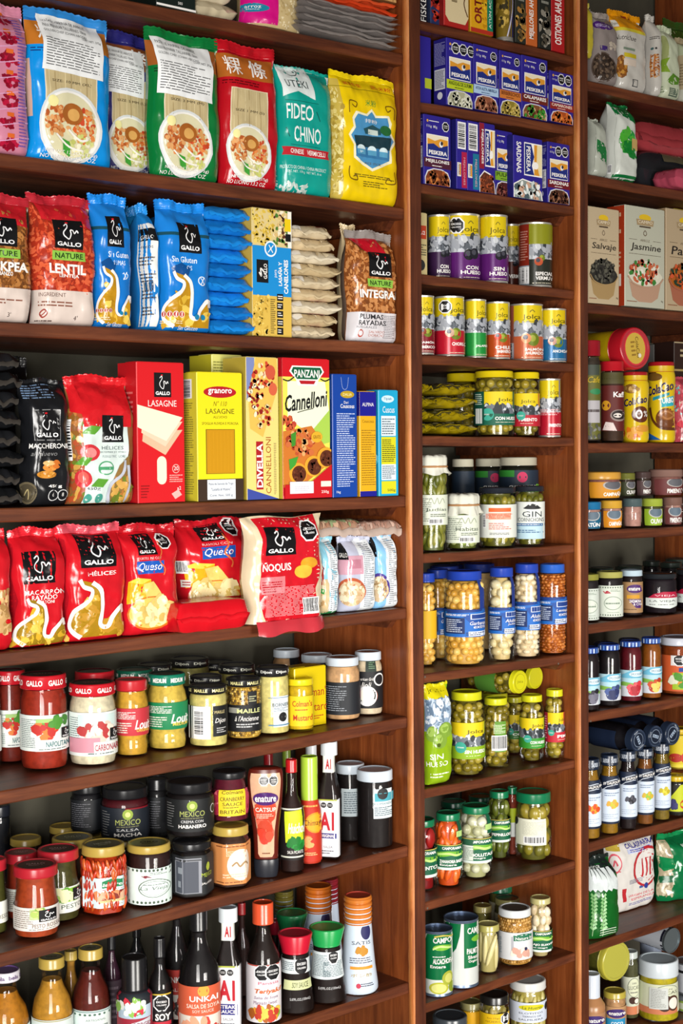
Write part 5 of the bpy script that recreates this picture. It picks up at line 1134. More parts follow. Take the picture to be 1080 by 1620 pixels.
def ketchup():
    c, r, H = solve_round('F', 393, 449, 1207, 1394, None, None, 1); c.y += 0
    o = root('ketchup_bottle', 'upside-down ketchup bottle with peach label and black cap', 'bottle', c, -math.atan2(c.x-CAM.x, c.y-CAM.y)); sy = .55
    P = [(.66*r, .165*H), (.68*r, .18*H), (.70*r, .3*H), (.74*r, .42*H), (.84*r, .56*H), (.94*r, .7*H), (1.0*r, .84*H), (1.0*r, .92*H), (.97*r, .955*H), (.9*r, .985*H), (.7*r, 1*H), (0, H)]
    mb = MB(); lathe(mb, P, '#5c1a10', 28, None, sy); mb.build('bottle', PLASTIC, o)
    mb = MB(); lathe(mb, [(0, 0), (.6*r, 0), (.66*r, .006), (.7*r, .1*H), (.7*r, .15*H), (.68*r, .16*H), (0, .163*H)], '#23252c', 28, None, sy*1.1); mb.build('cap', PLASTIC, o)
    A = Art(PI*r, .72*H, .005, 3)
    A.p([(.2, .02), (.8, .02), (.82, .1), (.8, .3), (.75, .5), (.72, .7), (.72, .95), (.66, .99), (.34, .99), (.28, .95), (.28, .7), (.25, .5), (.2, .3), (.18, .1)], '#d4a888')
    A.blobs(.5, .55, .2, .3, ['#c8503c', '#d8604a', '#c0442e'], 60, .09, 1.4); A.e(.46, .78, .11, .06, '#d83a2a'); A.e(.58, .74, .1, .055, '#e0503a'); A.e(.4, .7, .09, .05, '#c83a28')
    A.octs(.56, .1, .085, 2); A.e(.5, .31, .25, .075, '#4a2468'); A.t(.5, .31, .07, 'enature', W_, w=.4, b=.02); A.t(.5, .435, .05, 'CATSUP', '#f0dcd0', w=.42, b=.02); A.ln(.3, .48, .66, .54, 3, '#e8c0a8'); A.ln(.4, .93, .62, .96, 1, '#7a4a30')
    zt = .97*H
    def surf(x, y, f):
        t = (x-.5)*PI; z = zt-.72*H*y*1.1; q = interp(P, z)+f; return (q*math.sin(t), -q*math.cos(t)*sy-f, z)
    mb = MB(); A.emit(mb, surf, .0005, .00025); mb.build('label', FILM, o)
ketchup()
jar(F_, 441, 483, 1199, 1384, 'hot_sauce_bottle', 'dark salsa bottle with bright red cap and yellow label', 'bottle', prof='hot', body='#26120e', lid=('#b81c20', '#b81c20'), lidh=.021, labs=[(.42, .88, 150, '#1a1414', lambda A: (A.r(-.5, .0, 1.5, .03, '#d8d8c8'), A.p([(.2, .06), (1, .03), (1.05, .62), (.25, .66)], '#c8d428'), A.t(.68, .38, .2, 'Huichol', W_, w=.66, sh=.3, b=.02), A.blobs(.66, .68, .3, .1, ['#1f8a34', '#167028'], 14, .12), A.t(.62, .84, .06, 'SALSA PICANTE', W_, w=.6), A.r(-.5, .92, 1.5, .95, '#d8d8c8')))])
jar(F_, 471, 509, 1193, 1371, 'hot_sauce_bottle', 'red hot sauce bottle with a lime green sleeve', 'bottle', prof='sleeve', body='#b8301a', lid=('#a8c83c', '#a0c034'), lidh=.078, cap_r=.70, labs=[(.40, .96, 150, '#b82c18', lambda A: (A.ln(.2, .06, .9, .12, 1, '#e0a050'), A.e(.8, .36, .5, .17, '#e08a1c'), A.e(.8, .36, .44, .145, '#e8a020'), A.t(.62, .37, .12, 'Chimay', '#3a1410', w=.7), A.blobs(.4, .7, .25, .12, ['#e0602c', '#f0a060'], 10, .1), A.ln(.2, .84, .8, .9, 2, '#f0c080')))])
A1 = lambda big: (lambda A: (A.r(.0, .0, 1., .025, '#a8b040'), A.octs(.5, .1, .14, 2), A.t(.5, .38, .32, 'A1', '#b01828', w=.66, b=.04), A.r(.1, .59, .95, .76 if big else .68, '#2a2a7a'), A.t(.52, .635, .055, 'STEAK' if big else 'ORIGINAL', W_, w=.66, b=.02), A.t(.52, .71, .055, 'SAUCE', W_, w=.66, b=.02) if big else None, A.t(.5, .83, .04, '1 SALSA', '#3a3a44', w=.5), A.ln(.25, .88, .8, .96, 2, '#5a5a64'), A.ln(-.4, .1, -.1, .9, 18, '#8a8a94')))
A1n = (.115, .26, 100, '#e0e2d8', lambda A: (A.t(.55, .5, .6, 'A1', '#b01828', w=.5 if A.flat else .16, b=.04),), PAPER, 'neck_label')
jar(F_, 495, 548, 1170, 1364, 'steak_sauce_bottle', 'white-capped dark steak sauce bottle beside the lime-sleeved bottle', 'bottle', prof='a1', sec=4, turn=-14, body='#1f1210', lid=('#d8dce0', '#c8ccd4'), labs=[(.48, .97, 80, '#e2e4e8', A1(False)), A1n])
jar(F_, 476, 508, 1176, None, 'steak_sauce_bottle', 'white-capped dark bottle hidden behind the lime-sleeved bottle', 'bottle', d=.12, prof='a1', body='#1f1210', lid=('#d8dce0', '#c8ccd4'), labs=[A1n])
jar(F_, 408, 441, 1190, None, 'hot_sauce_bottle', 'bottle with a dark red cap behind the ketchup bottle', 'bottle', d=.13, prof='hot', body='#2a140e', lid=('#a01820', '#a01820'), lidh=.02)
jar(F_, 438, 468, 1184, None, 'hot_sauce_bottle', 'bottle with an olive green cap behind the red-capped bottle', 'bottle', d=.14, prof='hot', body='#3a2c12', lid=('#7a9030', '#7a9030'), lidh=.03)
jar(F_, 530, 577, 1202, None, 'salsa_jar', 'black jar with white lid, left of the white-lidded pair', 'jar', d=.075, prof='wide', body='#1a1414', lid=WL, lidh=.016, labs=[(.3, .66, 45, '#c4d0d4', lambda A: A.ln(.4, .1, .8, .9, 10, '#5a6a74'), PAPER, 'label', 10)])
jar(F_, 564, 622, 1210, 1345, 'salsa_jar', 'black jar with white lid, right of the white-lidded pair', 'jar', prof='wide', body='#1a1414', lid=WL, lidh=.018, labs=[(.22, .6, 34, '#cfdcdf', lambda A: (A.r(.5, .14, 1.05, .42, '#4aa0b0'), A.e(.72, .16, .1, None, '#2a2a2c'), A.r(.64, .16, .8, .3, '#2a2a2c'), A.t(.75, .5, .07, 'KOMANDU', '#4a6a74', w=.36), A.ln(.58, .6, .94, .92, 5, '#5a6a74')), PAPER, 'label', 30)])

# ---- shelf G: bottles
G_ = 'G'
for kw in (dict(x=(-26, 47, 1526, 1690), n='juice_bottle', l='amber bottle with purple and white lid at the lower left corner', b='#b8781c', lid=('#d8d4dc', '#7a5a9a'), lt=('bela', '#7a6a8a')),
           dict(x=(51, 116, 1506, 1680), n='juice_bottle', l='amber sauce bottle with gold lid, left of the red-brown bottle', b='#bf8a2c', lid=GD, la=topring('#8a8a70', '#4a4a3a', 'ORG')),
           dict(x=(114, 176, 1492, 1665), n='sauce_bottle', l='red-brown barbecue bottle with gold lid', b='#5c1c12', lid=GD, la=topring('#8a8a70', '#4a4a3a', 'ORG'), lab=lambda A: (A.r(-.5, .02, 1.5, .06, '#8aa0a0'), [A.e(.1+i*.12, .12, .025, .035, '#4a6a5a', 6) for i in range(8)], A.t(.62, .28, .06, 'ARTESANAL', '#6a7a74', w=.34), A.ln(.3, .4, .9, .8, 3, '#7a8a84')))):
    x0, x1, yt, yb = kw['x']
    jar(G_, x0, x1, yt, yb, kw['n'], kw['l'], 'bottle', prof='jugs', body=kw['b'], lid=kw['lid'], lidtxt=kw.get('lt'), lidart=kw.get('la'), fill=.86, labs=[(.585, .93, 150, '#d6e2de', kw.get('lab') or (lambda A: (A.r(-.5, .02, 1.5, .05, '#a8a070'), A.ln(.2, .2, .8, .8, 4, '#8a8a70'))))])
jar(G_, 186, 241, 1506, 1668, 'vinegar_bottle', 'balsamic cream bottle with black conical cap and strawberry mark', 'bottle', prof='conic', glass=False, body='#1a1b20', lid=BK, lidh=.05, cap_r=.72, labs=[(.36, .98, 150, '#9a2638', lambda A: (A.r(-.5, 0, 1.5, .34, '#20262c'), A.r(-.5, .2, 1.5, .42, '#b0c4d4'), A.blobs(.42, .22, .4, .13, ['#5a9a34', '#e0e4da', '#c83040', '#8ab850', '#f0f0ea'], 34, .09), A.p([(.4, .5), (1, .42), (1, .56), (.4, .62)], '#c8ccd4'), A.t(.72, .53, .07, 'BORGES', '#8a1c30', w=.5, b=.01))), (.22, .34, 16, None, lambda A: (A.e(.8, .5, .1, None, '#c02c40'),), PAPER, 'emblem', 0)])
jar(G_, 234, 274, 1480, 1650, 'soy_sauce_bottle', 'slim black soy sauce bottle with square black cap', 'bottle', prof='hot', body='#151213', lid=BK, lidh=.03, labs=[(.52, .98, 150, '#17161a', lambda A: (A.r(-.5, .0, 1.5, .03, '#c8a83a'), A.octs(.55, .2, .2), A.t(.6, .5, .15, 'SOY', W_, w=.6, b=.03), A.r(.1, .6, 1, .68, '#b82a3a')))])
jar(G_, 258, 300, 1420, None, 'soy_sauce_bottle', 'red-labelled soy bottle half hidden behind its tall twin', 'bottle', d=.11, prof='sauce', body='#141012', lid=BK, lidh=.03, labs=[(.56, .97, 150, '#c03c34', lambda A: (A.t(.45, .2, .12, 'UNKAI', W_, w=.7, b=.02), A.t(.45, .4, .07, 'SALSA', W_, w=.6), A.r(-.5, .5, 1.5, 1, '#d8d0c8'), A.blobs(.5, .75, .3, .2, ['#3a2a2a', '#a83a30'], 10, .12)))])
jar(G_, 283, 349, 1432, 1665, 'soy_sauce_bottle', 'tall dark soy bottle with red-orange label', 'bottle', prof='sauce', body='#141012', lid=BK, lidh=.034, labs=[(.545, .97, 150, '#cf5c3c', lambda A: (A.e(.6, .08, .09, None, '#d8a03c'), A.t(.6, .22, .1, 'UNKAI', W_, w=.66, b=.02), A.t(.58, .35, .075, 'SALSA DE SOYA', '#f0dccc', w=.76, b=.01), A.t(.58, .44, .05, 'SOY SAUCE', '#f0dccc', w=.5), A.r(-.5, .52, 1.5, 1, '#e0d8cc'), A.blobs(.5, .75, .4, .2, ['#c83c34', '#e0a080'], 14, .1)))])
jar(G_, 328, 397, 1430, 1650, 'steak_sauce_bottle', 'large steak sauce bottle with white cap, lower shelf', 'bottle', prof='a1', sec=4, turn=-10, body='#1a100e', lid=('#d8e0e4', '#c8d0d8'), labs=[(.45, .97, 80, '#e2e4e8', A1(True)), A1n])
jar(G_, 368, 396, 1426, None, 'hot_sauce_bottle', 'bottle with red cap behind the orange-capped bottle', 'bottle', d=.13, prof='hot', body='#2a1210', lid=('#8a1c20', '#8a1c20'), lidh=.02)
jar(G_, 390, 445, 1423, 1645, 'teriyaki_bottle', 'dark teriyaki bottle with orange screw cap', 'bottle', prof='sauce', body='#1c100c', lid=('#d8502c', '#d8502c'), lidh=.034, cap_r=.6, labs=[(.49, .97, 150, '#dcd6da', lambda A: (A.r(-.5, 0, 1.5, .02, '#b04030'), A.octs(.62, .13, .15, 2), A.t(.66, .31, .05, 'Panasia', '#c83c60', w=.4), A.t(.62, .46, .1, 'Teriyaki', '#c8601c', w=.74, b=.03, sh=.2), A.t(.56, .57, .06, 'Salsa de Soya', '#6a4a6a', w=.66, sh=.2), A.t(.54, .65, .06, 'Marinado Sweet', '#6a4a6a', w=.66, sh=.2), A.blobs(.55, .84, .42, .12, ['#7aa830', '#d8902c', '#a85a20', '#e0c050', '#b83a28'], 40, .09)))])
SOYC = '#1a0f0d'
jar(G_, 437, 498, 1466, 1612, 'soy_sauce_bottle', 'small flared soy bottle with red pouring cap', 'bottle', prof='flask', body=SOYC, lid=('#c01830', '#c82a40'), knurl=0, labs=[(.3, .48, 120, '#cfd8da', lambda A: (A.ln(.1, .15, .55, .8, 5, '#6a7a80'), A.octs(.72, .45, .17)),), (.56, .68, 60, '#c8ce9a', lambda A: (A.t(.64, .5, .55, 'SOY SAUCE', '#2a2a1a', w=.5, sh=.2),), PAPER, 'label', 14), (.76, .84, 60, None, lambda A: (A.t(.62, .5, .5, '5.07FL.OZ.(150mL)', '#d8d8d8', w=.56),), PAPER, 'print', 0)])
jar(G_, 486, 549, 1456, 1604, 'soy_sauce_bottle', 'small flared soy bottle with green pouring cap and white label', 'bottle', prof='flask', body=SOYC, lid=('#1e9a4c', '#2aaa58'), labs=[(.3, .66, 82, '#d2dcde', lambda A: (A.ln(.1, .1, .5, .9, 14, '#6a7a80'), A.ln(.5, .36, .95, .92, 10, '#6a7a80'), A.octs(.72, .17, .12, 1))), (.74, .82, 60, None, lambda A: (A.t(.56, .5, .5, '5.07FL.OZ.(150mL)', '#d8d8d8', w=.6),), PAPER, 'print', 0)])
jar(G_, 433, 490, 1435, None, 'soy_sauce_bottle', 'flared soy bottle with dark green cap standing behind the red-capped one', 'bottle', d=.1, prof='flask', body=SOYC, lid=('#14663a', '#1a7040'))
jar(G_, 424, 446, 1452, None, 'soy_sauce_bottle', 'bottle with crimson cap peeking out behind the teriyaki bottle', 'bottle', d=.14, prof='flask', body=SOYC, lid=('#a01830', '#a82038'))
RC = ('#c8742c', '#c04838')
sat = lambda A: (A.e(.78, .08, .13, None, '#2a2a5a'), A.t(.62, .25, .055, 'SATIS', '#4a4a54', w=.44), A.blobs(.62, .37, .1, .06, ['#c89a30', '#b88020'], 10, .06), A.ln(.36, .47, .84, .57, 3, '#4a4a5a', .4), A.r(.38, .61, .84, .655, '#d8902c'), A.t(.6, .745, .05, 'ポン酢', '#b89a4a', w=.4), A.e(.5, .9, .04, None, '#b8304a'), A.ln(.62, .86, .86, .92, 2, '#4a4a5a'))
jar(G_, 536, 598, 1409, 1590, 'ponzu_bottle', 'white flared sauce bottle with ridged orange cap at shelf front', 'bottle', prof='satis', glass=False, body='#c9d6e4', lid=RC, ridges=5, labs=[(.3, .97, 150, None, sat)])
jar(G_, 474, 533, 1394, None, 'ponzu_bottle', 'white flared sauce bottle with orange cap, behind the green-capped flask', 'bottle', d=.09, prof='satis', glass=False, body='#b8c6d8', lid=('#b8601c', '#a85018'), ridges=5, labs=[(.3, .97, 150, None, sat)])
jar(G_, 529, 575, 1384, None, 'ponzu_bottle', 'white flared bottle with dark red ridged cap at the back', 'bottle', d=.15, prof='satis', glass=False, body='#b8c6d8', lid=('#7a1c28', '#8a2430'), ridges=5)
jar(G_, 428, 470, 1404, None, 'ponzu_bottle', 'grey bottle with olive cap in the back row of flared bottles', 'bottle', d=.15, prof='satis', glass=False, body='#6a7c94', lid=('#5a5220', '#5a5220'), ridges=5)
for x0, x1, yt, d, lb, c in ((160, 192, 1470, .16, 'dark wine-coloured bottle behind the barbecue bottle', '#3a1a2c'), (296, 322, 1412, .2, 'dark bottle at the back between the soy bottles', '#17161a'), (200, 232, 1452, .22, 'dark bottle at the back above the black conical cap', '#141418')):
    jar(G_, x0, x1, yt, None, 'sauce_bottle', lb, 'bottle', d=d, prof='sauce', body=c, lid=BK, lidh=.03, labs=[(.5, .95, 150, '#4a3a44' if c == '#3a1a2c' else '#26262c', lambda A: A.ln(.2, .1, .8, .9, 6, '#7a6a74'))])
jar(G_, 96, 128, 1500, None, 'juice_bottle', 'amber bottle in the back row between the amber and barbecue bottles', 'bottle', d=.13, prof='jugs', body='#a8782c', lid=GD)
# ================================================================== MIDDLE BAY
# ---- first shelf: tins and flat boxes
a_ = 'a'
carton(a_, 659, 676, -58, 'fish_box', 'dark flat box at the left end of the tinned fish row', 'box', dp=.09, d=.02, front=('#1c1a22', lambda A: A.t(.6, .7, .5, 'FISKER', W_, w=.5, rot=90)), side=('#16141a', None))
carton(a_, 681, 695, -46, 'fish_box', 'narrow box with red food picture among tinned fish', 'box', dp=.09, d=.012, front=('#20305a', lambda A: A.blobs(.5, .6, .55, .36, ['#a8281c', '#c83c24', '#7a1a18'], 40, .2)), side=('#1a2440', None))
carton(a_, 702, 741, -60, 'fish_box', 'cream and red box with rounded corner panel, tinned fish row', 'box', dp=.09, d=.0, front=('#a82420', lambda A: (A.p([(.05, 0), (.98, 0), (.98, .82), (.85, .93), (.2, .93), (.05, .84)], '#d8c69c'), A.r(.3, .4, .52, .62, '#8a7a5a'), A.ln(.33, .42, .5, .6, 4, '#d8c69c'), A.stroke([(.98, .4), (.8, .6), (.95, .8)], .04, '#5a3a20'))), side=('#7a1a18', None))
carton(a_, 744, 779, -60, 'fish_box', 'yellow and green flat box with upright maroon lettering', 'box', dp=.09, d=.0, front=('#d8a018', lambda A: (A.r(.74, 0, 1, 1, '#1a7a5a'), A.t(.34, .62, .34, 'ORTIZ', '#7a1c18', w=.5, rot=90, b=.03), A.fill(.5, .2, .72, .9, ['#e8b828', '#c08810'], 30, .06), A.t(.86, .62, .13, 'ATÚN ACEITE', W_, w=.56, rot=90), A.r(0, .94, 1, 1, '#b03020'))), side=('#b07c14', None))
jar(a_, 784, 812, -60, None, 'fish_tin', 'upright oval fish tin with pale rim, tinned fish row', 'tin', prof='can', d=.0, tin='#b8b4ac', labs=[(.05, .95, 160, '#7a6420', lambda A: (A.blobs(.4, .6, .4, .3, ['#a88a3a', '#c8a850', '#3a3420'], 30, .1), A.r(.8, 0, 1, 1, '#2a2a5a'), A.stroke([(.7, .0), (.95, .5), (.7, 1.0)], .05, '#c8c4d8')), CANP)])
for x0, x1, c, w, lb, cc in ((815, 832, '#2a2c26', 'EN ACEITE', 'dark box with mussel picture, left of the orange-spined box', ['#c8a050', '#a87838', '#5a4a2a']), (832, 850, '#c0602a', 'MEJILLONES AHUMADOS', 'orange-brown spined flat box, tinned fish row', None), (852, 871, '#222420', 'BERBERECHOS', 'black box with clam picture, tinned fish row', ['#c0b8a8', '#8a8478', '#4a4438']), (872, 893, '#a81c20', 'OSTIONES AHUMADOS', 'red spined flat box at the right end of the tinned fish row', None)):
    carton(a_, x0, x1, -60, 'fish_box', lb, 'box', dp=.09, d=.0, front=(c, (lambda A, w=w: A.t(.5, .55, .5, w, W_, w=.74, rot=90, b=.02)) if not cc else (lambda A, cc=cc: (A.blobs(.5, .75, .5, .25, cc, 30, .2), A.ln(.2, .1, .8, .5, 6, '#8a8a80')))), side=('#1c1a18', None))

# ---- second and third shelf: boxed seafood in deep blue cartons
PB = '#2a2088'
def pesk(word, wc, wbg, cols, seals=1, lead=True):
    def art(A):
        A.e(.14, .08, .035, None, '#d8a040'); A.ln(.2, .065, .55, .09, 1, W_); A.t(.3, .16, .045, '111g  80g', W_, w=.38)
        A.octs(.8 if seals < 2 else .62, .13, .12 if seals < 2 else .14, seals if seals < 3 else 3)
        A.r(.1, .27, .9, .6, W_); A.r(.125, .28, .875, .47, '#e8dcc0'); A.p([(.125, .33), (.4, .36), (.6, .32), (.875, .33), (.875, .47), (.125, .47)], '#d8942c'); A.p([(.125, .42), (.35, .4), (.55, .45), (.875, .4), (.875, .59), (.125, .59)], '#1c2c7a')
        A.e(.62, .4, .07, .045, '#e8e8e8'); A.e(.64, .385, .045, .03, '#2a2a34'); A.t(.5, .53, .06, 'PESKERA', W_, w=.66, b=.03)
        if wbg: A.r(0, .615, 1, .75, wbg)
        A.t(.5, .66, .06, word, wc, w=.86, b=.02); A.ln(.3, .71, .8, .735, 1, wc)
        A.p([(.04, 1), (.03, .9), (.12, .8), (.35, .76), (.65, .76), (.88, .8), (.97, .9), (.96, 1)], '#d8d8dc'); A.p([(.06, 1), (.06, .9), (.15, .815), (.36, .775), (.64, .775), (.85, .815), (.94, .9), (.94, 1)], cols[0])
        A.fill(.1, .82, .9, .99, cols[1:], 60, .07, 2, lambda x, y: (x-.5)**2/.17+(y-1)**2/.05 < 1)
    return art
def psd(A): A.ln(.1, .05, .9, .4, 16, '#9a98c8', .4); A.r(.1, .45, .9, .76, '#c8c8d0'); A.ln(.15, .47, .85, .74, 12, '#3a3a5a'); A.e(.5, .85, .2, None, '#d0d0d8')
b_ = 'b'
SDB = ('#221c74', psd)
carton(b_, 661, 682, 58, 'seafood_box', 'deep blue seafood box half hidden at the left end of its row', 'seafood box', dp=.035, d=.02, front=(PB, lambda A: A.r(.5, .6, 1, .75, '#a8b428')), side=SDB, mt=PAPER)
carton(b_, 706, 748, 60, 'seafood_box', 'deep blue box with lime band and baby eels, three seals', 'seafood box', dp=.032, d=.0, front=(PB, pesk('ANGULAS DE SURIMI', '#2a3a10', '#b4c424', ['#a8a88a', '#c8c8b0', '#888870', '#d8d8c4'], 3)), side=SDB, mt=PAPER)
carton(b_, 749, 788, 72, 'seafood_box', 'deep blue box with pale blue band and tuna chunks', 'seafood box', dp=.03, d=.0, front=(PB, pesk('ATÚN ALETA AMARILLA', '#1a3a6a', '#a8c4e0', ['#8a5038', '#a86a4c', '#c08a68', '#6a3a28'])), side=SDB, mt=PAPER)
carton(b_, 790, 824, 83, 'seafood_box', 'deep blue box with orange-brown band and cockles', 'seafood box', dp=.03, d=.002, front=(PB, pesk('BERBERECHOS', '#5a2410', '#c87430', ['#8a7a2a', '#b09a40', '#6a5a1c', '#c8b060'])), side=SDB, mt=PAPER)
carton(b_, 825, 866, 92, 'seafood_box', 'deep blue box with squid pieces and parsley', 'seafood box', dp=.03, d=.0, front=(PB, pesk('CALAMARES', W_, '#6a2418', ['#7a4a2a', '#a8784a', '#c8a880', '#5a2a18', '#3a8a2a'])), side=SDB, mt=PAPER)
carton(b_, 874, 911, 101, 'seafood_box', 'deep blue box with orange prawns at the right end', 'seafood box', dp=.034, d=.0, front=(PB, pesk('CAMARONES', '#f0d8c8', '#8a2420', ['#a84a1c', '#d8742c', '#e89048', '#b85820'], 2)), side=SDB, mt=PAPER)
c_ = 'c'
carton(c_, 670, 713, 178, 'seafood_box', 'deep blue box of mussels leftmost on the lower seafood row', 'seafood box', dp=.03, d=.0, front=(PB, pesk('MEJILLONES', W_, '#4a1c30', ['#7a3a1c', '#a85a2a', '#c8783a', '#5a2a14'])), side=SDB, mt=PAPER)
carton(c_, 713, 722, 184, 'seafood_box', 'sliver of a deep blue box wedged behind the barcode boxes', 'seafood box', dp=.03, d=.032, front=(PB, lambda A: (A.r(0, .1, 1, .25, '#e0e0e0'), A.r(0, .62, 1, .76, '#a82440'))), side=SDB, mt=PAPER)
def spine(c):
    return lambda A: (A.bar(.1, .03, .9, .42, False), A.r(.48, .46, 1, .98, c), A.t(.72, .74, .22, 'MEJILLONES', '#d8a8b0', w=.4, rot=-90), A.r(.05, .62, .42, .82, '#e0dcd0'), A.r(.25, .64, .4, .8, '#d8942c'), A.t(.2, .72, .14, 'PESKERA', '#1c2c7a', w=.16, rot=-90))
carton(c_, 722, 738, 186, 'seafood_box', 'seafood box on edge with barcode and red strip', 'seafood box', dp=.06, d=.0, front=(PB, spine('#a81c44')), side=('#1a1866', None), mt=PAPER)
carton(c_, 739, 757, 192, 'seafood_box', 'seafood box on edge with barcode and teal strip', 'seafood box', dp=.06, d=.0, front=(PB, spine('#1a7090')), side=('#1a1866', None), mt=PAPER)
def sidew(word, wbg, cols):
    return lambda A: (A.r(0, 0, .3, .66, wbg) if wbg else None, A.t(.18, .34, .16, word, W_ if not wbg or 1 else wbg, w=.5, rot=-90, b=.02), A.r(.36, .08, .98, .62, W_), A.r(.7, .1, .96, .6, '#d8942c'), A.p([(.8, .1), (.96, .1), (.96, .6), (.88, .6), (.78, .4)], '#e8d8a8'), A.p([(.38, .1), (.6, .1), (.7, .3), (.62, .45), (.7, .6), (.38, .6)], '#1c2c7a'), A.t(.5, .35, .14, 'PESKERA', W_, w=.42, rot=-90, b=.02), A.e(.74, .44, .1, .06, W_),
        A.p([(.0, 1), (0, .78), (.3, .68), (.7, .72), (.95, .86), (1, 1)], W_), A.p([(.03, 1), (.03, .79), (.3, .7), (.68, .74), (.92, .87), (.96, 1)], cols[0]), A.fill(.05, .76, .85, .99, cols[1:], 40, .09, 2.5, lambda x, y: y > .72+.1*abs(x-.35)))
carton(c_, 758, 783, 196, 'seafood_box', 'mussel box stood on its end with sideways lettering', 'seafood box', dp=.03, d=.0, front=(PB, sidew('MEJILLONES', '#8a1c30', ['#5a2a18', '#a8502c', '#7a3a20'])), side=('#1a1866', None), mt=PAPER)
carton(c_, 783, 811, 208, 'seafood_box', 'octopus box with green band, set back a little', 'seafood box', dp=.03, d=.016, front=(PB, pesk('PULPO', '#2a3a10', '#7aa428', ['#4a1c1c', '#7a3a30', '#98584a', '#3a1414'], 0)), side=SDB, mt=PAPER)
carton(c_, 812, 858, 218, 'seafood_box', 'sardine box stood on end with large sideways letters and fish', 'seafood box', dp=.03, d=.0, front=(PB, sidew('SARDINAS', None, ['#8a9490', '#c8d4d0', '#4a5a60', '#c8a088', '#e8ecea'])), side=('#1a1866', None), mt=PAPER)
carton(c_, 866, 901, 222, 'seafood_box', 'sardine box with dark red band at the right end, lower row', 'seafood box', dp=.034, d=.0, front=(PB, pesk('SARDINAS', W_, '#6a1420', ['#4a2a1c', '#7a4a34', '#9a6a4c', '#3a1c14'], 2)), side=SDB, mt=PAPER)

# ---- fourth and fifth shelf: tins of olives
YJ = '#dcc214'
def jolca(c, words, pic, tx=.72, oct_=False, ly=.23):
    def f(A):
        A.r(-.8, 0, 1.8, .33, YJ); A.r(-.8, .33, 1.8, .6, '#8a9098')
        A.fill(0, .35, 1.05, .6, ['#3a3e44', '#c8ccd0', '#5a6068', '#a8acb4'], 70, .09, 2)
        A.r(-.8, .58, 1.8, 1, c); A.t(tx, ly, .11, 'Jolca', '#4a4410', w=.36); A.ln(tx-.18, ly+.07, tx+.16, ly+.09, 1, '#6a6420')
        A.stroke([(tx-.05, ly-.1), (tx, ly-.14), (tx+.05, ly-.1)], .015, '#6a6420')
        for i, (p, q, r, cc) in enumerate(pic): A.e(p, q, r, None, cc); A.e(p-.02, q-.02, r*.5, None, '#9aa03a' if cc == '#6a7a20' else '#4a4a54')
        for i, w in enumerate(words): A.t(tx+.04, .82+i*.075, .06, w, W_, w=min(.5, .085*len(w)), b=.03)
        A.ln(tx-.2, .965, tx+.2, .985, 1, '#e0d8c0')
        if oct_: A.octs(.38, .16, .13)
    return f
BKO = [(.7, .62, .09, '#1a1a1e'), (.84, .6, .09, '#22222a')]
GRO = lambda ac: [(.72, .64, .12, '#6a7a20'), (.52, .62, .09, ac)]
d_ = 'd'
def ccan(k, x0, x1, yt, lb, lab, d=.0, **kw): return can(k, x0, x1, yt, None, 'olive_can', lb, 'can', d=d, labs=[(.03, .97, 175, '#888', lab, CANP)], **kw)
carton(d_, 655, 676, 337, 'oil_carton', 'pale carton with red patch at the left end, black olive row', 'carton', dp=.05, d=.01, front=('#b8a878', lambda A: (A.r(.1, .2, .9, .42, '#a83a20'), A.t(.5, .32, .06, 'DULCE', W_, w=.6), A.ln(.1, .5, .9, .7, 5, '#4a4a3a'), A.e(.5, .85, .3, None, '#2a2a2a'))), side=('#a89868', None))
PUR = '#5a1c6a'
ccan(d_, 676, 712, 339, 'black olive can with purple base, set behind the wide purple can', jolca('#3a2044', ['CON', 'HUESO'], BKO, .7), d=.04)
ccan(d_, 699, 759, 337, 'wide black olive can with purple base and warning seal', jolca(PUR, ['CON', 'HUESO'], BKO, .76, True))
ccan(d_, 757, 803, 339, 'pitted black olive can with purple base, right of the wide one', jolca(PUR, ['SIN', 'HUESO'], BKO, .66, False), d=.002)
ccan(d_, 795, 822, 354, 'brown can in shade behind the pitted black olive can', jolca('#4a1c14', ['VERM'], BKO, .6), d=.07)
ccan(d_, 821, 873, 351, 'vermouth olive can with red left side, alone at the right', lambda A: (jolca('#2a2c24', ['ESPECIAL', 'VERMUT'], [(.7, .56, .06, '#6a7a20'), (.6, .62, .08, '#b8502c')], .72)(A), A.r(.3, 0, 1.0, .33, '#8a8c1c'), A.r(-.4, 0, .32, .68, '#8a2a1c'), A.ln(.08, .1, .26, .6, 12, '#c88a7a'), A.r(-.4, .68, .32, 1, '#98a4b0'), A.bar(.02, .7, .28, .98, False)))
e_ = 'e'
ccan(e_, 650, 687, 467, 'olive can with dark red base cut off by the post', jolca('#7a1420', ['JAMÓN', 'IBÉRICO'], GRO('#8a3a20'), .7), d=.0)
ccan(e_, 686, 735, 468, 'olive can with bright red base and warning seal', jolca('#b8182c', ['CHORIZO'], GRO('#c8a08a'), .8, True), d=.0)
ccan(e_, 734, 769, 473, 'olive can with green base between red and orange cans', jolca('#1f8a3a', ['JALAPEÑO'], [], .82), d=.006)
ccan(e_, 767, 806, 477, 'olive can with orange-red base and a chilli picture', jolca('#b84a1c', ['CHILE', 'HABANERO'], GRO('#c83a20'), .7), d=.004)
ccan(e_, 804, 859, 480, 'olive can with salmon pink left side and base', lambda A: (jolca('#c0603c', ['SALMÓN', 'AHUMADO'], GRO('#d88a60'), .7)(A), A.r(-.4, 0, .18, .7, '#b0604a'), A.r(-.4, .7, .18, 1, '#a8acc0'), A.bar(.0, .7, .16, .98, False)), d=.0)
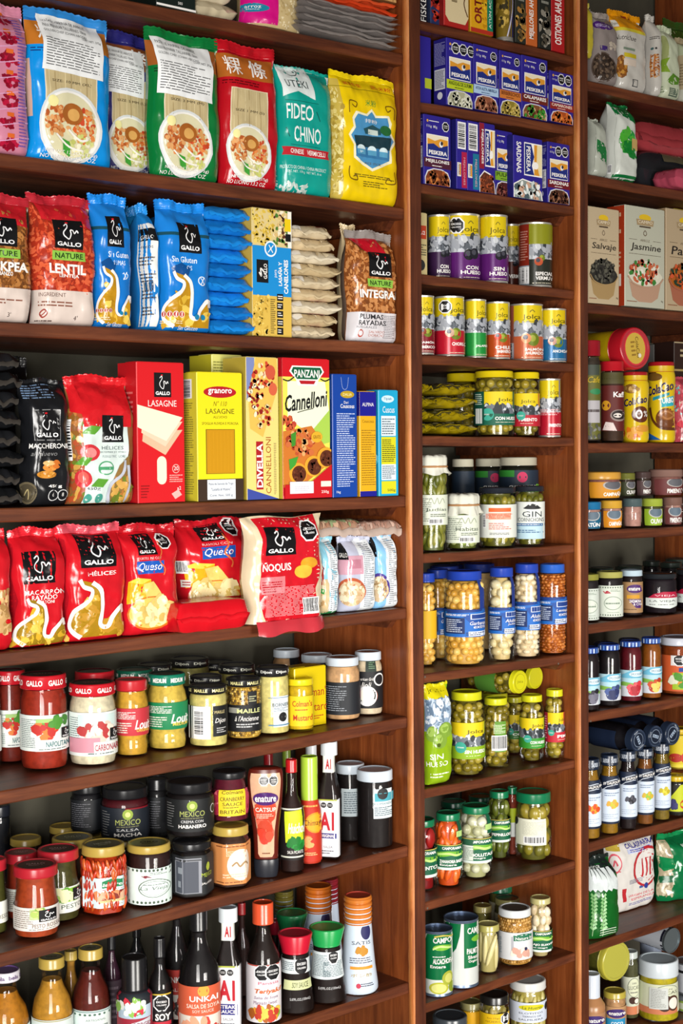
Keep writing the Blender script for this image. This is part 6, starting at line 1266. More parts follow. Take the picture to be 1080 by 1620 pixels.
ccan(e_, 855, 901, 483, 'olive can with blue base at the right end', lambda A: (jolca('#1a6494', ['ANCHOA'], GRO('#c89a8a'), .74)(A), A.r(-.4, 0, .18, .7, '#1c3a5a'), A.r(-.4, .7, .2, 1, '#a8b4c4')), d=.0)

# ---- sixth shelf: olive pouches and jars
f_ = 'f'
OLV = ['#8a7a1c', '#a08c2a', '#76681a', '#ac9a3c']
OLI = dict(body='#6a5c18', inner='#5e5416', pieces=(.0085, OLV, (1, 1, .95)), n=26)
for i in range(8):
    r_, s_ = i//2, i % 2
    x0, x1 = ((656, 696), (694, 768))[s_]
    a, b = onY(x0+3*(r_ % 2), 650, .01), onY(x1-4*(r_ % 2), 650, .01)
    packet('olive_pouch', 'flat yellow-green olive pouch, %s of the %s pile' % (('lowest', 'second lowest', 'second from top', 'topmost')[r_], ('left', 'right')[s_]), 'pouch', ((a.x+b.x)/2, .09+s_*.004, sz('f', -.05)+.0015+.0235*r_), (b.x-a.x)*(.92 if s_ else 1), .14, .022, group='olive pouches in two piles', bg='#4c4a2c', bot='#9a860e', seed=200+i, fin=.003, finc='#8a780c', wr=.0025, p=2.4, lp=5, endart=lambda A: (A.r(.05, .72, .95, 1, '#a8920e'), A.fill(.1, .1, .9, .5, ['#8a8a7a', '#3a3c30', '#b8b8a8'], 24, .06, 2)), rz=.02*math.sin(i))
def jlab(c, words, tx=.7):
    return lambda A: (A.r(-.8, 0, 1.8, .4, YJ), A.r(-.8, .4, 1.8, .66, '#8a949c'), A.fill(0, .42, 1, .66, ['#4a4e54', '#c8ccd0', '#6a7078', '#2a3034'], 50, .08, 2), A.r(-.8, .66, 1.8, 1, c), A.t(tx, .26, .13, 'Jolca', '#5a5418', w=.34), A.t(tx, .8, .1, words, W_, w=.42, b=.03), A.ln(tx-.2, .9, tx+.2, .93, 1, '#e0d8c0'), A.e(.34, .68, .1, None, '#3aa08c'), A.ln(.28, .66, .4, .7, 2, W_))
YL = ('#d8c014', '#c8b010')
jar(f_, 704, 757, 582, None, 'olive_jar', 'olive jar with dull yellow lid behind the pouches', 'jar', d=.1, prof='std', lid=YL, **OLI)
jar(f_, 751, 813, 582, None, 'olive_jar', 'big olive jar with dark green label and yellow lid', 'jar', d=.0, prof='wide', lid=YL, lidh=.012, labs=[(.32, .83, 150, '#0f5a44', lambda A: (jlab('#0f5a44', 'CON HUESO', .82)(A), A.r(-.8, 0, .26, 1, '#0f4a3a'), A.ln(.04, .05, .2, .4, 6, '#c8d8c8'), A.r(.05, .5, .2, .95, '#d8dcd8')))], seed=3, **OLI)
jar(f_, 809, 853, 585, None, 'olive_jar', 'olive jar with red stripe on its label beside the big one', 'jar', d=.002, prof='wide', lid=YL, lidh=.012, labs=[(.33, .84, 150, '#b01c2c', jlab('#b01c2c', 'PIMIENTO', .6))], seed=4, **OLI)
ccan(f_, 851, 887, 599, 'yellow and red olive can at the right of the olive jars', lambda A: (jolca('#b0182c', ['PIMIENTO'], [], .7)(A), A.ln(.1, .52, .9, .64, 4, '#e0a8a8')), d=.0)

# ---- seventh shelf: jars with paper covers, gherkins
g_ = 'g'
def cover(info, ytop, drop, seed):
    """Pleated paper cover tied over the lid with a twine."""
    o, r, H = info['o'], info['r'], info['H']; rn = random.Random(seed); z1 = H+.001; mb = MB(); n = 72; rows = []
    P = [(0, z1+.001), (.6*r, z1+.0015), (.93*r, z1), (1.0*r, z1-.004), (1.0*r, z1-.014), (.97*r, z1-.019), (1.06*r, z1-.022-drop*.4), (1.16*r, z1-.02-drop)]
    ph = rn.uniform(0, 6); V = []; Fs = []
    for k, (q, z) in enumerate(P):
        am = (0, .004, .01, .02, .02, .015, .05, .11)[k]
        for j in range(n):
            t = 2*PI*j/n; w = math.sin(9*t+ph)+.6*math.sin(17*t+2*ph)
            V.append(((q+am*r*w)*math.sin(t), -(q+am*r*w)*math.cos(t), z+(.0025*math.sin(5*t+ph) if k == 7 else 0)+(.0008*w if 0 < k < 3 else 0)))
        if k:
            for j in range(n): j2 = (j+1) % n; Fs.append(((k-1)*n+j, (k-1)*n+j2, k*n+j2, k*n+j))
    mb.add(V, Fs, '#d2d2c4'); cv = mb.build('paper_cover', CLOTH, o)
    tw = MB(); lathe(tw, [(1.0*r, z1-.0205), (1.035*r, z1-.0195), (1.035*r, z1-.0178), (1.0*r, z1-.0168)], '#a8794c', 40); tw.build('twine', CLOTH, cv)
def anko(word): return lambda A: (A.ln(.05, .1, .42, .9, 12, '#5a6258', .35), A.stroke([(.5, .3), (.56, .1), (.62, .3), (.68, .1), (.72, .3), (.8, .12), (.86, .28)], .015, '#9aa08c'), A.t(.68, .5, .14, word, '#4a5448', w=.46), A.ln(.56, .62, .9, .74, 2, '#4a5448'), A.bar(.5, .8, .8, .96))
GB = dict(body='#5c6420', inner='#4c5418')
q = jar(g_, 657, 708, 722, None, 'bean_jar', 'tall jar of green beans under a pleated paper cover', 'jar', d=.0, prof='tall', lid=('#c8c8ba', '#c8c8ba'), lidh=.02, pieces=(.008, ['#6a6e20', '#7c7c2c', '#585e1a', '#8a8838'], (.7, .7, 1.7)), labs=[(.4, .715, 120, '#d4dac8', anko('Judías'))], **GB); cover(q, 0, .012, 5)
q = jar(g_, 703, 758, 782, None, 'bean_jar', 'shorter jar of broad beans under a tied paper cover', 'jar', d=.004, prof='wide', lid=('#c8c8ba', '#c8c8ba'), lidh=.016, pieces=(.009, ['#8a9a4c', '#a0a868', '#78883a', '#b0b480'], (1, .6, .8)), labs=[(.36, .87, 130, '#d4dac8', anko('Habitas'))], **GB); cover(q, 0, .016, 8)
for x0, x1, yt, lb, gr in ((802, 864, 723, 'dark chimichurri jar with pink dot, right of the back three', 2),):
    dd = .13 if gr < 2 else .066
    bs = jar(g_, x0, x1, 790, None, 'chimichurri_jar', lb.replace('dark', 'lower dark').replace('back three', 'bottom back three'), 'jar', d=dd, prof='squat', body='#1a1c14', lid=('#5a5a5c', '#6a6a6c'), labs=[(.22, .92, 150, '#1a2830', lambda A: (A.e(.7, .3, .13, None, '#a01c50'), A.r(.4, .8, 1, .95, '#2a4a20')))])
    jar(g_, x0, x1, yt, None, 'chimichurri_jar', lb, 'jar', d=bs['c'].y-bs['r'], zb=bs['top']+.001, prof='squat', body='#16180f', lid=('#b8b4a0', '#98948a'), labs=[(.3, .92, 150, '#1c2a3a', (lambda A: (A.r(-.5, 0, .4, .25, '#2a7a2a'), A.e(.6, .26, .085, None, '#b81c50'), A.t(.62, .64, .14, 'CHIMICHURRI', W_, w=.7, b=.01), A.t(.5, .82, .1, 'TIPICO', '#7ac03a', w=.3), A.blobs(.92, .85, .2, .2, ['#5a9a2c', '#7ab848'], 10, .1))) if gr else None)])

GK = dict(body='#5c5a1a', inner='#565418', pieces=(.008, ['#74701c', '#8a842c', '#646418', '#9a8c30'], (.9, .9, 1.3)))
jar(g_, 757, 817, 770, None, 'gherkin_jar', 'gherkin jar turned to its white back label with orange print', 'jar', d=.0, prof='wide', lid=('#22262e', '#2a2e36'), lidh=.01, labs=[(.28, .83, 150, '#d6dad2', lambda A: (A.bar(.14, .3, .2, .7, False), A.r(.28, .1, .85, .22, '#d8602c'), A.r(.28, .25, .85, .45, '#e0a088'), A.ln(.32, .27, .8, .43, 4, '#c8502c'), A.ln(.28, .54, .85, .76, 4, '#c86a5a'), A.ln(.3, .84, .8, .92, 2, '#6a6a6a')))], **GK)
jar(g_, 814, 861, 768, None, 'gherkin_jar', 'gherkin jar with large lettering and pale blue band', 'jar', d=.001, prof='wide', lid=('#22262e', '#2a2e36'), lidh=.01, labs=[(.26, .88, 150, '#d8dcd6', lambda A: (A.p([(.42, .16), (.5, .08), (.6, .05), (.72, .1), (.78, .16)], '#1e2022'), A.e(.6, .17, .2, .03, '#1e2022'), A.t(.6, .33, .15, 'GIN', '#26303a', w=.44), A.t(.54, .48, .1, 'CORNICHONS', '#26303a', w=.84), A.r(-.2, .58, 1.2, .65, '#3a6a9a'), A.ln(.1, .6, .9, .63, 1, W_), A.r(-.2, .65, 1.2, 1, '#b0ccd8'), A.ln(.05, .74, .95, .84, 2, '#5a7a9a', .6)))], **GK)
for x0, x1, yt, lb, gr in ((714, 750, 726, 'dark sauce jar with gold lid, leftmost of the back three', 0), (752, 806, 725, 'dark chimichurri jar with green band, middle of the back three', 1)):
    dd = .13 if gr < 2 else .066
    bs = jar(g_, x0, x1, 790, None, 'chimichurri_jar', lb.replace('dark', 'lower dark').replace('back three', 'bottom back three'), 'jar', d=dd, prof='squat', body='#1a1c14', lid=('#5a5a5c', '#6a6a6c'), labs=[(.22, .92, 150, '#1a2830', lambda A: (A.e(.7, .3, .13, None, '#a01c50'), A.r(.4, .8, 1, .95, '#2a4a20')))])
    jar(g_, x0, x1, yt, None, 'chimichurri_jar', lb, 'jar', d=bs['c'].y-bs['r'], zb=bs['top']+.001, prof='squat', body='#16180f', lid=('#b8b4a0', '#98948a'), labs=[(.3, .92, 150, '#1c2a3a', (lambda A: (A.r(-.5, 0, .4, .25, '#2a7a2a'), A.e(.6, .26, .085, None, '#b81c50'), A.t(.62, .64, .14, 'CHIMICHURRI', W_, w=.7, b=.01), A.t(.5, .82, .1, 'TIPICO', '#7ac03a', w=.3), A.blobs(.92, .85, .2, .2, ['#5a9a2c', '#7ab848'], 10, .1))) if gr else None)])

# ---- eighth shelf: pulses
h_ = 'h'
CHK = dict(body='#c8a048', inner='#b88c38', pieces=(.0072, ['#e0b458', '#d8a848', '#ecc870', '#cf9c3c'], (1, 1, .97)))
BL = ('#2442a8', '#1c3690')
def pul(w1, w2):
    return lambda A: (A.r(-.8, 0, 1.8, 1, '#1c64b8'), A.p([(-.8, 0), (1.4, 0), (1.4, .05), (.4, .12), (-.8, .2)], '#1a3a80'), A.p([(.45, .22), (1.5, .05), (1.5, .75), (.8, .7)], '#1a4a98'), A.r(.06, .3, .42, .88, '#152a5c'), A.ln(.1, .34, .38, .84, 7, '#b8c4d8'), A.ln(.1, .16, .5, .24, 2, W_), A.r(.7, .16, 1.1, .36, '#d8e0f0'), A.r(.72, .18, 1.08, .34, '#1a3a80'), A.t(.86, .5, .13, w1, W_, w=.34, sh=.2), A.t(.88, .64, .1, w2, W_, w=.26, sh=.2), A.r(.6, .8, 1.2, .97, '#d8e0f0'), A.ln(.62, .82, 1.0, .95, 2, '#1a2a5a'))
seal_ = (.09, .42, 13, '#1c3684', None, PAPER, 'seal_strip', 62)
jar(h_, 655, 690, 905, None, 'chickpea_jar', 'chickpea jar with yellow label mostly hidden by the post', 'jar', d=.05, prof='tall', lid=BL, labs=[(.4, .7, 150, '#d8a818', None)], **CHK)
jar(h_, 672, 712, 899, None, 'chickpea_jar', 'blue-labelled chickpea jar behind the front chickpea jar', 'jar', d=.1, prof='tall', lid=BL, labs=[(.42, .72, 150, '#1c5cb0', pul('Garbanzo', 'extra'))], seed=4, **CHK)
jar(h_, 702, 766, 900, None, 'chickpea_jar', 'big blue-labelled chickpea jar at the shelf front', 'jar', d=.002, prof='tall', lid=BL, labs=[(.4, .69, 150, '#1c5cb0', pul('Garbanzo', 'extra')), seal_], seed=5, **CHK)
jar(h_, 772, 814, 896, None, 'bean_jar', 'jar of large white butter beans with blue lid', 'jar', d=.002, prof='tall', lid=BL, body='#c8b078', inner='#c0a870', pieces=(.0105, ['#e0d0a0', '#d8c490', '#e8dcb4'], (1.15, .8, .85)), labs=[(.42, .7, 150, '#1c5cb0', pul('Alubia', 'Judión')), seal_])
jar(h_, 812, 854, 890, None, 'bean_jar', 'jar of small white beans with blue lid', 'jar', d=.002, prof='tall', lid=BL, body='#c8b088', inner='#c4ac84', pieces=(.0072, ['#e2d2b0', '#d8c49c', '#ebe0c4'], (1.25, .8, .75)), labs=[(.4, .7, 150, '#1c5cb0', pul('Alubia', 'extra')), seal_])
jar(h_, 853, 898, 885, None, 'lentil_jar', 'jar of orange-brown lentils with bright blue lid', 'jar', d=.002, prof='tall', lid=('#2a60c0', '#2450a8'), body='#a85a1c', inner='#a0541c', pieces=(.0046, ['#c06c24', '#a8581a', '#d08038', '#984c14'], (1, 1, .7)), labs=[(.36, .66, 150, '#1c5cb0', pul('Lenteja', 'extra'))])
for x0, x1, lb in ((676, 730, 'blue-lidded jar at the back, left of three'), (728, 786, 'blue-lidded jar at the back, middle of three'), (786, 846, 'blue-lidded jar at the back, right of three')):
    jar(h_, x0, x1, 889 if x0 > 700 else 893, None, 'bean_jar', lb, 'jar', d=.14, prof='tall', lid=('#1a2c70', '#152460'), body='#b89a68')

# ---- ninth shelf: olives
i_ = 'i'
GY = '#8aaa18'
def sinh(A):
    A.r(0, .0, 1, .14, '#d0c414'); A.t(.62, .06, .055, 'Jolca', '#4a4810', w=.6); A.r(0, .14, 1, .46, '#8aa0b8'); A.fill(0, .15, 1, .46, ['#5a7088', '#b8c8d8', '#6a8098', '#d8e0e8'], 70, .12, 3)
    for x, y, r in ((.28, .48, .24), (.76, .45, .24), (.56, .55, .24)): A.e(x, y, r, None, '#7a9a3a'); A.e(x-.05, y-.02, r*.6, None, '#9ab858')
    A.e(.5, .59, .06, None, '#4a5a18'); A.t(.46, .71, .055, 'SIN', W_, w=.46, b=.01); A.t(.46, .785, .05, 'HUESO', W_, w=.8, b=.01); A.ln(.2, .87, .9, .93, 2, '#e8f0d0')
pouch(i_, 670, 714, 1074, 'olive_pouch', 'tall green olive pouch with three olives printed on it', 'pouch', T=.045, d=-.004, bg='#86a818', art=sinh, sealc='#c8c014', seal=.025, seed=210, base=.4, zb=sz('i', -.08)+.002, boxy=True)
def jg(c, word, tx=.76, lime=True): return jlab(c, word, tx)
jar(i_, 710, 766, 1089, 1231, 'olive_jar', 'large olive jar with yellow lid at the front, left side', 'jar', prof='tall', lid=('#c8c81c', '#b8b818'), labs=[(.35, .78, 150, GY, jg('#86aa1c', 'SIN HUESO'))], seed=7, **OLI)
jar(i_, 763, 805, 1100, 1217, 'olive_jar', 'slimmer olive jar turned to its green barcode side', 'jar', prof='tall', lid=('#c8c81c', '#b8b818'), labs=[(.32, .76, 26, '#5a8a2a', lambda A: (A.ln(.5, .1, .8, .4, 6, '#d8e8c0'), A.bar(.46, .46, .86, .96)), PAPER, 'label', 22)], seed=8, **OLI)
jar(i_, 796, 829, 1099, None, 'olive_jar', 'olive jar standing behind between the two front olive jars', 'jar', d=.1, prof='tall', lid=('#a8a41c', '#989418'), labs=[(.3, .72, 150, GY, jg('#2a6a2a', 'CON'))], seed=9, **OLI)
jar(i_, 822, 860, 1096, 1208, 'olive_jar', 'olive jar with green label, second from the right end', 'jar', prof='tall', lid=('#ccca1c', '#b8b818'), labs=[(.33, .78, 150, GY, jg('#2f8a2a', 'CON HUESO'))], seed=10, **OLI)
jar(i_, 870, 900, 1088, 1202, 'olive_jar', 'olive jar with red label stripe at the right end', 'jar', prof='tall', lid=('#ccca1c', '#b8b818'), labs=[(.32, .74, 150, '#b82434', lambda A: (jg('#b82434', 'PIMI', .9)(A), A.r(-.8, 0, .18, 1, '#a81c3c'), A.ln(.02, .1, .14, .9, 10, '#e0a8b0')))], seed=11, **OLI)
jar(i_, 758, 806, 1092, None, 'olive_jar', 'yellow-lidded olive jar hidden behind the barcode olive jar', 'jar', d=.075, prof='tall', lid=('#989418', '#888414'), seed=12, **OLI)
def lying(k, px, py, rp, ln, d, name, label, az, roll=0, tilt=0.0, zc=None, **kw):
    """A jar on its side, lid towards the viewer's right front; px, py, rp: centre and half height of its lid."""
    p = onY(px, py, d); r = rp*(p-CAM).dot(FW)/F
    if zc is not None: p.z = zc+r
    o = root(name, label, 'jar', p, 0)
    make_vessel(o, kw.pop('rbody', 1.05)*r, ln, kw.pop('prof', 'std'), **kw)
    ax = Vector((math.cos(az), math.sin(az), tilt)).normalized()
    q = Vector((0, 0, 1)).rotation_difference(ax)
    o.rotation_mode = 'QUATERNION'; from mathutils import Quaternion as Q
    o.rotation_quaternion = q @ Q((0, 0, 1), roll); o.location = p-ax*ln
    return o
zt = max(jz for jz in [onY(845, 1092, .06).z])
lying(i_, 823, 1079, 20.5, .12, .02, 'olive_jar', 'olive jar lying on its side, yellow lid facing front', -1.5, lid=('#d0cc1c', '#c2bc18'), lidart=lambda A: (A.e(.5, .5, .36, None, '#a8a414'), A.e(.5, .5, .33, None, '#c8c418'), A.t(.5, .5, .14, 'Jolca', '#7a7610', w=.4)), prof='tall', seed=13, labs=[(.35, .75, 150, '#4a7a2a', None)], **OLI)
lying(i_, 848, 1072, 20, .12, .06, 'olive_jar', 'second olive jar lying behind, only its yellow lid showing', -1.5, lid=('#c0bc1c', '#b4b018'), prof='tall', seed=14, **OLI)

# ---- tenth shelf: pickled vegetables
j_ = 'j'
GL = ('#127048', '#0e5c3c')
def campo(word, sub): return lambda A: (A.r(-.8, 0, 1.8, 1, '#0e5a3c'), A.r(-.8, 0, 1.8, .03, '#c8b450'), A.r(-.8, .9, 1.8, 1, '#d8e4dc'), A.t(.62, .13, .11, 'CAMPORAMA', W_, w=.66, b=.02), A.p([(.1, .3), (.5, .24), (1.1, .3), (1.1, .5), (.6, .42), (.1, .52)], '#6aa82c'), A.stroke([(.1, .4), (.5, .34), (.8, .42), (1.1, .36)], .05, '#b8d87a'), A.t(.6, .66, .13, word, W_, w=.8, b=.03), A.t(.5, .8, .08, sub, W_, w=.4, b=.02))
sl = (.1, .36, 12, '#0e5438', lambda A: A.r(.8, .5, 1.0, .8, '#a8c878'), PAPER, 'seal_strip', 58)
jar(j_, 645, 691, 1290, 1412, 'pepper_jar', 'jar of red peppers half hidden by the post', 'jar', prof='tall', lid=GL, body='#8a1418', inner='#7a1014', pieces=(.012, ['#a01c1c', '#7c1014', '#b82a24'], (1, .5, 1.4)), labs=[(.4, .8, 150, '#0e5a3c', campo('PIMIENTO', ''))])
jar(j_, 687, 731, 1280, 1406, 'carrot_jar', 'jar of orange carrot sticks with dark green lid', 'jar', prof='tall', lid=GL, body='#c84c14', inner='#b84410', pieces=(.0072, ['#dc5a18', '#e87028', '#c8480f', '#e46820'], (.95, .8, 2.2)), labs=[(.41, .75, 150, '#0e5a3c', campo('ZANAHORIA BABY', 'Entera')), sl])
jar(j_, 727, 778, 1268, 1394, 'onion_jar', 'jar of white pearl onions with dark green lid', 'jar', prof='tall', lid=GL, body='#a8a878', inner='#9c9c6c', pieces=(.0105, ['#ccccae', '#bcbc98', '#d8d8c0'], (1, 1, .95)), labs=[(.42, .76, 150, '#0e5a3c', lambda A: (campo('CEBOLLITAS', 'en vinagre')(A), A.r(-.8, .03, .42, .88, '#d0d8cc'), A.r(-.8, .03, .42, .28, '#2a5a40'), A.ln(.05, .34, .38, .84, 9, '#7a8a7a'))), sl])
jar(j_, 772, 807, 1247, 1362, 'pepper_jar', 'jar of green chillies behind the onions', 'jar', prof='tall', lid=GL, body='#4a501c', inner='#444a18', pieces=(.009, ['#5a641c', '#6c7428', '#4a5418'], (.8, .8, 1.6)), labs=[(.4, .73, 150, '#0e4a34', campo('PEPINILLOS', ''))])
jar(j_, 801, 819, 1243, None, 'pickle_jar', 'narrow strip of a pickle jar with lime label between two jars', 'jar', d=.1, prof='tall', lid=GL, body='#7a2c18', labs=[(.3, .72, 100, '#d8dcd8', lambda A: A.r(-.8, 0, 1.8, .5, '#a8b820'))])
jar(j_, 814, 873, 1245, 1367, 'pickle_jar', 'large mixed pickle jar with a torn white barcode label', 'jar', prof='belly', lid=GL, body='#5c5a20', inner='#525018', pieces=(.012, ['#6c6820', '#8a8028', '#a88c1c', '#585a1c', '#9a8a30'], (1, .8, 1.2)), labs=[(.36, .74, 55, '#d8d8c4', lambda A: (A.ln(.3, .1, .7, .6, 10, '#a0a090', .25), A.bar(.34, .66, .72, .94), A.e(.04, .12, .07, None, '#1c1c1e')), PAPER, 'label', -12)])
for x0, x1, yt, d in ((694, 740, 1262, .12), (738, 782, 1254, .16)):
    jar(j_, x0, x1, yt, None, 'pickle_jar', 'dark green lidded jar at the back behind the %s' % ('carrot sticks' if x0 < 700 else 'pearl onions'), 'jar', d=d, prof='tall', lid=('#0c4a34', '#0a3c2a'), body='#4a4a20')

# ---- eleventh shelf: tins and jars
k_ = 'k'
def ring(info, c='#9aa4b0'):
    o, r, H = info['o'], info['r'], info['H']; mb = MB()
    lathe(mb, [(.78*r, H-.0062), (.8*r, H-.0052), (.76*r, H-.005), (.74*r, H-.006)], c, 30); tb = mb.build('pull_ring', METAL, o)
    mb = MB(); V = []; n = 16
    for i in range(n):
        t = 2*PI*i/n
        for q in (.2, .32): V.append((q*r*math.cos(t)*.9, -.35*r+q*r*math.sin(t)*1.2, H-.0035))
    mb.add(V, [(2*i, 2*i+1, (2*i+3) % (2*n), (2*i+2) % (2*n)) for i in range(n)], c); mb.build('ring_pull', METAL, tb)
q = can(k_, 668, 716, 1460, 1582, 'artichoke_can', 'green and white artichoke can at the shelf front', 'can', tin='#6a7a94', labs=[(.04, .96, 175, '#d4dcd4', lambda A: (A.r(-.8, 0, 1.8, .76, '#0c6a3c'), A.p([(-.2, 0), (.22, 0), (.1, .2), (.12, .76), (-.2, .76)], '#d4dcd4'), A.t(.66, .1, .09, 'CAMPO', W_, w=.6, b=.02), A.stroke([(.4, .04), (.7, .02), (1, .06)], .03, '#c8b450'), A.e(.66, .22, .3, .05, '#7ab83a'), A.stroke([(.35, .25), (.6, .2), (.95, .24)], .04, '#c8e08a'), A.ln(.42, .36, .7, .39, 1, W_), A.t(.68, .45, .09, 'ALCACHOFA', W_, w=.66, b=.03), A.t(.52, .54, .05, 'Entera', W_, w=.34, b=.02), A.e(.55, .9, .22, .1, '#b8b83a'), A.e(.55, .9, .17, .075, '#d8d880'), A.e(.86, .74, .16, .12, '#a8b040'), A.e(.86, .74, .1, .08, '#d0d070'), A.e(.96, .9, .12, .09, '#90a030')), CANP)]); ring(q)
q = can(k_, 702, 757, 1441, 1565, 'palm_heart_can', 'taller green and white can behind the artichoke can', 'can', tin='#6a7a94', labs=[(.04, .96, 175, '#d4d8d4', lambda A: (A.r(-.8, 0, 1.8, .76, '#d4d8d4'), A.p([(-.3, 0), (.5, 0), (.46, .2), (.36, .4), (.2, .52), (-.3, .6)], '#0c6a3c'), A.r(.58, 0, 1.8, .72, '#0c6a3c'), A.t(.9, .12, .1, 'CAMPO', W_, w=.36, b=.02), A.e(.95, .26, .16, .05, '#7ab83a'), A.t(.88, .45, .09, 'PALMITOS', W_, w=.34, b=.03), A.t(.88, .55, .06, 'Silvestre', W_, w=.3, b=.02), A.t(.88, .62, .05, 'Orgánico', W_, w=.28, b=.02)), CANP)]); ring(q)
jar(k_, 754, 790, 1455, 1543, 'asparagus_jar', 'jar of white asparagus spears', 'jar', prof='wide', lid=('#a8a058', '#c0b878'), body='#b8ac70', inner='#a89c60', lidh=.012, pieces=(.0065, ['#d4c890', '#c4b87c', '#dcd4a4'], (.95, .8, 5.2)))
jar(k_, 786, 842, 1427, 1531, 'garlic_jar', 'minced garlic jar with white lid and white label', 'jar', prof='std', lid=('#d4d8da', '#c8ccd0'), lidart=topring('#4a5450'), body='#a87a34', bmat=FOODM, pieces=(.003, ['#c09048', '#a87830', '#d0a45c', '#8a6020'], (1, 1, 1)), inner='#b0823c', labs=[(.38, .87, 150, '#d0d2d4', lambda A: (A.p([(.56, .1), (.74, .04), (.96, .1), (.96, .3), (.56, .3)], '#1e6a4a'), A.t(.77, .21, .11, 'Nature In', W_, w=.34, b=.01), A.r(.42, .14, .46, .7, '#a8a8b0'), A.blobs(.66, .74, .24, .12, ['#d8b0a0', '#e8d8c8', '#c89888'], 16, .07), A.e(.8, .6, .03, None, '#2a2a4a'), A.ln(.08, .2, .14, .8, 10, '#6a8a9a')))])
jar(k_, 836, 873, 1414, 1518, 'garlic_jar', 'jar of whole peeled garlic cloves with green label', 'jar', prof='tall', lid=('#b8b078', '#a8a068'), body='#b8a878', inner='#a89868', pieces=(.0095, ['#e0d0b0', '#d4c09c', '#ece0c8'], (.8, .8, 1.15)), labs=[(.53, .88, 150, '#0e5a3c', lambda A: (campo('AJO SUAVE', 'en vinagre')(A)))])
for x0, x1, yt, d, lb, c in ((748, 778, 1427, .1, 'gold-lidded jar behind the asparagus', ('#9a9058', '#8a8048')), (782, 822, 1414, .1, 'gold-lidded jar behind the minced garlic', ('#8a8450', '#3a3c30')), (838, 874, 1396, .09, 'dark green lidded jar behind the whole garlic', ('#14704c', '#0e5c3c'))):
    jar(k_, x0, x1, yt, None, 'pickle_jar', lb, 'jar', d=d, prof='wide', lid=c, body='#6a642c', labs=[(.3, .8, 120, '#b8b498', None)])

# ---- twelfth shelf
l_ = 'l'
jar(l_, 684, 740, 1595, 1750, 'pickle_jar', 'jar with dark grey metal lid at the bottom of the middle bay', 'jar', prof='wide', lid=('#3c4248', '#4a5056'), lidart=topring('#3a4046'), body='#3a3a1c')
jar(l_, 727, 762, 1577, None, 'pepper_jar', 'jar with yellow label behind the yellow chilli jar', 'jar', d=.06, prof='wide', lid=('#8a8458', '#7a7448'), body='#a88c28', labs=[(.15, .9, 150, '#d09c10', lambda A: A.ln(.4, .3, .8, .6, 3, '#6a4a10'))])
jar(l_, 754, 810, 1563, 1720, 'pepper_jar', 'jar of pale chillies with black lid and yellow label', 'jar', prof='wide', lid=('#1c1a18', '#24221f'), body='#8a7c34', inner='#7c7030', pieces=(.009, ['#a8985a', '#988a48', '#b8a86c'], (.8, .8, 2.4)), labs=[(.245, .9, 150, '#d8b010', lambda A: (A.t(.52, .1, .04, 'San Miguel', '#8a6a10', w=.34), A.t(.52, .17, .05, 'GÜEROS', '#8a6a10', w=.42), A.octs(.88, .12, .13), A.ln(.3, .3, .8, .7, 5, '#8a6a10')))])
jar(l_, 806, 864, 1538, 1690, 'corn_jar', 'jar of baby corn with white lid and pale label', 'jar', prof='wide', lid=('#d0d0cc', '#c0c0bc'), body='#a89a48', inner='#9c8e40', pieces=(.0085, ['#bcae5c', '#a89c48', '#ccc07c'], (.75, .8, 2.6)), labs=[(.28, .58, 150, '#c8d0e0', lambda A: (A.e(.62, .24, .24, .15, '#c8c014'), A.t(.62, .25, .14, 'La Huerta', '#4a5a10', w=.36, sh=.2), A.t(.6, .52, .09, 'ELOTITOS', '#3a3a44', w=.44), A.t(.6, .68, .09, 'TIERNOS DE', '#3a3a44', w=.5), A.t(.6, .84, .09, 'SALMUERA', '#3a3a44', w=.46), A.e(.98, .3, .07, None, '#1c1c1e'))), ])
# ================================================================== RIGHT BAY
# ---- first shelf: cereal bags
n_ = 'n'
pouch(n_, 918, 937, 2, 'snack_bag', 'narrow yellow bag at the far left of the upper right shelf', 'bag', T=.03, d=.002, bg='#b8a834', sealc='#c8bc50', seed=301, boxy=True, zb=sz('n', .37)+.045)
pk(n_, 917, 942, 110, .043, 'snack_bag', 'brown packet lying under the narrow yellow bag', 'bag', d=.03, D=.12, bg='#4a3226', seed=302, fin=0)
def oval(A, c, cc, cy, w=None): A.e(.55, cy, .36, .06, c); A.t(.55, cy, .05, cc, '#c8b8e0', w=.5)
pouch(n_, 928, 975, 20, 'cereal_bag', 'grey cereal bag with purple oval and round dark window', 'bag', T=.06, d=.0, bg='#8a807c', art=lambda A: (oval(A, '#4a2470', 'enature', .22), A.r(.45, .5, .68, .56, '#3a2468'), A.e(.55, .78, .44, .2, '#5a4c44'), A.e(.55, .78, .4, .18, '#3c3028'), A.fill(.2, .65, .9, .9, ['#5a4a3e', '#2c231e', '#6e5c4c'], 60, .05, 2, lambda x, y: ((x-.55)/.38)**2+((y-.78)/.17)**2 < 1), A.blobs(.85, .5, .12, .06, ['#c0b4a4'], 8, .07)), sealc='#9a9088', seed=303, boxy=True)
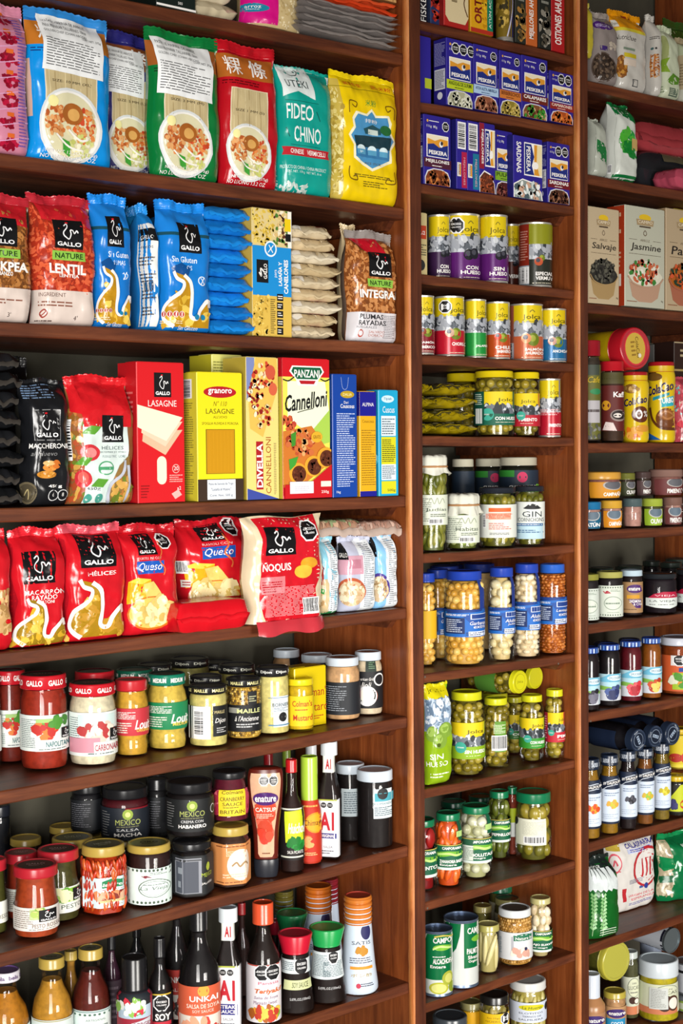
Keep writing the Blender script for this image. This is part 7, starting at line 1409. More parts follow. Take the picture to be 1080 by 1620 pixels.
pouch(n_, 962, 1020, 20, 'cereal_bag', 'white bag with orange top and yellow window', 'bag', T=.06, d=.01, bg='#c4c0b8', art=lambda A: (A.r(0, .06, 1, .26, '#e0940c'), A.r(0, .24, 1, .28, '#d8c83a'), A.r(.66, .045, .9, .075, '#8a2a1a'), A.r(.1, .14, .32, .23, '#d8d4c8'), A.t(.22, .19, .04, 'Orgánic', '#3a3a34', w=.2), A.t(.45, .36, .06, 'Nutriclue', '#3a3634', w=.6, sh=.3), A.e(.36, .72, .16, .14, '#7a4a1c'), A.fill(.22, .6, .5, .84, ['#a86a28', '#8a5420', '#c08a3c'], 40, .04, 2, lambda x, y: ((x-.36)/.15)**2+((y-.72)/.13)**2 < 1), A.r(.4, .48, .72, .51, '#7a8a78'), A.r(.42, .55, .74, .6, '#c8b428'), A.r(.42, .62, .74, .7, '#d8c8b8'), A.r(.66, .85, .8, .94, '#4a4a4a'), A.r(.68, .86, .78, .93, '#c4c0b8')), sealc='#e0940c', seed=304, boxy=True)
pouch(n_, 1021, 1044, 24, 'cereal_bag', 'slim white bag with granola window and folded corner', 'bag', T=.05, d=.0, bg='#c0bcb4', art=lambda A: (A.ln(.2, .28, .9, .32, 2, '#3a3634'), A.e(.36, .43, .11, None, '#4a6a6a'), A.e(.66, .43, .09, None, '#3a3a3a'), A.r(.28, .5, .86, .78, '#b0682c'), A.fill(.3, .5, .85, .78, ['#c88444', '#8a4c1c', '#d8a468', '#a05a24'], 60, .07, 1.6)), seed=305, boxy=True)
pouch(n_, 1037, 1073, 42, 'flour_bag', 'pale green bag with leaf and pointed top', 'bag', T=.05, d=.0, bg='#c4ccb0', art=lambda A: (A.r(.2, .2, .55, .5, '#98a068'), A.e(.38, .2, .17, .05, '#98a068'), A.p([(0, .5), (.6, .46), (.45, .56), (.62, .66), (0, .65)], '#7a9a2c'), A.p([(.5, .78), (.75, .66), (1, .7), (.95, .8), (.7, .82)], '#5a8a2c'), A.ln(.1, .84, .4, .94, 3, '#7a8a6a'), A.r(.62, .86, .95, .97, '#5a6a5a'), A.ln(.64, .87, .9, .96, 4, '#c4ccb0')), seed=306, boxy=True, taper=.3)
pouch(n_, 1068, 1125, 66, 'flour_bag', 'tan and cream bag cut off by the right edge, upper right shelf', 'bag', T=.06, d=.0, bg='#a89878', art=lambda A: (A.r(0, .8, 1, 1, '#b8b8a8'), A.r(0, .1, 1, .28, '#a8b090'), A.ln(.1, .4, .5, .75, 8, '#7a6a50')), seed=307, boxy=True)
pouch(n_, 1050, 1110, 36, 'noodle_pack', 'bag printed with green stalks standing behind the pale green bag', 'bag', T=.04, d=.12, bg='#31521c', art=lambda A: [A.stroke([(.1+i*.06, .98), (.12+i*.06+.02*math.sin(i), .5), (.1+i*.062, .1)], .02, ('#5a8a34', '#c8d0a0', '#7aa848', '#3a6a24')[i % 4], n=3) for i in range(14)], seed=308)

# ---- second shelf
o_ = 'o'
herb = lambda A: (A.p([(.3, 0), (1, 0), (1, .26), (.75, .2), (.5, .16), (.3, .17)], '#0c6a34'), A.blobs(.72, .5, .2, .15, ['#1c8a34', '#2a9a3c', '#4aaa34'], 30, .12), A.blobs(.8, .6, .16, .08, ['#127a2c'], 10, .12), A.r(.25, .93, 1, 1, '#0c6a34'), A.r(.84, .45, 1, .6, '#c0a060'), A.bar(.06, .8, .2, .92), A.stroke([(.3, .2), (.3, .6), (.32, .95)], .015, '#a8aca4'))
pouch(o_, 957, 1006, 158, 'rice_bag', 'white bag with green top and herb leaves', 'bag', T=.06, d=.0, bg='#c8ccc4', art=herb, sealc='#0c6a34', seed=311, boxy=True, taper=.25, seal=.02)
pouch(o_, 926, 959, 188, 'rice_bag', 'smaller white bag with green leaf left of the herb bag', 'bag', T=.05, d=.0, bg='#a8aca0', art=lambda A: (A.p([(.5, .38), (.95, .45), (1, .8), (.7, .72), (.55, .6)], '#1c6a34'), A.stroke([(.45, .1), (.45, .6), (.4, .97)], .02, '#8a8e84')), seed=312, boxy=True, taper=.4, seal=.02)
q = pk(o_, 1009, 1110, 290, .084, 'lentil_bag', 'dark grey bag with olive band lying on the second right shelf', 'bag', d=.042, D=.16, bg='#232428', seed=313, fin=.0, endart=lambda A: (A.r(.4, .5, 1, .95, '#5a5440'), A.t(.75, .7, .16, 'Orgánica', '#c8c4b4', w=.4), A.t(.7, .3, .1, 'Sin gluten', '#8a8a84', w=.3)))
pk(o_, 1003, 1112, 230, .06, 'lentil_bag', 'translucent red bag lying on the dark grey bag', 'bag', d=.05, D=.14, zb=q['top']+.0003, bg='#a03a40', seed=314, fin=.02, topart=lambda A: (A.fill(.05, .05, .95, .95, ['#b84a4c', '#8a2c34', '#c86a68'], 120, .03), A.t(.7, .6, .1, 'Puqua', '#3a2020', w=.3, sh=.3)))
pk(o_, 1068, 1116, 285, .04, 'lentil_bag', 'pink packet in front of the dark grey bag at the right edge', 'bag', d=-.02, D=.06, bg='#b0485c', seed=315, fin=0, topart=lambda A: A.fill(.05, .05, .95, .95, ['#c86a78', '#9a3448'], 60, .06))

# ---- third shelf: rice boxes
p_ = 'p'
def rice(word, bowlc, cols, tilt=0):
    return lambda A: (A.e(.5, .1, .15, .035, '#d8b424'), A.p([(.28, .12), (.72, .12), (.7, .18), (.3, .18)], '#a08a68'), A.t(.5, .145, .03, 'CAMPO', '#e8dcc0', w=.36), A.r(.36, .185, .64, .2, '#4a3a2a'), A.stroke([(.46, .26), (.5, .23), (.54, .26), (.5, .28)], .015, '#6a5a48', closed=True), A.t(.5, .33, .025, 'ARROZ', '#6a5a48', w=.24), A.r(.1, .326, .3, .33, '#4a3a2a'), A.r(.7, .326, .9, .33, '#4a3a2a'), A.t(.52, .405, .085, word, '#26201c', w=.76, b=.01, sh=.12), A.r(.1, .47, .9, .474, '#4a3a2a'),
        A.p([(.08, .7), (.92, .7), (.82, .9), (.66, .95), (.34, .95), (.18, .9)], bowlc), A.e(.5, .7, .44, .1, cols[0]), A.e(.5, .63, .34, .1, cols[0]), A.blobs(.5, .65, .4, .13, cols[1:], 90, .045, 1.8), A.stroke([(.06, .7), (.2, .77), (.5, .8), (.8, .77), (.94, .7)], .025, bowlc), A.ln(.05, .94, .3, .96, 1, '#8a5a40'), A.t(.93, .93, .025, '1kg', '#4a3a2a'))
BX = '#b8a688'
carton(p_, 929, 979, 330, 'rice_box', 'beige rice box with a bowl of black wild rice', 'rice', dp=.05, d=.0, front=(BX, rice('Salvaje', '#a08458', ['#2c2a26', '#3a3832', '#1c1b18', '#4c4a42', '#5a584c'])), side=('#a08c68', None))
carton(p_, 988, 1051, 329, 'rice_box', 'pale grey-green rice box with white rice and red pieces', 'rice', dp=.045, d=-.006, front=('#b4b4a2', rice('Jasmine', '#b08c74', ['#d0ccb8', '#d8d4c0', '#e0dccc', '#a83c2c', '#3a7a34', '#c0603c'])), side=('#a03418', lambda A: (A.ln(.2, .05, .8, .3, 3, '#c8a888'), A.r(.3, .68, .8, .8, '#d0ccc0'), A.ln(.2, .45, .8, .62, 4, '#c8a888'))))
carton(p_, 1053, 1112, 334, 'rice_box', 'beige rice box with orange paella, cut by the right edge', 'rice', dp=.045, d=-.004, front=('#b09c7e', rice('Paella', '#a06048', ['#a85a1c', '#b87028', '#3a2a20', '#8a4418', '#c8542c', '#1c3a2a'])), side=('#9a8260', None))
carton(p_, 1066, 1110, 333, 'rice_box', 'yellow box standing behind the paella rice box', 'rice', dp=.04, d=.06, front=('#a89430', None), side=('#96822a', None))

# ---- fourth shelf: cocoa and coffee
q_ = 'q'
jar(q_, 916, 950, 538, None, 'coffee_jar', 'coffee jar with dark red lid and yellow label beside the partition', 'jar', d=.0, prof='spice', body='#33291f', lid=('#8a1420', '#8a1420'), lidh=.03, labs=[(.24, .97, 150, '#5c5c22', lambda A: (A.r(-.5, 0, 1.5, .14, '#3a4238'), A.t(.72, .2, .08, 'Cafe', '#c8a81c', w=.4, sh=.3), A.e(.8, .36, .2, .04, '#2a7a4a'), A.r(.4, .48, .95, .78, '#a8a4a8'), A.ln(.5, .58, .9, .66, 1, '#4a4040'), A.fill(0, .8, 1, 1, ['#7a7a74', '#4a4a44'], 30, .07)))])
jar(q_, 949, 987, 571, None, 'coffee_jar', 'coffee jar with red lid and brown label with a cup', 'jar', d=.0, prof='spice', body='#3c2618', lid=('#b01824', '#b01824'), lidh=.019, labs=[(.3, .86, 150, '#5a1c18', lambda A: (A.r(-.5, 0, .08, 1, '#c0b8b0'), A.t(.82, .2, .12, 'Kaff', W_, w=.36, b=.02), A.e(.26, .44, .13, None, '#c8901c'), A.e(.78, .66, .34, .13, '#8a7a74'), A.e(.78, .65, .28, .1, '#241a18'), A.e(.74, .66, .12, .05, '#d8d0c8'), A.p([(.2, .98), (.3, .8), (.5, .82), (.6, 1)], '#d8c8c4'))), (.14, .28, 90, '#4a4422', None, PAPER, 'neck_label')])
COL_ = '#d0b014'
q = jar(q_, 983, 1026, 588, None, 'cocoa_tub', 'yellow cocoa powder tub with plain red and brown lid', 'tub', d=.0, prof='cocoa', glass=False, body='#ccaa10', lid=('#9a1c20', '#8a1a1e'), labs=[(.14, .97, 170, COL_, lambda A: (A.e(.36, .12, .25, .08, '#7a5420'), A.blobs(.36, .12, .2, .06, ['#c8a060', '#a07c3c'], 12, .05), A.t(.52, .33, .13, 'ColaCao', '#1c1450', w=.86, b=.03, sh=.15, tilt=.12), A.e(.74, .56, .24, .14, '#5a2a14'), A.e(.66, .56, .09, .08, W_), A.e(.66, .56, .05, .05, '#5a2a14'), A.t(.9, .55, .1, '%', W_, w=.14), A.blobs(.4, .88, .36, .06, ['#d8741c', '#c8501c', '#e0a040'], 14, .1), A.e(.8, .8, .2, .06, '#c88a30')), FILM)])
jar(q_, 1024, 1068, 572, None, 'cocoa_tub', 'yellow cocoa tub with turquoise panel and chocolate swirl', 'tub', d=.0, prof='cocoa', glass=False, body='#ccaa10', lid=('#a01820', '#8a1a1e'), labs=[(.13, .97, 170, COL_, lambda A: (A.r(-.5, 0, .32, .1, '#4a2414'), A.e(.24, .07, .2, .06, '#6a4a1c'), A.t(.46, .24, .14, 'ColaCao', '#1c1450', w=.96, b=.03, sh=.15, tilt=.16), A.p([(.2, .37), (.8, .3), (.8, .34), (.2, .42)], '#1c8a98'), A.p([(.5, .4), (1.2, .32), (1.2, .48), (.52, .52)], '#30a8b8'), A.t(.72, .42, .08, 'TURBO', W_, w=.4, b=.03, tilt=.1), A.e(.7, .68, .4, .15, '#6a3a18'), A.e(.72, .63, .3, .08, '#8a5426'), A.stroke([(.5, .64), (.7, .58), (.9, .64), (.72, .69), (.6, .65)], .04, '#a87040'), A.stroke([(.1, .52), (.2, .7), (.5, .82), (1, .84)], .07, '#5a3014'), A.p([(-.3, .86), (.1, .9), (.5, 1), (-.3, 1)], '#1c5aa0')), FILM)])
zt = q['top']
def tub():
    p = onY(1005, 551, .005); r = 35*(p-CAM).dot(FW)/F
    o = root('cocoa_tub', 'yellow cocoa tub lying on its side on the others, red lid forward', 'tub', p); ax = Vector((-.12, -1, .03)).normalized(); ln = .17
    make_vessel(o, r*.96, ln, 'spice', glass=False, body='#ccaa10', lid=('#b01824', '#a83038'), cap_r=1.0, lidh=.036, lidart=lambda A: (A.e(.5, .5, .36, .4, '#c8303c'), A.e(.5, .5, .33, .37, '#c0a040'), A.t(.58, .48, .1, 'ColaCao', '#3a1c14', w=.5, rot=-90), A.ln(.36, .3, .5, .7, 4, '#8a6a2a'), A.e(.62, .68, .05, None, '#d8d0c0')),
                labs=[(.26, .95, 175, COL_, lambda A: (A.t(.62, .6, .6, 'ColaCao', '#3a1c6a', w=.22, rot=-90, b=.02), A.blobs(.2, .2, .15, .15, ['#7a5420', '#3a2a14'], 12, .06)), FILM)])
    o.rotation_mode = 'QUATERNION'; o.rotation_quaternion = Vector((0, 0, 1)).rotation_difference(ax); o.location = p-ax*ln
tub()
carton(q_, 1034, 1062, 546, 'chocolate_box', 'dark box standing behind the cocoa tubs, left of two', 'box', dp=.05, d=.1, front=('#2a2420', lambda A: A.ln(.5, .2, .95, .7, 6, '#5a5048')), side=('#5a5a58', None))
carton(q_, 1066, 1112, 542, 'chocolate_box', 'dark brown box with pale outlined seal behind the pink bag', 'box', dp=.05, d=.05, front=('#2c1a14', lambda A: (A.r(.0, .0, 1, .012, '#a89878'), A.ln(.2, .06, .9, .16, 2, '#a89878'), A.r(0, .27, 1, .29, '#a08a58'), A.p([(.16, .36), (.4, .36), (.44, .42), (.4, .48), (.16, .48), (.12, .42)], '#c8c4bc'), A.r(.0, .5, 1, 1, '#2a1814'))), side=('#241410', None))
pouch(q_, 1065, 1118, 596, 'marshmallow_bag', 'pink patterned sweet bag at the right edge, fourth shelf', 'bag', T=.05, d=-.004, bg='#a8404e', art=lambda A: (A.fill(0, .1, 1, 1, ['#d87a84', '#8a2434', '#58b0b0', '#d8c0b0', '#c84a5a', '#e0a0a0'], 150, .04, 2), A.e(.3, .72, .25, .06, '#c83a4c')), seed=321, boxy=True, seal=.03)

# ---- fifth shelf: small pate pots, two tiers
r_ = 'r'
def pate(c, word, tx=.7): return lambda A: (A.r(.2, .36, 1.5, 1, c), A.e(tx-.02, .2, .24, .32, '#b8b4b0'), A.e(tx-.02, .2, .2, .27, '#5a6a78'), A.e(tx-.02, .26, .16, .12, '#b89878'), A.t(tx, .75, .3, word, W_, w=.62, b=.03))
PT = dict(prof='pate')
base = []
for x0, x1, yt, c, w, lc, lb, tx in ((914, 951, 793, '#1a5a78', 'ATÚN', '#1c6a98', 'small pot with blue lid, lower tier beside the partition', .66), (950, 984, 791, '#d0861c', 'CAMPAÑA', '#c89a34', 'small pot with mustard yellow lid, lower tier', .7), (985, 1016, 788, None, '', '#4a5a5c', 'small plain pink pot with grey-green lid, lower tier', .7), (1015, 1048, 788, '#8aa828', 'OLIVA', '#98a83c', 'small pot with light green lid and lime label, lower tier', .74), (1048, 1079, 786, '#6a3a38', 'PIMIENTA', '#7a5a50', 'small pot with brown lid, lower tier at right', .7), (1079, 1112, 784, '#6a3a38', 'PIMIENTA', '#7a5a50', 'small pot with brown lid cut by the right edge, lower tier', .7)):
    base.append(jar(r_, x0, x1, yt, None, 'pate_pot', lb, 'pot', d=.0, body='#b08478' if c != '#8aa828' else '#4a4a20', lid=(lc, lc), labs=[(.36, .95, 60, None if not c else c, (lambda A, c=c, w=w, tx=tx: (A.e(tx-.02, .2, .24, .32, '#b8b4b0'), A.e(tx-.02, .2, .2, .27, '#5a6a78'), A.t(tx, .74, .3, w, W_, w=.6, b=.03))) if c else None, PAPER, 'label', 16)], **PT))
for x0, x1, yt, d, c, w, lc, lb, i in ((922, 982, 746, .0, '#c8861c', 'CAMPAÑA', '#c8943c', 'wide pot with amber lid, upper tier beside the partition', 1), (975, 1004, 748, .05, '#34381c', 'OLIVA', '#6a6c2c', 'dark pot with olive lid, upper tier', 2), (1003, 1029, 746, .045, '#4a3434', 'PIMIENTA', '#463634', 'dark brown pot, upper tier', 3), (1026, 1079, 742, .0, '#6a3434', 'PIMIENTA', '#8a6a60', 'wide pink pot with dusky lid, upper tier', 4), (1077, 1120, 740, .002, '#6a3434', 'PIMIENTA', '#7a5048', 'dusky pot cut by the right edge, upper tier', 5)):
    zb = max(b['top'] for b in base)+.001
    jar(r_, x0, x1, yt, None, 'pate_pot', lb, 'pot', d=d, zb=zb, body='#8a5a52' if i in (1, 4, 5) else '#3a2c24', lid=(lc, lc), labs=[(.36, .95, 60, c, (lambda A, c=c, w=w: (A.e(.82, .2, .2, .3, '#a8a4a0'), A.e(.82, .2, .17, .25, '#5a5a60'), A.t(.8, .74, .28, w, W_, w=.5, b=.03))), PAPER, 'label', 20)], **PT)
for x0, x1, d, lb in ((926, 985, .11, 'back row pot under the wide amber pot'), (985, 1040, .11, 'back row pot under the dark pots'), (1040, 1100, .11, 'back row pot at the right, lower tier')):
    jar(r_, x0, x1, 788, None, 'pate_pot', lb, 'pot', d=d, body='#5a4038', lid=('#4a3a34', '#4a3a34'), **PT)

# ---- sixth shelf: jams with dark lids
s_ = 's'
DJ = '#1c1418'
dots = lambda A: ([A.e(.08+i*.09, y, .018, None, '#4a5a4a', 6) for i in range(11) for y in (.06, .94)], A.e(.62, .56, .32, .22, '#7a8a7a'), A.e(.62, .56, .3, .2, '#cdd4c8'), A.ln(.45, .52, .8, .62, 1, '#7a8a7a'), A.p([(.3, .18), (.42, .16), (.5, .24), (.36, .26)], '#a83040'), A.ln(.6, .12, .85, .2, 2, '#8a988a'), A.ln(.5, .84, .8, .88, 1, '#8a988a'))
jar(s_, 908, 947, 906, 985, 'jam_jar', 'pale-labelled jam jar half hidden by the partition', 'jar', prof='wide', body=DJ, lid=('#8a8838', '#7a7834'), labs=[(.3, .96, 150, '#c4ccc4', dots)])
jar(s_, 943, 985, 902, 982, 'jam_jar', 'dark jam jar with pale dotted label and gold lid', 'jar', prof='wide', body=DJ, lid=('#a8a458', '#8a8640'), labs=[(.28, .93, 150, '#cdd4c8', dots)])
jar(s_, 981, 1016, 900, 976, 'jam_jar', 'jam jar with white lid and tan and purple label', 'jar', prof='wide', body='#241818', lid=('#b8ccd8', '#a8bccc'), labs=[(.25, .92, 150, '#a07c54', lambda A: (A.e(.66, .22, .36, .14, '#4a2468'), A.t(.62, .22, .11, 'enature', W_, w=.5, b=.02), A.r(.4, .42, .78, .53, '#c8901c'), A.p([(.36, .56), (1.1, .56), (1.1, .86), (.7, .84)], '#4a2468'), A.t(.66, .62, .09, 'ZARZAMORA', W_, w=.5, b=.02), A.t(.8, .72, .08, '& CHIA', W_, w=.3), A.ln(.1, .86, .6, .92, 1, '#6a4a2a')))])
vig = lambda A: (A.p([(.2, .38), (.36, .16), (.62, .04), (.95, .06), (1.02, .38)], '#b0183c'), A.t(.7, .26, .12, 'VIEJA', '#e8c8d0', w=.42), A.p([(.14, .38), (1.04, .38), (1.04, .82), (.8, .96), (.4, .9), (.14, .8)], '#d4dcd8'), A.t(.6, .56, .13, 'LA VIEJA', '#3a3a3a', w=.7), A.ln(.36, .7, .84, .78, 1, '#5a5a5a'))
jar(s_, 1014, 1070, 904, 973, 'jam_jar', 'purple-black jam jar with crimson and white curved label', 'jar', prof='wide', body='#1a1018', lid=('#23262a', '#2a2e32'), knurl=0, labs=[(.42, .88, 60, None, vig, PAPER, 'label', 0)])
jar(s_, 1068, 1120, 898, 968, 'jam_jar', 'purple-black jam jar with crimson label cut by the right edge', 'jar', prof='wide', body='#1a1018', lid=('#23262a', '#2a2e32'), labs=[(.42, .88, 60, None, lambda A: (A.p([(.0, .38), (.2, .12), (.5, .04), (.95, .06), (1.02, .38)], '#b0183c'), A.r(0, .38, 1, .85, '#d4dcd8'), A.t(.3, .56, .13, 'LA VIEJA', '#3a3a3a', w=.5)), PAPER, 'label', 0)])
for x0, x1, yt, d in ((930, 972, 896, .13), (972, 1018, 893, .12), (1016, 1046, 886, .17), (1044, 1078, 888, .1), (1052, 1092, 882, .18)):
    jar(s_, x0, x1, yt, None, 'jam_jar', 'black-lidded jam jar in the back row, %s' % {930: 'leftmost', 972: 'behind the white lid', 1016: 'third from left', 1044: 'near the right edge', 1052: 'farthest back at right'}[x0], 'jar', d=d, prof='wide', body=DJ, lid=('#26302a', '#30383a'))

# ---- seventh shelf: jams with gingham lids
t_ = 't'
GH = ('#24408c', '#1c3478')
def ging(A):
    pass
def smk(cols, n=16, green=False): return lambda A: (A.r(-.8, .22, 1.8, .5, '#a8ccd8'), A.p([(-.8, .5), (.2, .44), (.7, .5), (1.8, .46), (1.8, .62), (-.8, .62)], '#7aaa48'), A.r(-.8, .6, 1.8, 1, '#c8ccd4'), A.p([(-.8, .24), (.1, .2), (.5, .02), (.9, 0), (1.8, .1), (1.8, .3), (-.8, .3)], '#68b0cc'), A.e(.78, .15, .34, .1, '#cfe4ec'), A.t(.76, .15, .09, "SMUCKER'S", '#4a5a74', w=.5), A.ln(.6, .26, .95, .3, 1, '#4a8aa8'), A.blobs(.72, .72, .2, .2, cols, n, .09, 1.2), A.e(.86, .5, .07, None, cols[0]))
SM = dict(prof='tall', cap_r=.9)
for x0, x1, yt, yb, bc, cols, lb in ((912, 948, 1021, 1127, '#1a0e12', ['#1c1a22', '#34303c', '#6a6878'], 'blackberry jam jar with blue gingham lid half behind the partition'), (944, 981, 1016, 1119, '#140c10', ['#34406c', '#4a5c94', '#28305a'], 'blueberry jam jar with blue gingham lid'), (979, 1015, 1011, 1112, '#5a0c18', ['#c83440', '#d85a60', '#a82430'], 'dark red strawberry jam jar with blue gingham lid'), (1013, 1046, 1006, 1107, '#8a4c10', ['#a8341c', '#c04a24', '#d8c060'], 'amber peach jam jar with blue gingham lid')):
    i = jar(t_, x0, x1, yt, yb, 'jam_jar', lb, 'jar', body=bc, lid=GH, labs=[(.47, .90, 150, '#a8ccd8', smk(cols))], **SM)
    r, H = i['r'], i['H']; mb = MB(); A = Art(PI*r*.9, H*.09, .004)
    for k in range(10): A.r(-.0+k*.11, .1, .05+k*.11, .95, ('#c8d8f0', '#5a88d0')[k % 2])
    A.emit(mb, lambda x, y, f: ((r*.905+f)*math.sin((x-.5)*PI), -(r*.905+f)*math.cos((x-.5)*PI), H*(.99-.08*y)), .0008, .0003); mb.build('lid_pattern', ENAMEL, i['o'])
jar(t_, 1043, 1104, 1003, 1102, 'jam_jar', 'large orange marmalade jar with white lid at the right edge', 'jar', prof='wide', body='#8a3c10', lid=('#c8ccd8', '#b8bccc'), lidh=.016, labs=[(.3, .93, 150, '#c8582c', lambda A: (A.r(.3, .0, 1.5, .28, '#d8d4d0'), A.octs(.62, .12, .1, 2), A.r(.5, .34, 1.2, .45, '#1c3a8a'), A.r(.34, .48, 1.5, .95, '#9ab828'), A.blobs(.6, .7, .2, .16, ['#e08828', '#d8d8c0', '#4a8a2a'], 16, .08)))])
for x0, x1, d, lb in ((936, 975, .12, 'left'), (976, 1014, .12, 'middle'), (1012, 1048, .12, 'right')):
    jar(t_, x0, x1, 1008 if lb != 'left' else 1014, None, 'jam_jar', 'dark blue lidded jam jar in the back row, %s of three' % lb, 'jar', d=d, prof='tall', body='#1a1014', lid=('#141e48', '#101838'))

# ---- eighth shelf: slender jam jars, three lying on top
u_ = 'u'
LB = ('#1c2638', '#28344a')
PROF['dalf'] = ([(0,0),(.82,0),(.92,.015),(.96,.05),(.93,.1),(.97,.16),(1,.2),(1,.66),(.94,.72),(.8,.78),(.74,.84),(.74,.96)], (.86,.87,1))
def dalf(word, cols): return lambda A: (A.r(-.8, .0, 1.8, 1, '#16223a'), A.p([(.1, .2), (.4, .1), (.8, .06), (1.2, .08), (1.2, .2), (.8, .18), (.4, .22), (.14, .3)], '#d0d8e4'), A.p([(.12, .21), (.4, .115), (.8, .075), (1.2, .095), (1.2, .185), (.8, .165), (.4, .205), (.15, .285)], '#101a30'), A.t(.62, .135, .055, 'ST DALFOUR', W_, w=.8, b=.02, tilt=.08), A.r(.06, .27, 1.2, .95, '#c8d4e4'), A.ln(.4, .33, .9, .42, 2, '#7a88a0'), A.blobs(.66, .58, .24, .08, cols, 10, .09), A.ln(.2, .78, .9, .9, 3, '#98a4b8', .3))
tops = []
for x0, x1, yt, yb, bc, cols, lb in ((914, 950, 1196, 1334, '#8a6414', ['#d89424', '#c84c20'], 'slender jar with orange fruit label, half behind the partition'), (948, 979, 1190, 1326, '#8a6410', ['#b8b83a', '#d8a040'], 'slender amber jar with pear label'), (978, 1007, 1184, 1318, '#1c1012', ['#1c1c24', '#4a4a54'], 'slender dark jar with black cherry label'), (1005, 1034, 1180, 1311, '#7a4818', ['#8ab83a', '#c8a83a'], 'slender amber jar with green fig label'), (1032, 1060, 1172, 1303, '#7a6420', ['#d8c83a', '#b8a828'], 'slender golden jar with lemon label and red corner')):
    i = jar(u_, x0, x1, yt, yb, 'jam_jar', lb, 'jar', prof='dalf', body=bc, lid=LB, lidtxt=('DALFOUR', '#c8d0dc'), labs=[(.26, .86, 150, '#16223a', dalf('', cols))]); tops.append(i['top'])
dal = lambda A: (A.e(.5, .5, .44, None, '#8a98ac'), A.e(.5, .5, .42, None, '#1c2638'), A.e(.5, .5, .31, None, '#8a98ac'), A.e(.5, .5, .29, None, '#141c2c'), A.t(.5, .86, .07, 'ST DALFOUR', '#d0d8e4', w=.4), A.t(.5, .13, .06, 'FRANCE', '#d0d8e4', w=.26), A.r(.43, .3, .57, .7, '#98a8bc'), A.ln(.45, .33, .55, .67, 3, '#2a3444'))
for px, py, rp, d, az, lb, rl in ((1010, 1171, 21, .0, -1.62, 'slender jar lying on the others, its dark lid leftmost of three', .4), (1037, 1165, 20.5, .0, -1.62, 'slender jar lying on the others, its dark lid in the middle of three', 1.2), (1064, 1161, 21.5, .0, -1.62, 'slender jar lying on the others, its dark lid rightmost of three', 2.2)):
    lying(u_, px, py, rp, .135, d, 'jam_jar', lb, az, roll=rl, prof='dalf', rbody=1.0, body='#18161c', lid=LB, lidart=dal, labs=[(.3, .86, 150, '#16223a', lambda A: (A.octs(.5, .5, .14), A.p([(.3, .02), (.7, .02), (.7, .12), (.3, .12)], '#d0d8e4'), A.t(.5, .07, .08, 'ST DALFOUR', '#16223a', w=.36)))])
q = jar(u_, 1052, 1086, 1222, 1295, 'jam_jar', 'squat jar with lime label and dark body, lower of two at right edge', 'jar', prof='wide', body='#1c1a14', lid=('#c8a818', '#b89814'), labs=[(.2, .9, 150, '#1c1a14', lambda A: (A.p([(0, .95), (.2, .5), (.7, .0), (1.4, 0), (1.4, .95)], '#b8c028'), A.blobs(.3, .7, .25, .16, ['#2c2c5a', '#3a3a6a'], 10, .1), A.e(.86, .7, .14, None, '#b83024')))])
jar(u_, 1054, 1090, 1148, None, 'jam_jar', 'squat yellow-labelled jar stacked at the right edge', 'jar', d=.03, zb=q['top']+.001, prof='wide', body='#8a7414', lid=('#c8a818', '#b89814'), labs=[(.15, .92, 150, '#c8b01c', lambda A: (A.e(.4, .7, .2, .14, '#a82c20'), A.e(.84, .7, .16, None, '#b83024'), A.r(-.5, .9, 1.5, 1, '#d8c43a')))])

# ---- ninth shelf: flour and rice bags
v_ = 'v'
def wheat(A):
    A.r(0, .0, 1, .2, '#1c2624'); A.t(.45, .1, .04, 'arina', '#c8ccc8', w=.5, sh=.3)
    for i in range(6): A.p([(.1+i*.14, .12), (.2+i*.14, .12), (.3+i*.14, .36), (.2+i*.15, .4), (.12+i*.14, .36)], '#ccd4d4')
    for x in (.3, .58):
        for j in range(10):
            y = .44+j*.045
            A.p([(x, y+.03), (x-.1, y), (x-.06, y-.03), (x, y)], '#7ab070'); A.p([(x, y+.03), (x+.1, y), (x+.06, y-.03), (x, y)], '#98c890')
        A.stroke([(x, .42), (x-.01, .7), (x, .95)], .012, '#b8d8a8')
    for i in range(3): A.stroke([(.5, .88+i*.03), (.7, .86+i*.03), (.9, .87+i*.03)], .014, '#c8dcc4')
pouch(v_, 922, 977, 1349, 'flour_bag', 'dark green flour bag with pale wheat ears', 'bag', T=.08, d=-.004, bg='#145a20', art=wheat, sealc='#1c2420', seed=331, taper=.25, base=.7, seal=.05, wr=.003)
def cala(A):
    A.p([(.0, .0), (.42, 0), (.36, .14), (.05, .12)], '#a8902c'); A.t(.76, .03, .05, 'BOMBA', '#2a2a8a', w=.44, b=.02); A.t(.76, .1, .06, 'CALASPARRA', '#2a2a8a', w=.56, b=.02); A.r(.5, .14, 1, .2, '#b8c0dc'); A.ln(.55, .145, .95, .19, 2, '#3a3a9a')
    A.e(.2, .3, .14, None, '#c84a5a'); A.e(.2, .3, .115, None, '#d0ccc8'); A.stroke([(.16, .34), (.2, .26), (.25, .33)], .03, '#c84a5a'); A.ln(.1, .4, .32, .43, 1, '#c84a5a')
    A.e(.86, .43, .28, None, '#b0242c'); A.e(.86, .43, .245, None, '#d4d0cc')
    for i in range(3): A.stroke([(.76+i*.08, .3), (.77+i*.08, .44), (.76+i*.08, .56)], .03, '#b0242c')
    A.ln(.5, .56, .8, .62, 3, '#8a8a9a'); A.r(.7, .68, .78, .71, '#3a5a9a'); A.e(.84, .695, .04, None, '#2a3a8a'); A.t(.74, .79, .03, 'VIRGEN DE LA', '#c84a5a', w=.5, b=.01); A.t(.78, .84, .03, 'ESPERANZA', '#c84a5a', w=.46, b=.01); A.ln(.5, .88, .95, .92, 2, '#5a5a9a')
    A.r(.36, .66, .44, .84, '#b0242c')
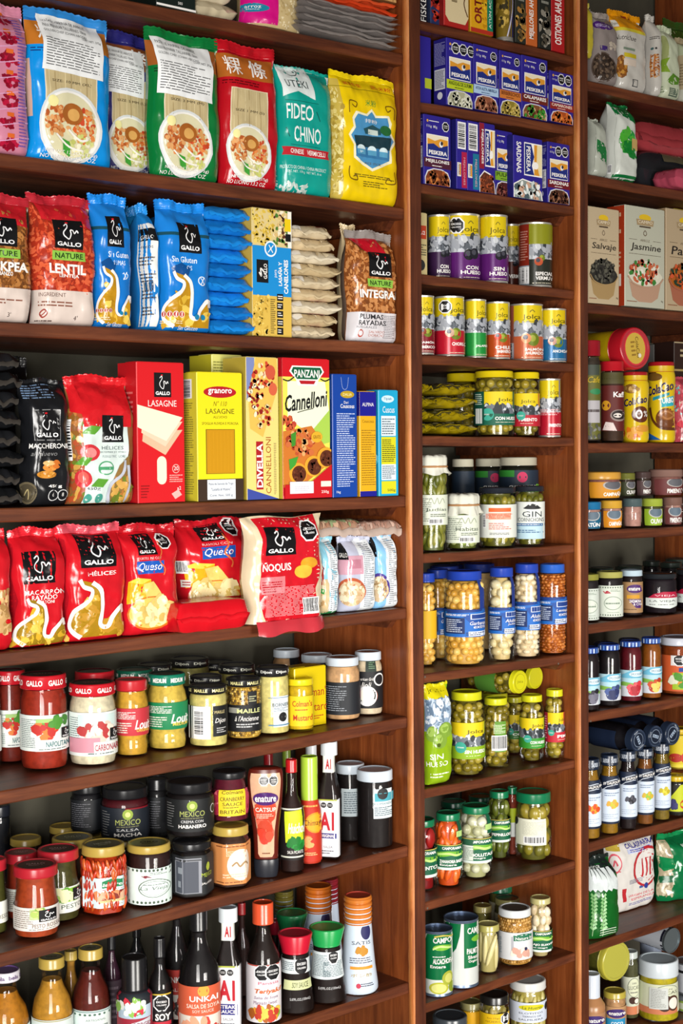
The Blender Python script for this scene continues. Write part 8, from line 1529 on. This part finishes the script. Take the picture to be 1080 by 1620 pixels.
pouch(v_, 957, 1033, 1318, 'rice_bag', 'white cloth-like rice bag with red circle emblem', 'bag', T=.06, d=.08, bg='#cfcbc6', art=cala, mt=PAPER, seed=332, seal=.0, base=.7, wr=.003, boxy=True)
pouch(v_, 1040, 1118, 1308, 'rice_bag', 'shiny green rice bag with clear window at the right edge', 'bag', T=.08, d=.05, bg='#0c6a3c', art=lambda A: (A.r(0, .08, .3, .9, '#a89c80'), A.fill(0, .1, .3, .9, ['#b8ac90', '#98886c', '#c8bca0'], 90, .03, 2), A.p([(.0, .3), (.3, .34), (.32, .5), (.1, .54), (0, .48)], '#0c7a44'), A.p([(0, .62), (.3, .6), (.3, .7), (0, .72)], '#0a5a34'), A.r(.58, .16, 1, .78, '#b8c8b8'), A.stroke([(.35, .5), (.42, .4), (.45, .55)], .03, '#b8e0c8')), sealc='#0c7a44', seed=333, wr=.005, base=.75)

# ---- tenth shelf: oils and coconut jars
w_ = 'w'
def enat(c, w): return lambda A: (A.e(.6, .2, .44, .14, '#3a2468'), A.t(.6, .2, .1, 'enature', W_, w=.7, b=.02), A.r(-.2, .36, 1.2, 1, c), A.t(.6, .5, .09, w, W_, w=.5, b=.02))
jar(w_, 914, 957, 1535, 1700, 'oil_spray', 'tan spray oil bottle with stepped white cap', 'bottle', prof='spray', glass=False, body='#a87850', lid=('#c8d0dc', '#d0d8e0'), labs=[(.5, .98, 150, '#a87c58', enat('#4a8a3c', 'COCO'))])
jar(w_, 954, 990, 1560, 1700, 'oil_jar', 'coconut oil jar with gold lid and blue label', 'jar', prof='wide', body='#b88c60', lid=('#b0a040', '#a09038'), labs=[(.28, .95, 150, '#b48a60', enat('#2a8ab8', 'COCO'))])
lying(w_, 975, 1521, 31, .12, .02, 'oil_jar', 'large jar lying on its side with a shiny gold lid', -1.66, prof='wide', body='#5c5a20', lid=('#b0a83c', '#a8a444'), rbody=1.05, labs=[(.4, .8, 60, '#8a8a50', None)], )
luc = lambda A: (A.e(.74, .28, .24, .26, '#5a6a5a'), A.e(.74, .28, .225, .245, '#d0d4b8'), A.t(.74, .16, .05, 'SAN', '#4a4a44', w=.16), A.t(.74, .28, .1, 'LUCAS', '#4a4a44', w=.4), A.ln(.6, .38, .88, .44, 1, '#6a6a64'), A.r(-.5, .78, 1.5, 1, '#c87a54'), A.e(.66, .62, .13, None, '#3c2014'), A.e(.86, .64, .12, None, '#4a2a1c'), A.e(.86, .64, .09, None, '#e4e0d4'))
jar(w_, 982, 1010, 1500, None, 'oil_jar', 'white-capped jar with coconut label behind the gold lidded jar', 'jar', d=.06, prof='tall', body='#4a4a2c', lid=('#b8c0bc', '#a8b0ac'), labs=[(.36, .92, 150, '#c8ccb8', lambda A: luc(A))])
jar(w_, 1009, 1073, 1505, 1640, 'oil_jar', 'big jar of yellow coconut oil with a thick white lid', 'jar', prof='wide', body='#b8a81c', fill=1.02, lid=('#cdd6dc', '#b8c4ca'), lidh=.032, labs=[(.36, .86, 100, '#d0d4b8', lambda A: (luc(A), A.r(.36, .1, .66, .82, '#c8ccc8'), A.ln(.38, .14, .62, .78, 12, '#7a7a74', .3)), PAPER, 'label', 26)])
def lcan():
    p = onY(1063, 1488, .02); r = 20*(p-CAM).dot(FW)/F; ax = Vector((-.05, -1, -.04)).normalized(); ln = .1
    o = root('milk_can', 'white can lying on its side, grey lid facing front', 'can', p); make_vessel(o, r, ln, 'can', tin='#7a8488', labs=[(.06, .95, 175, '#b8bcc4', lambda A: (A.ln(.2, .2, .5, .8, 6, '#6a6a8a'), A.r(-.5, 0, 1.5, .06, '#1c1c2a')), CANP)])
    o.rotation_mode = 'QUATERNION'; o.rotation_quaternion = Vector((0, 0, 1)).rotation_difference(ax); o.location = p-ax*ln
lcan()
q = jar(w_, 1068, 1110, 1570, 1640, 'milk_can', 'green-labelled can at the right edge of the lowest shelf', 'can', prof='can', tin='#8a8f94', labs=[(.05, .95, 175, '#8aa84a', lambda A: A.r(-.5, .2, 1.5, .8, '#c8d0b8'), CANP)])
can(w_, 1068, 1112, 1512, None, 'milk_can', 'black and white can stacked at the right edge, lowest shelf', 'can', d=.02, zb=q['top']+.001, tin='#8a8f94', labs=[(.05, .95, 175, '#c0c4cc', lambda A: A.r(-.5, .2, 1.5, .3, '#1c1c20'), CANP)])
can(w_, 1012, 1046, 1478, None, 'milk_can', 'white can standing at the back under the lying can', 'can', d=.1, tin='#8a8f94', labs=[(.05, .95, 175, '#8a94a8', None, CANP)])
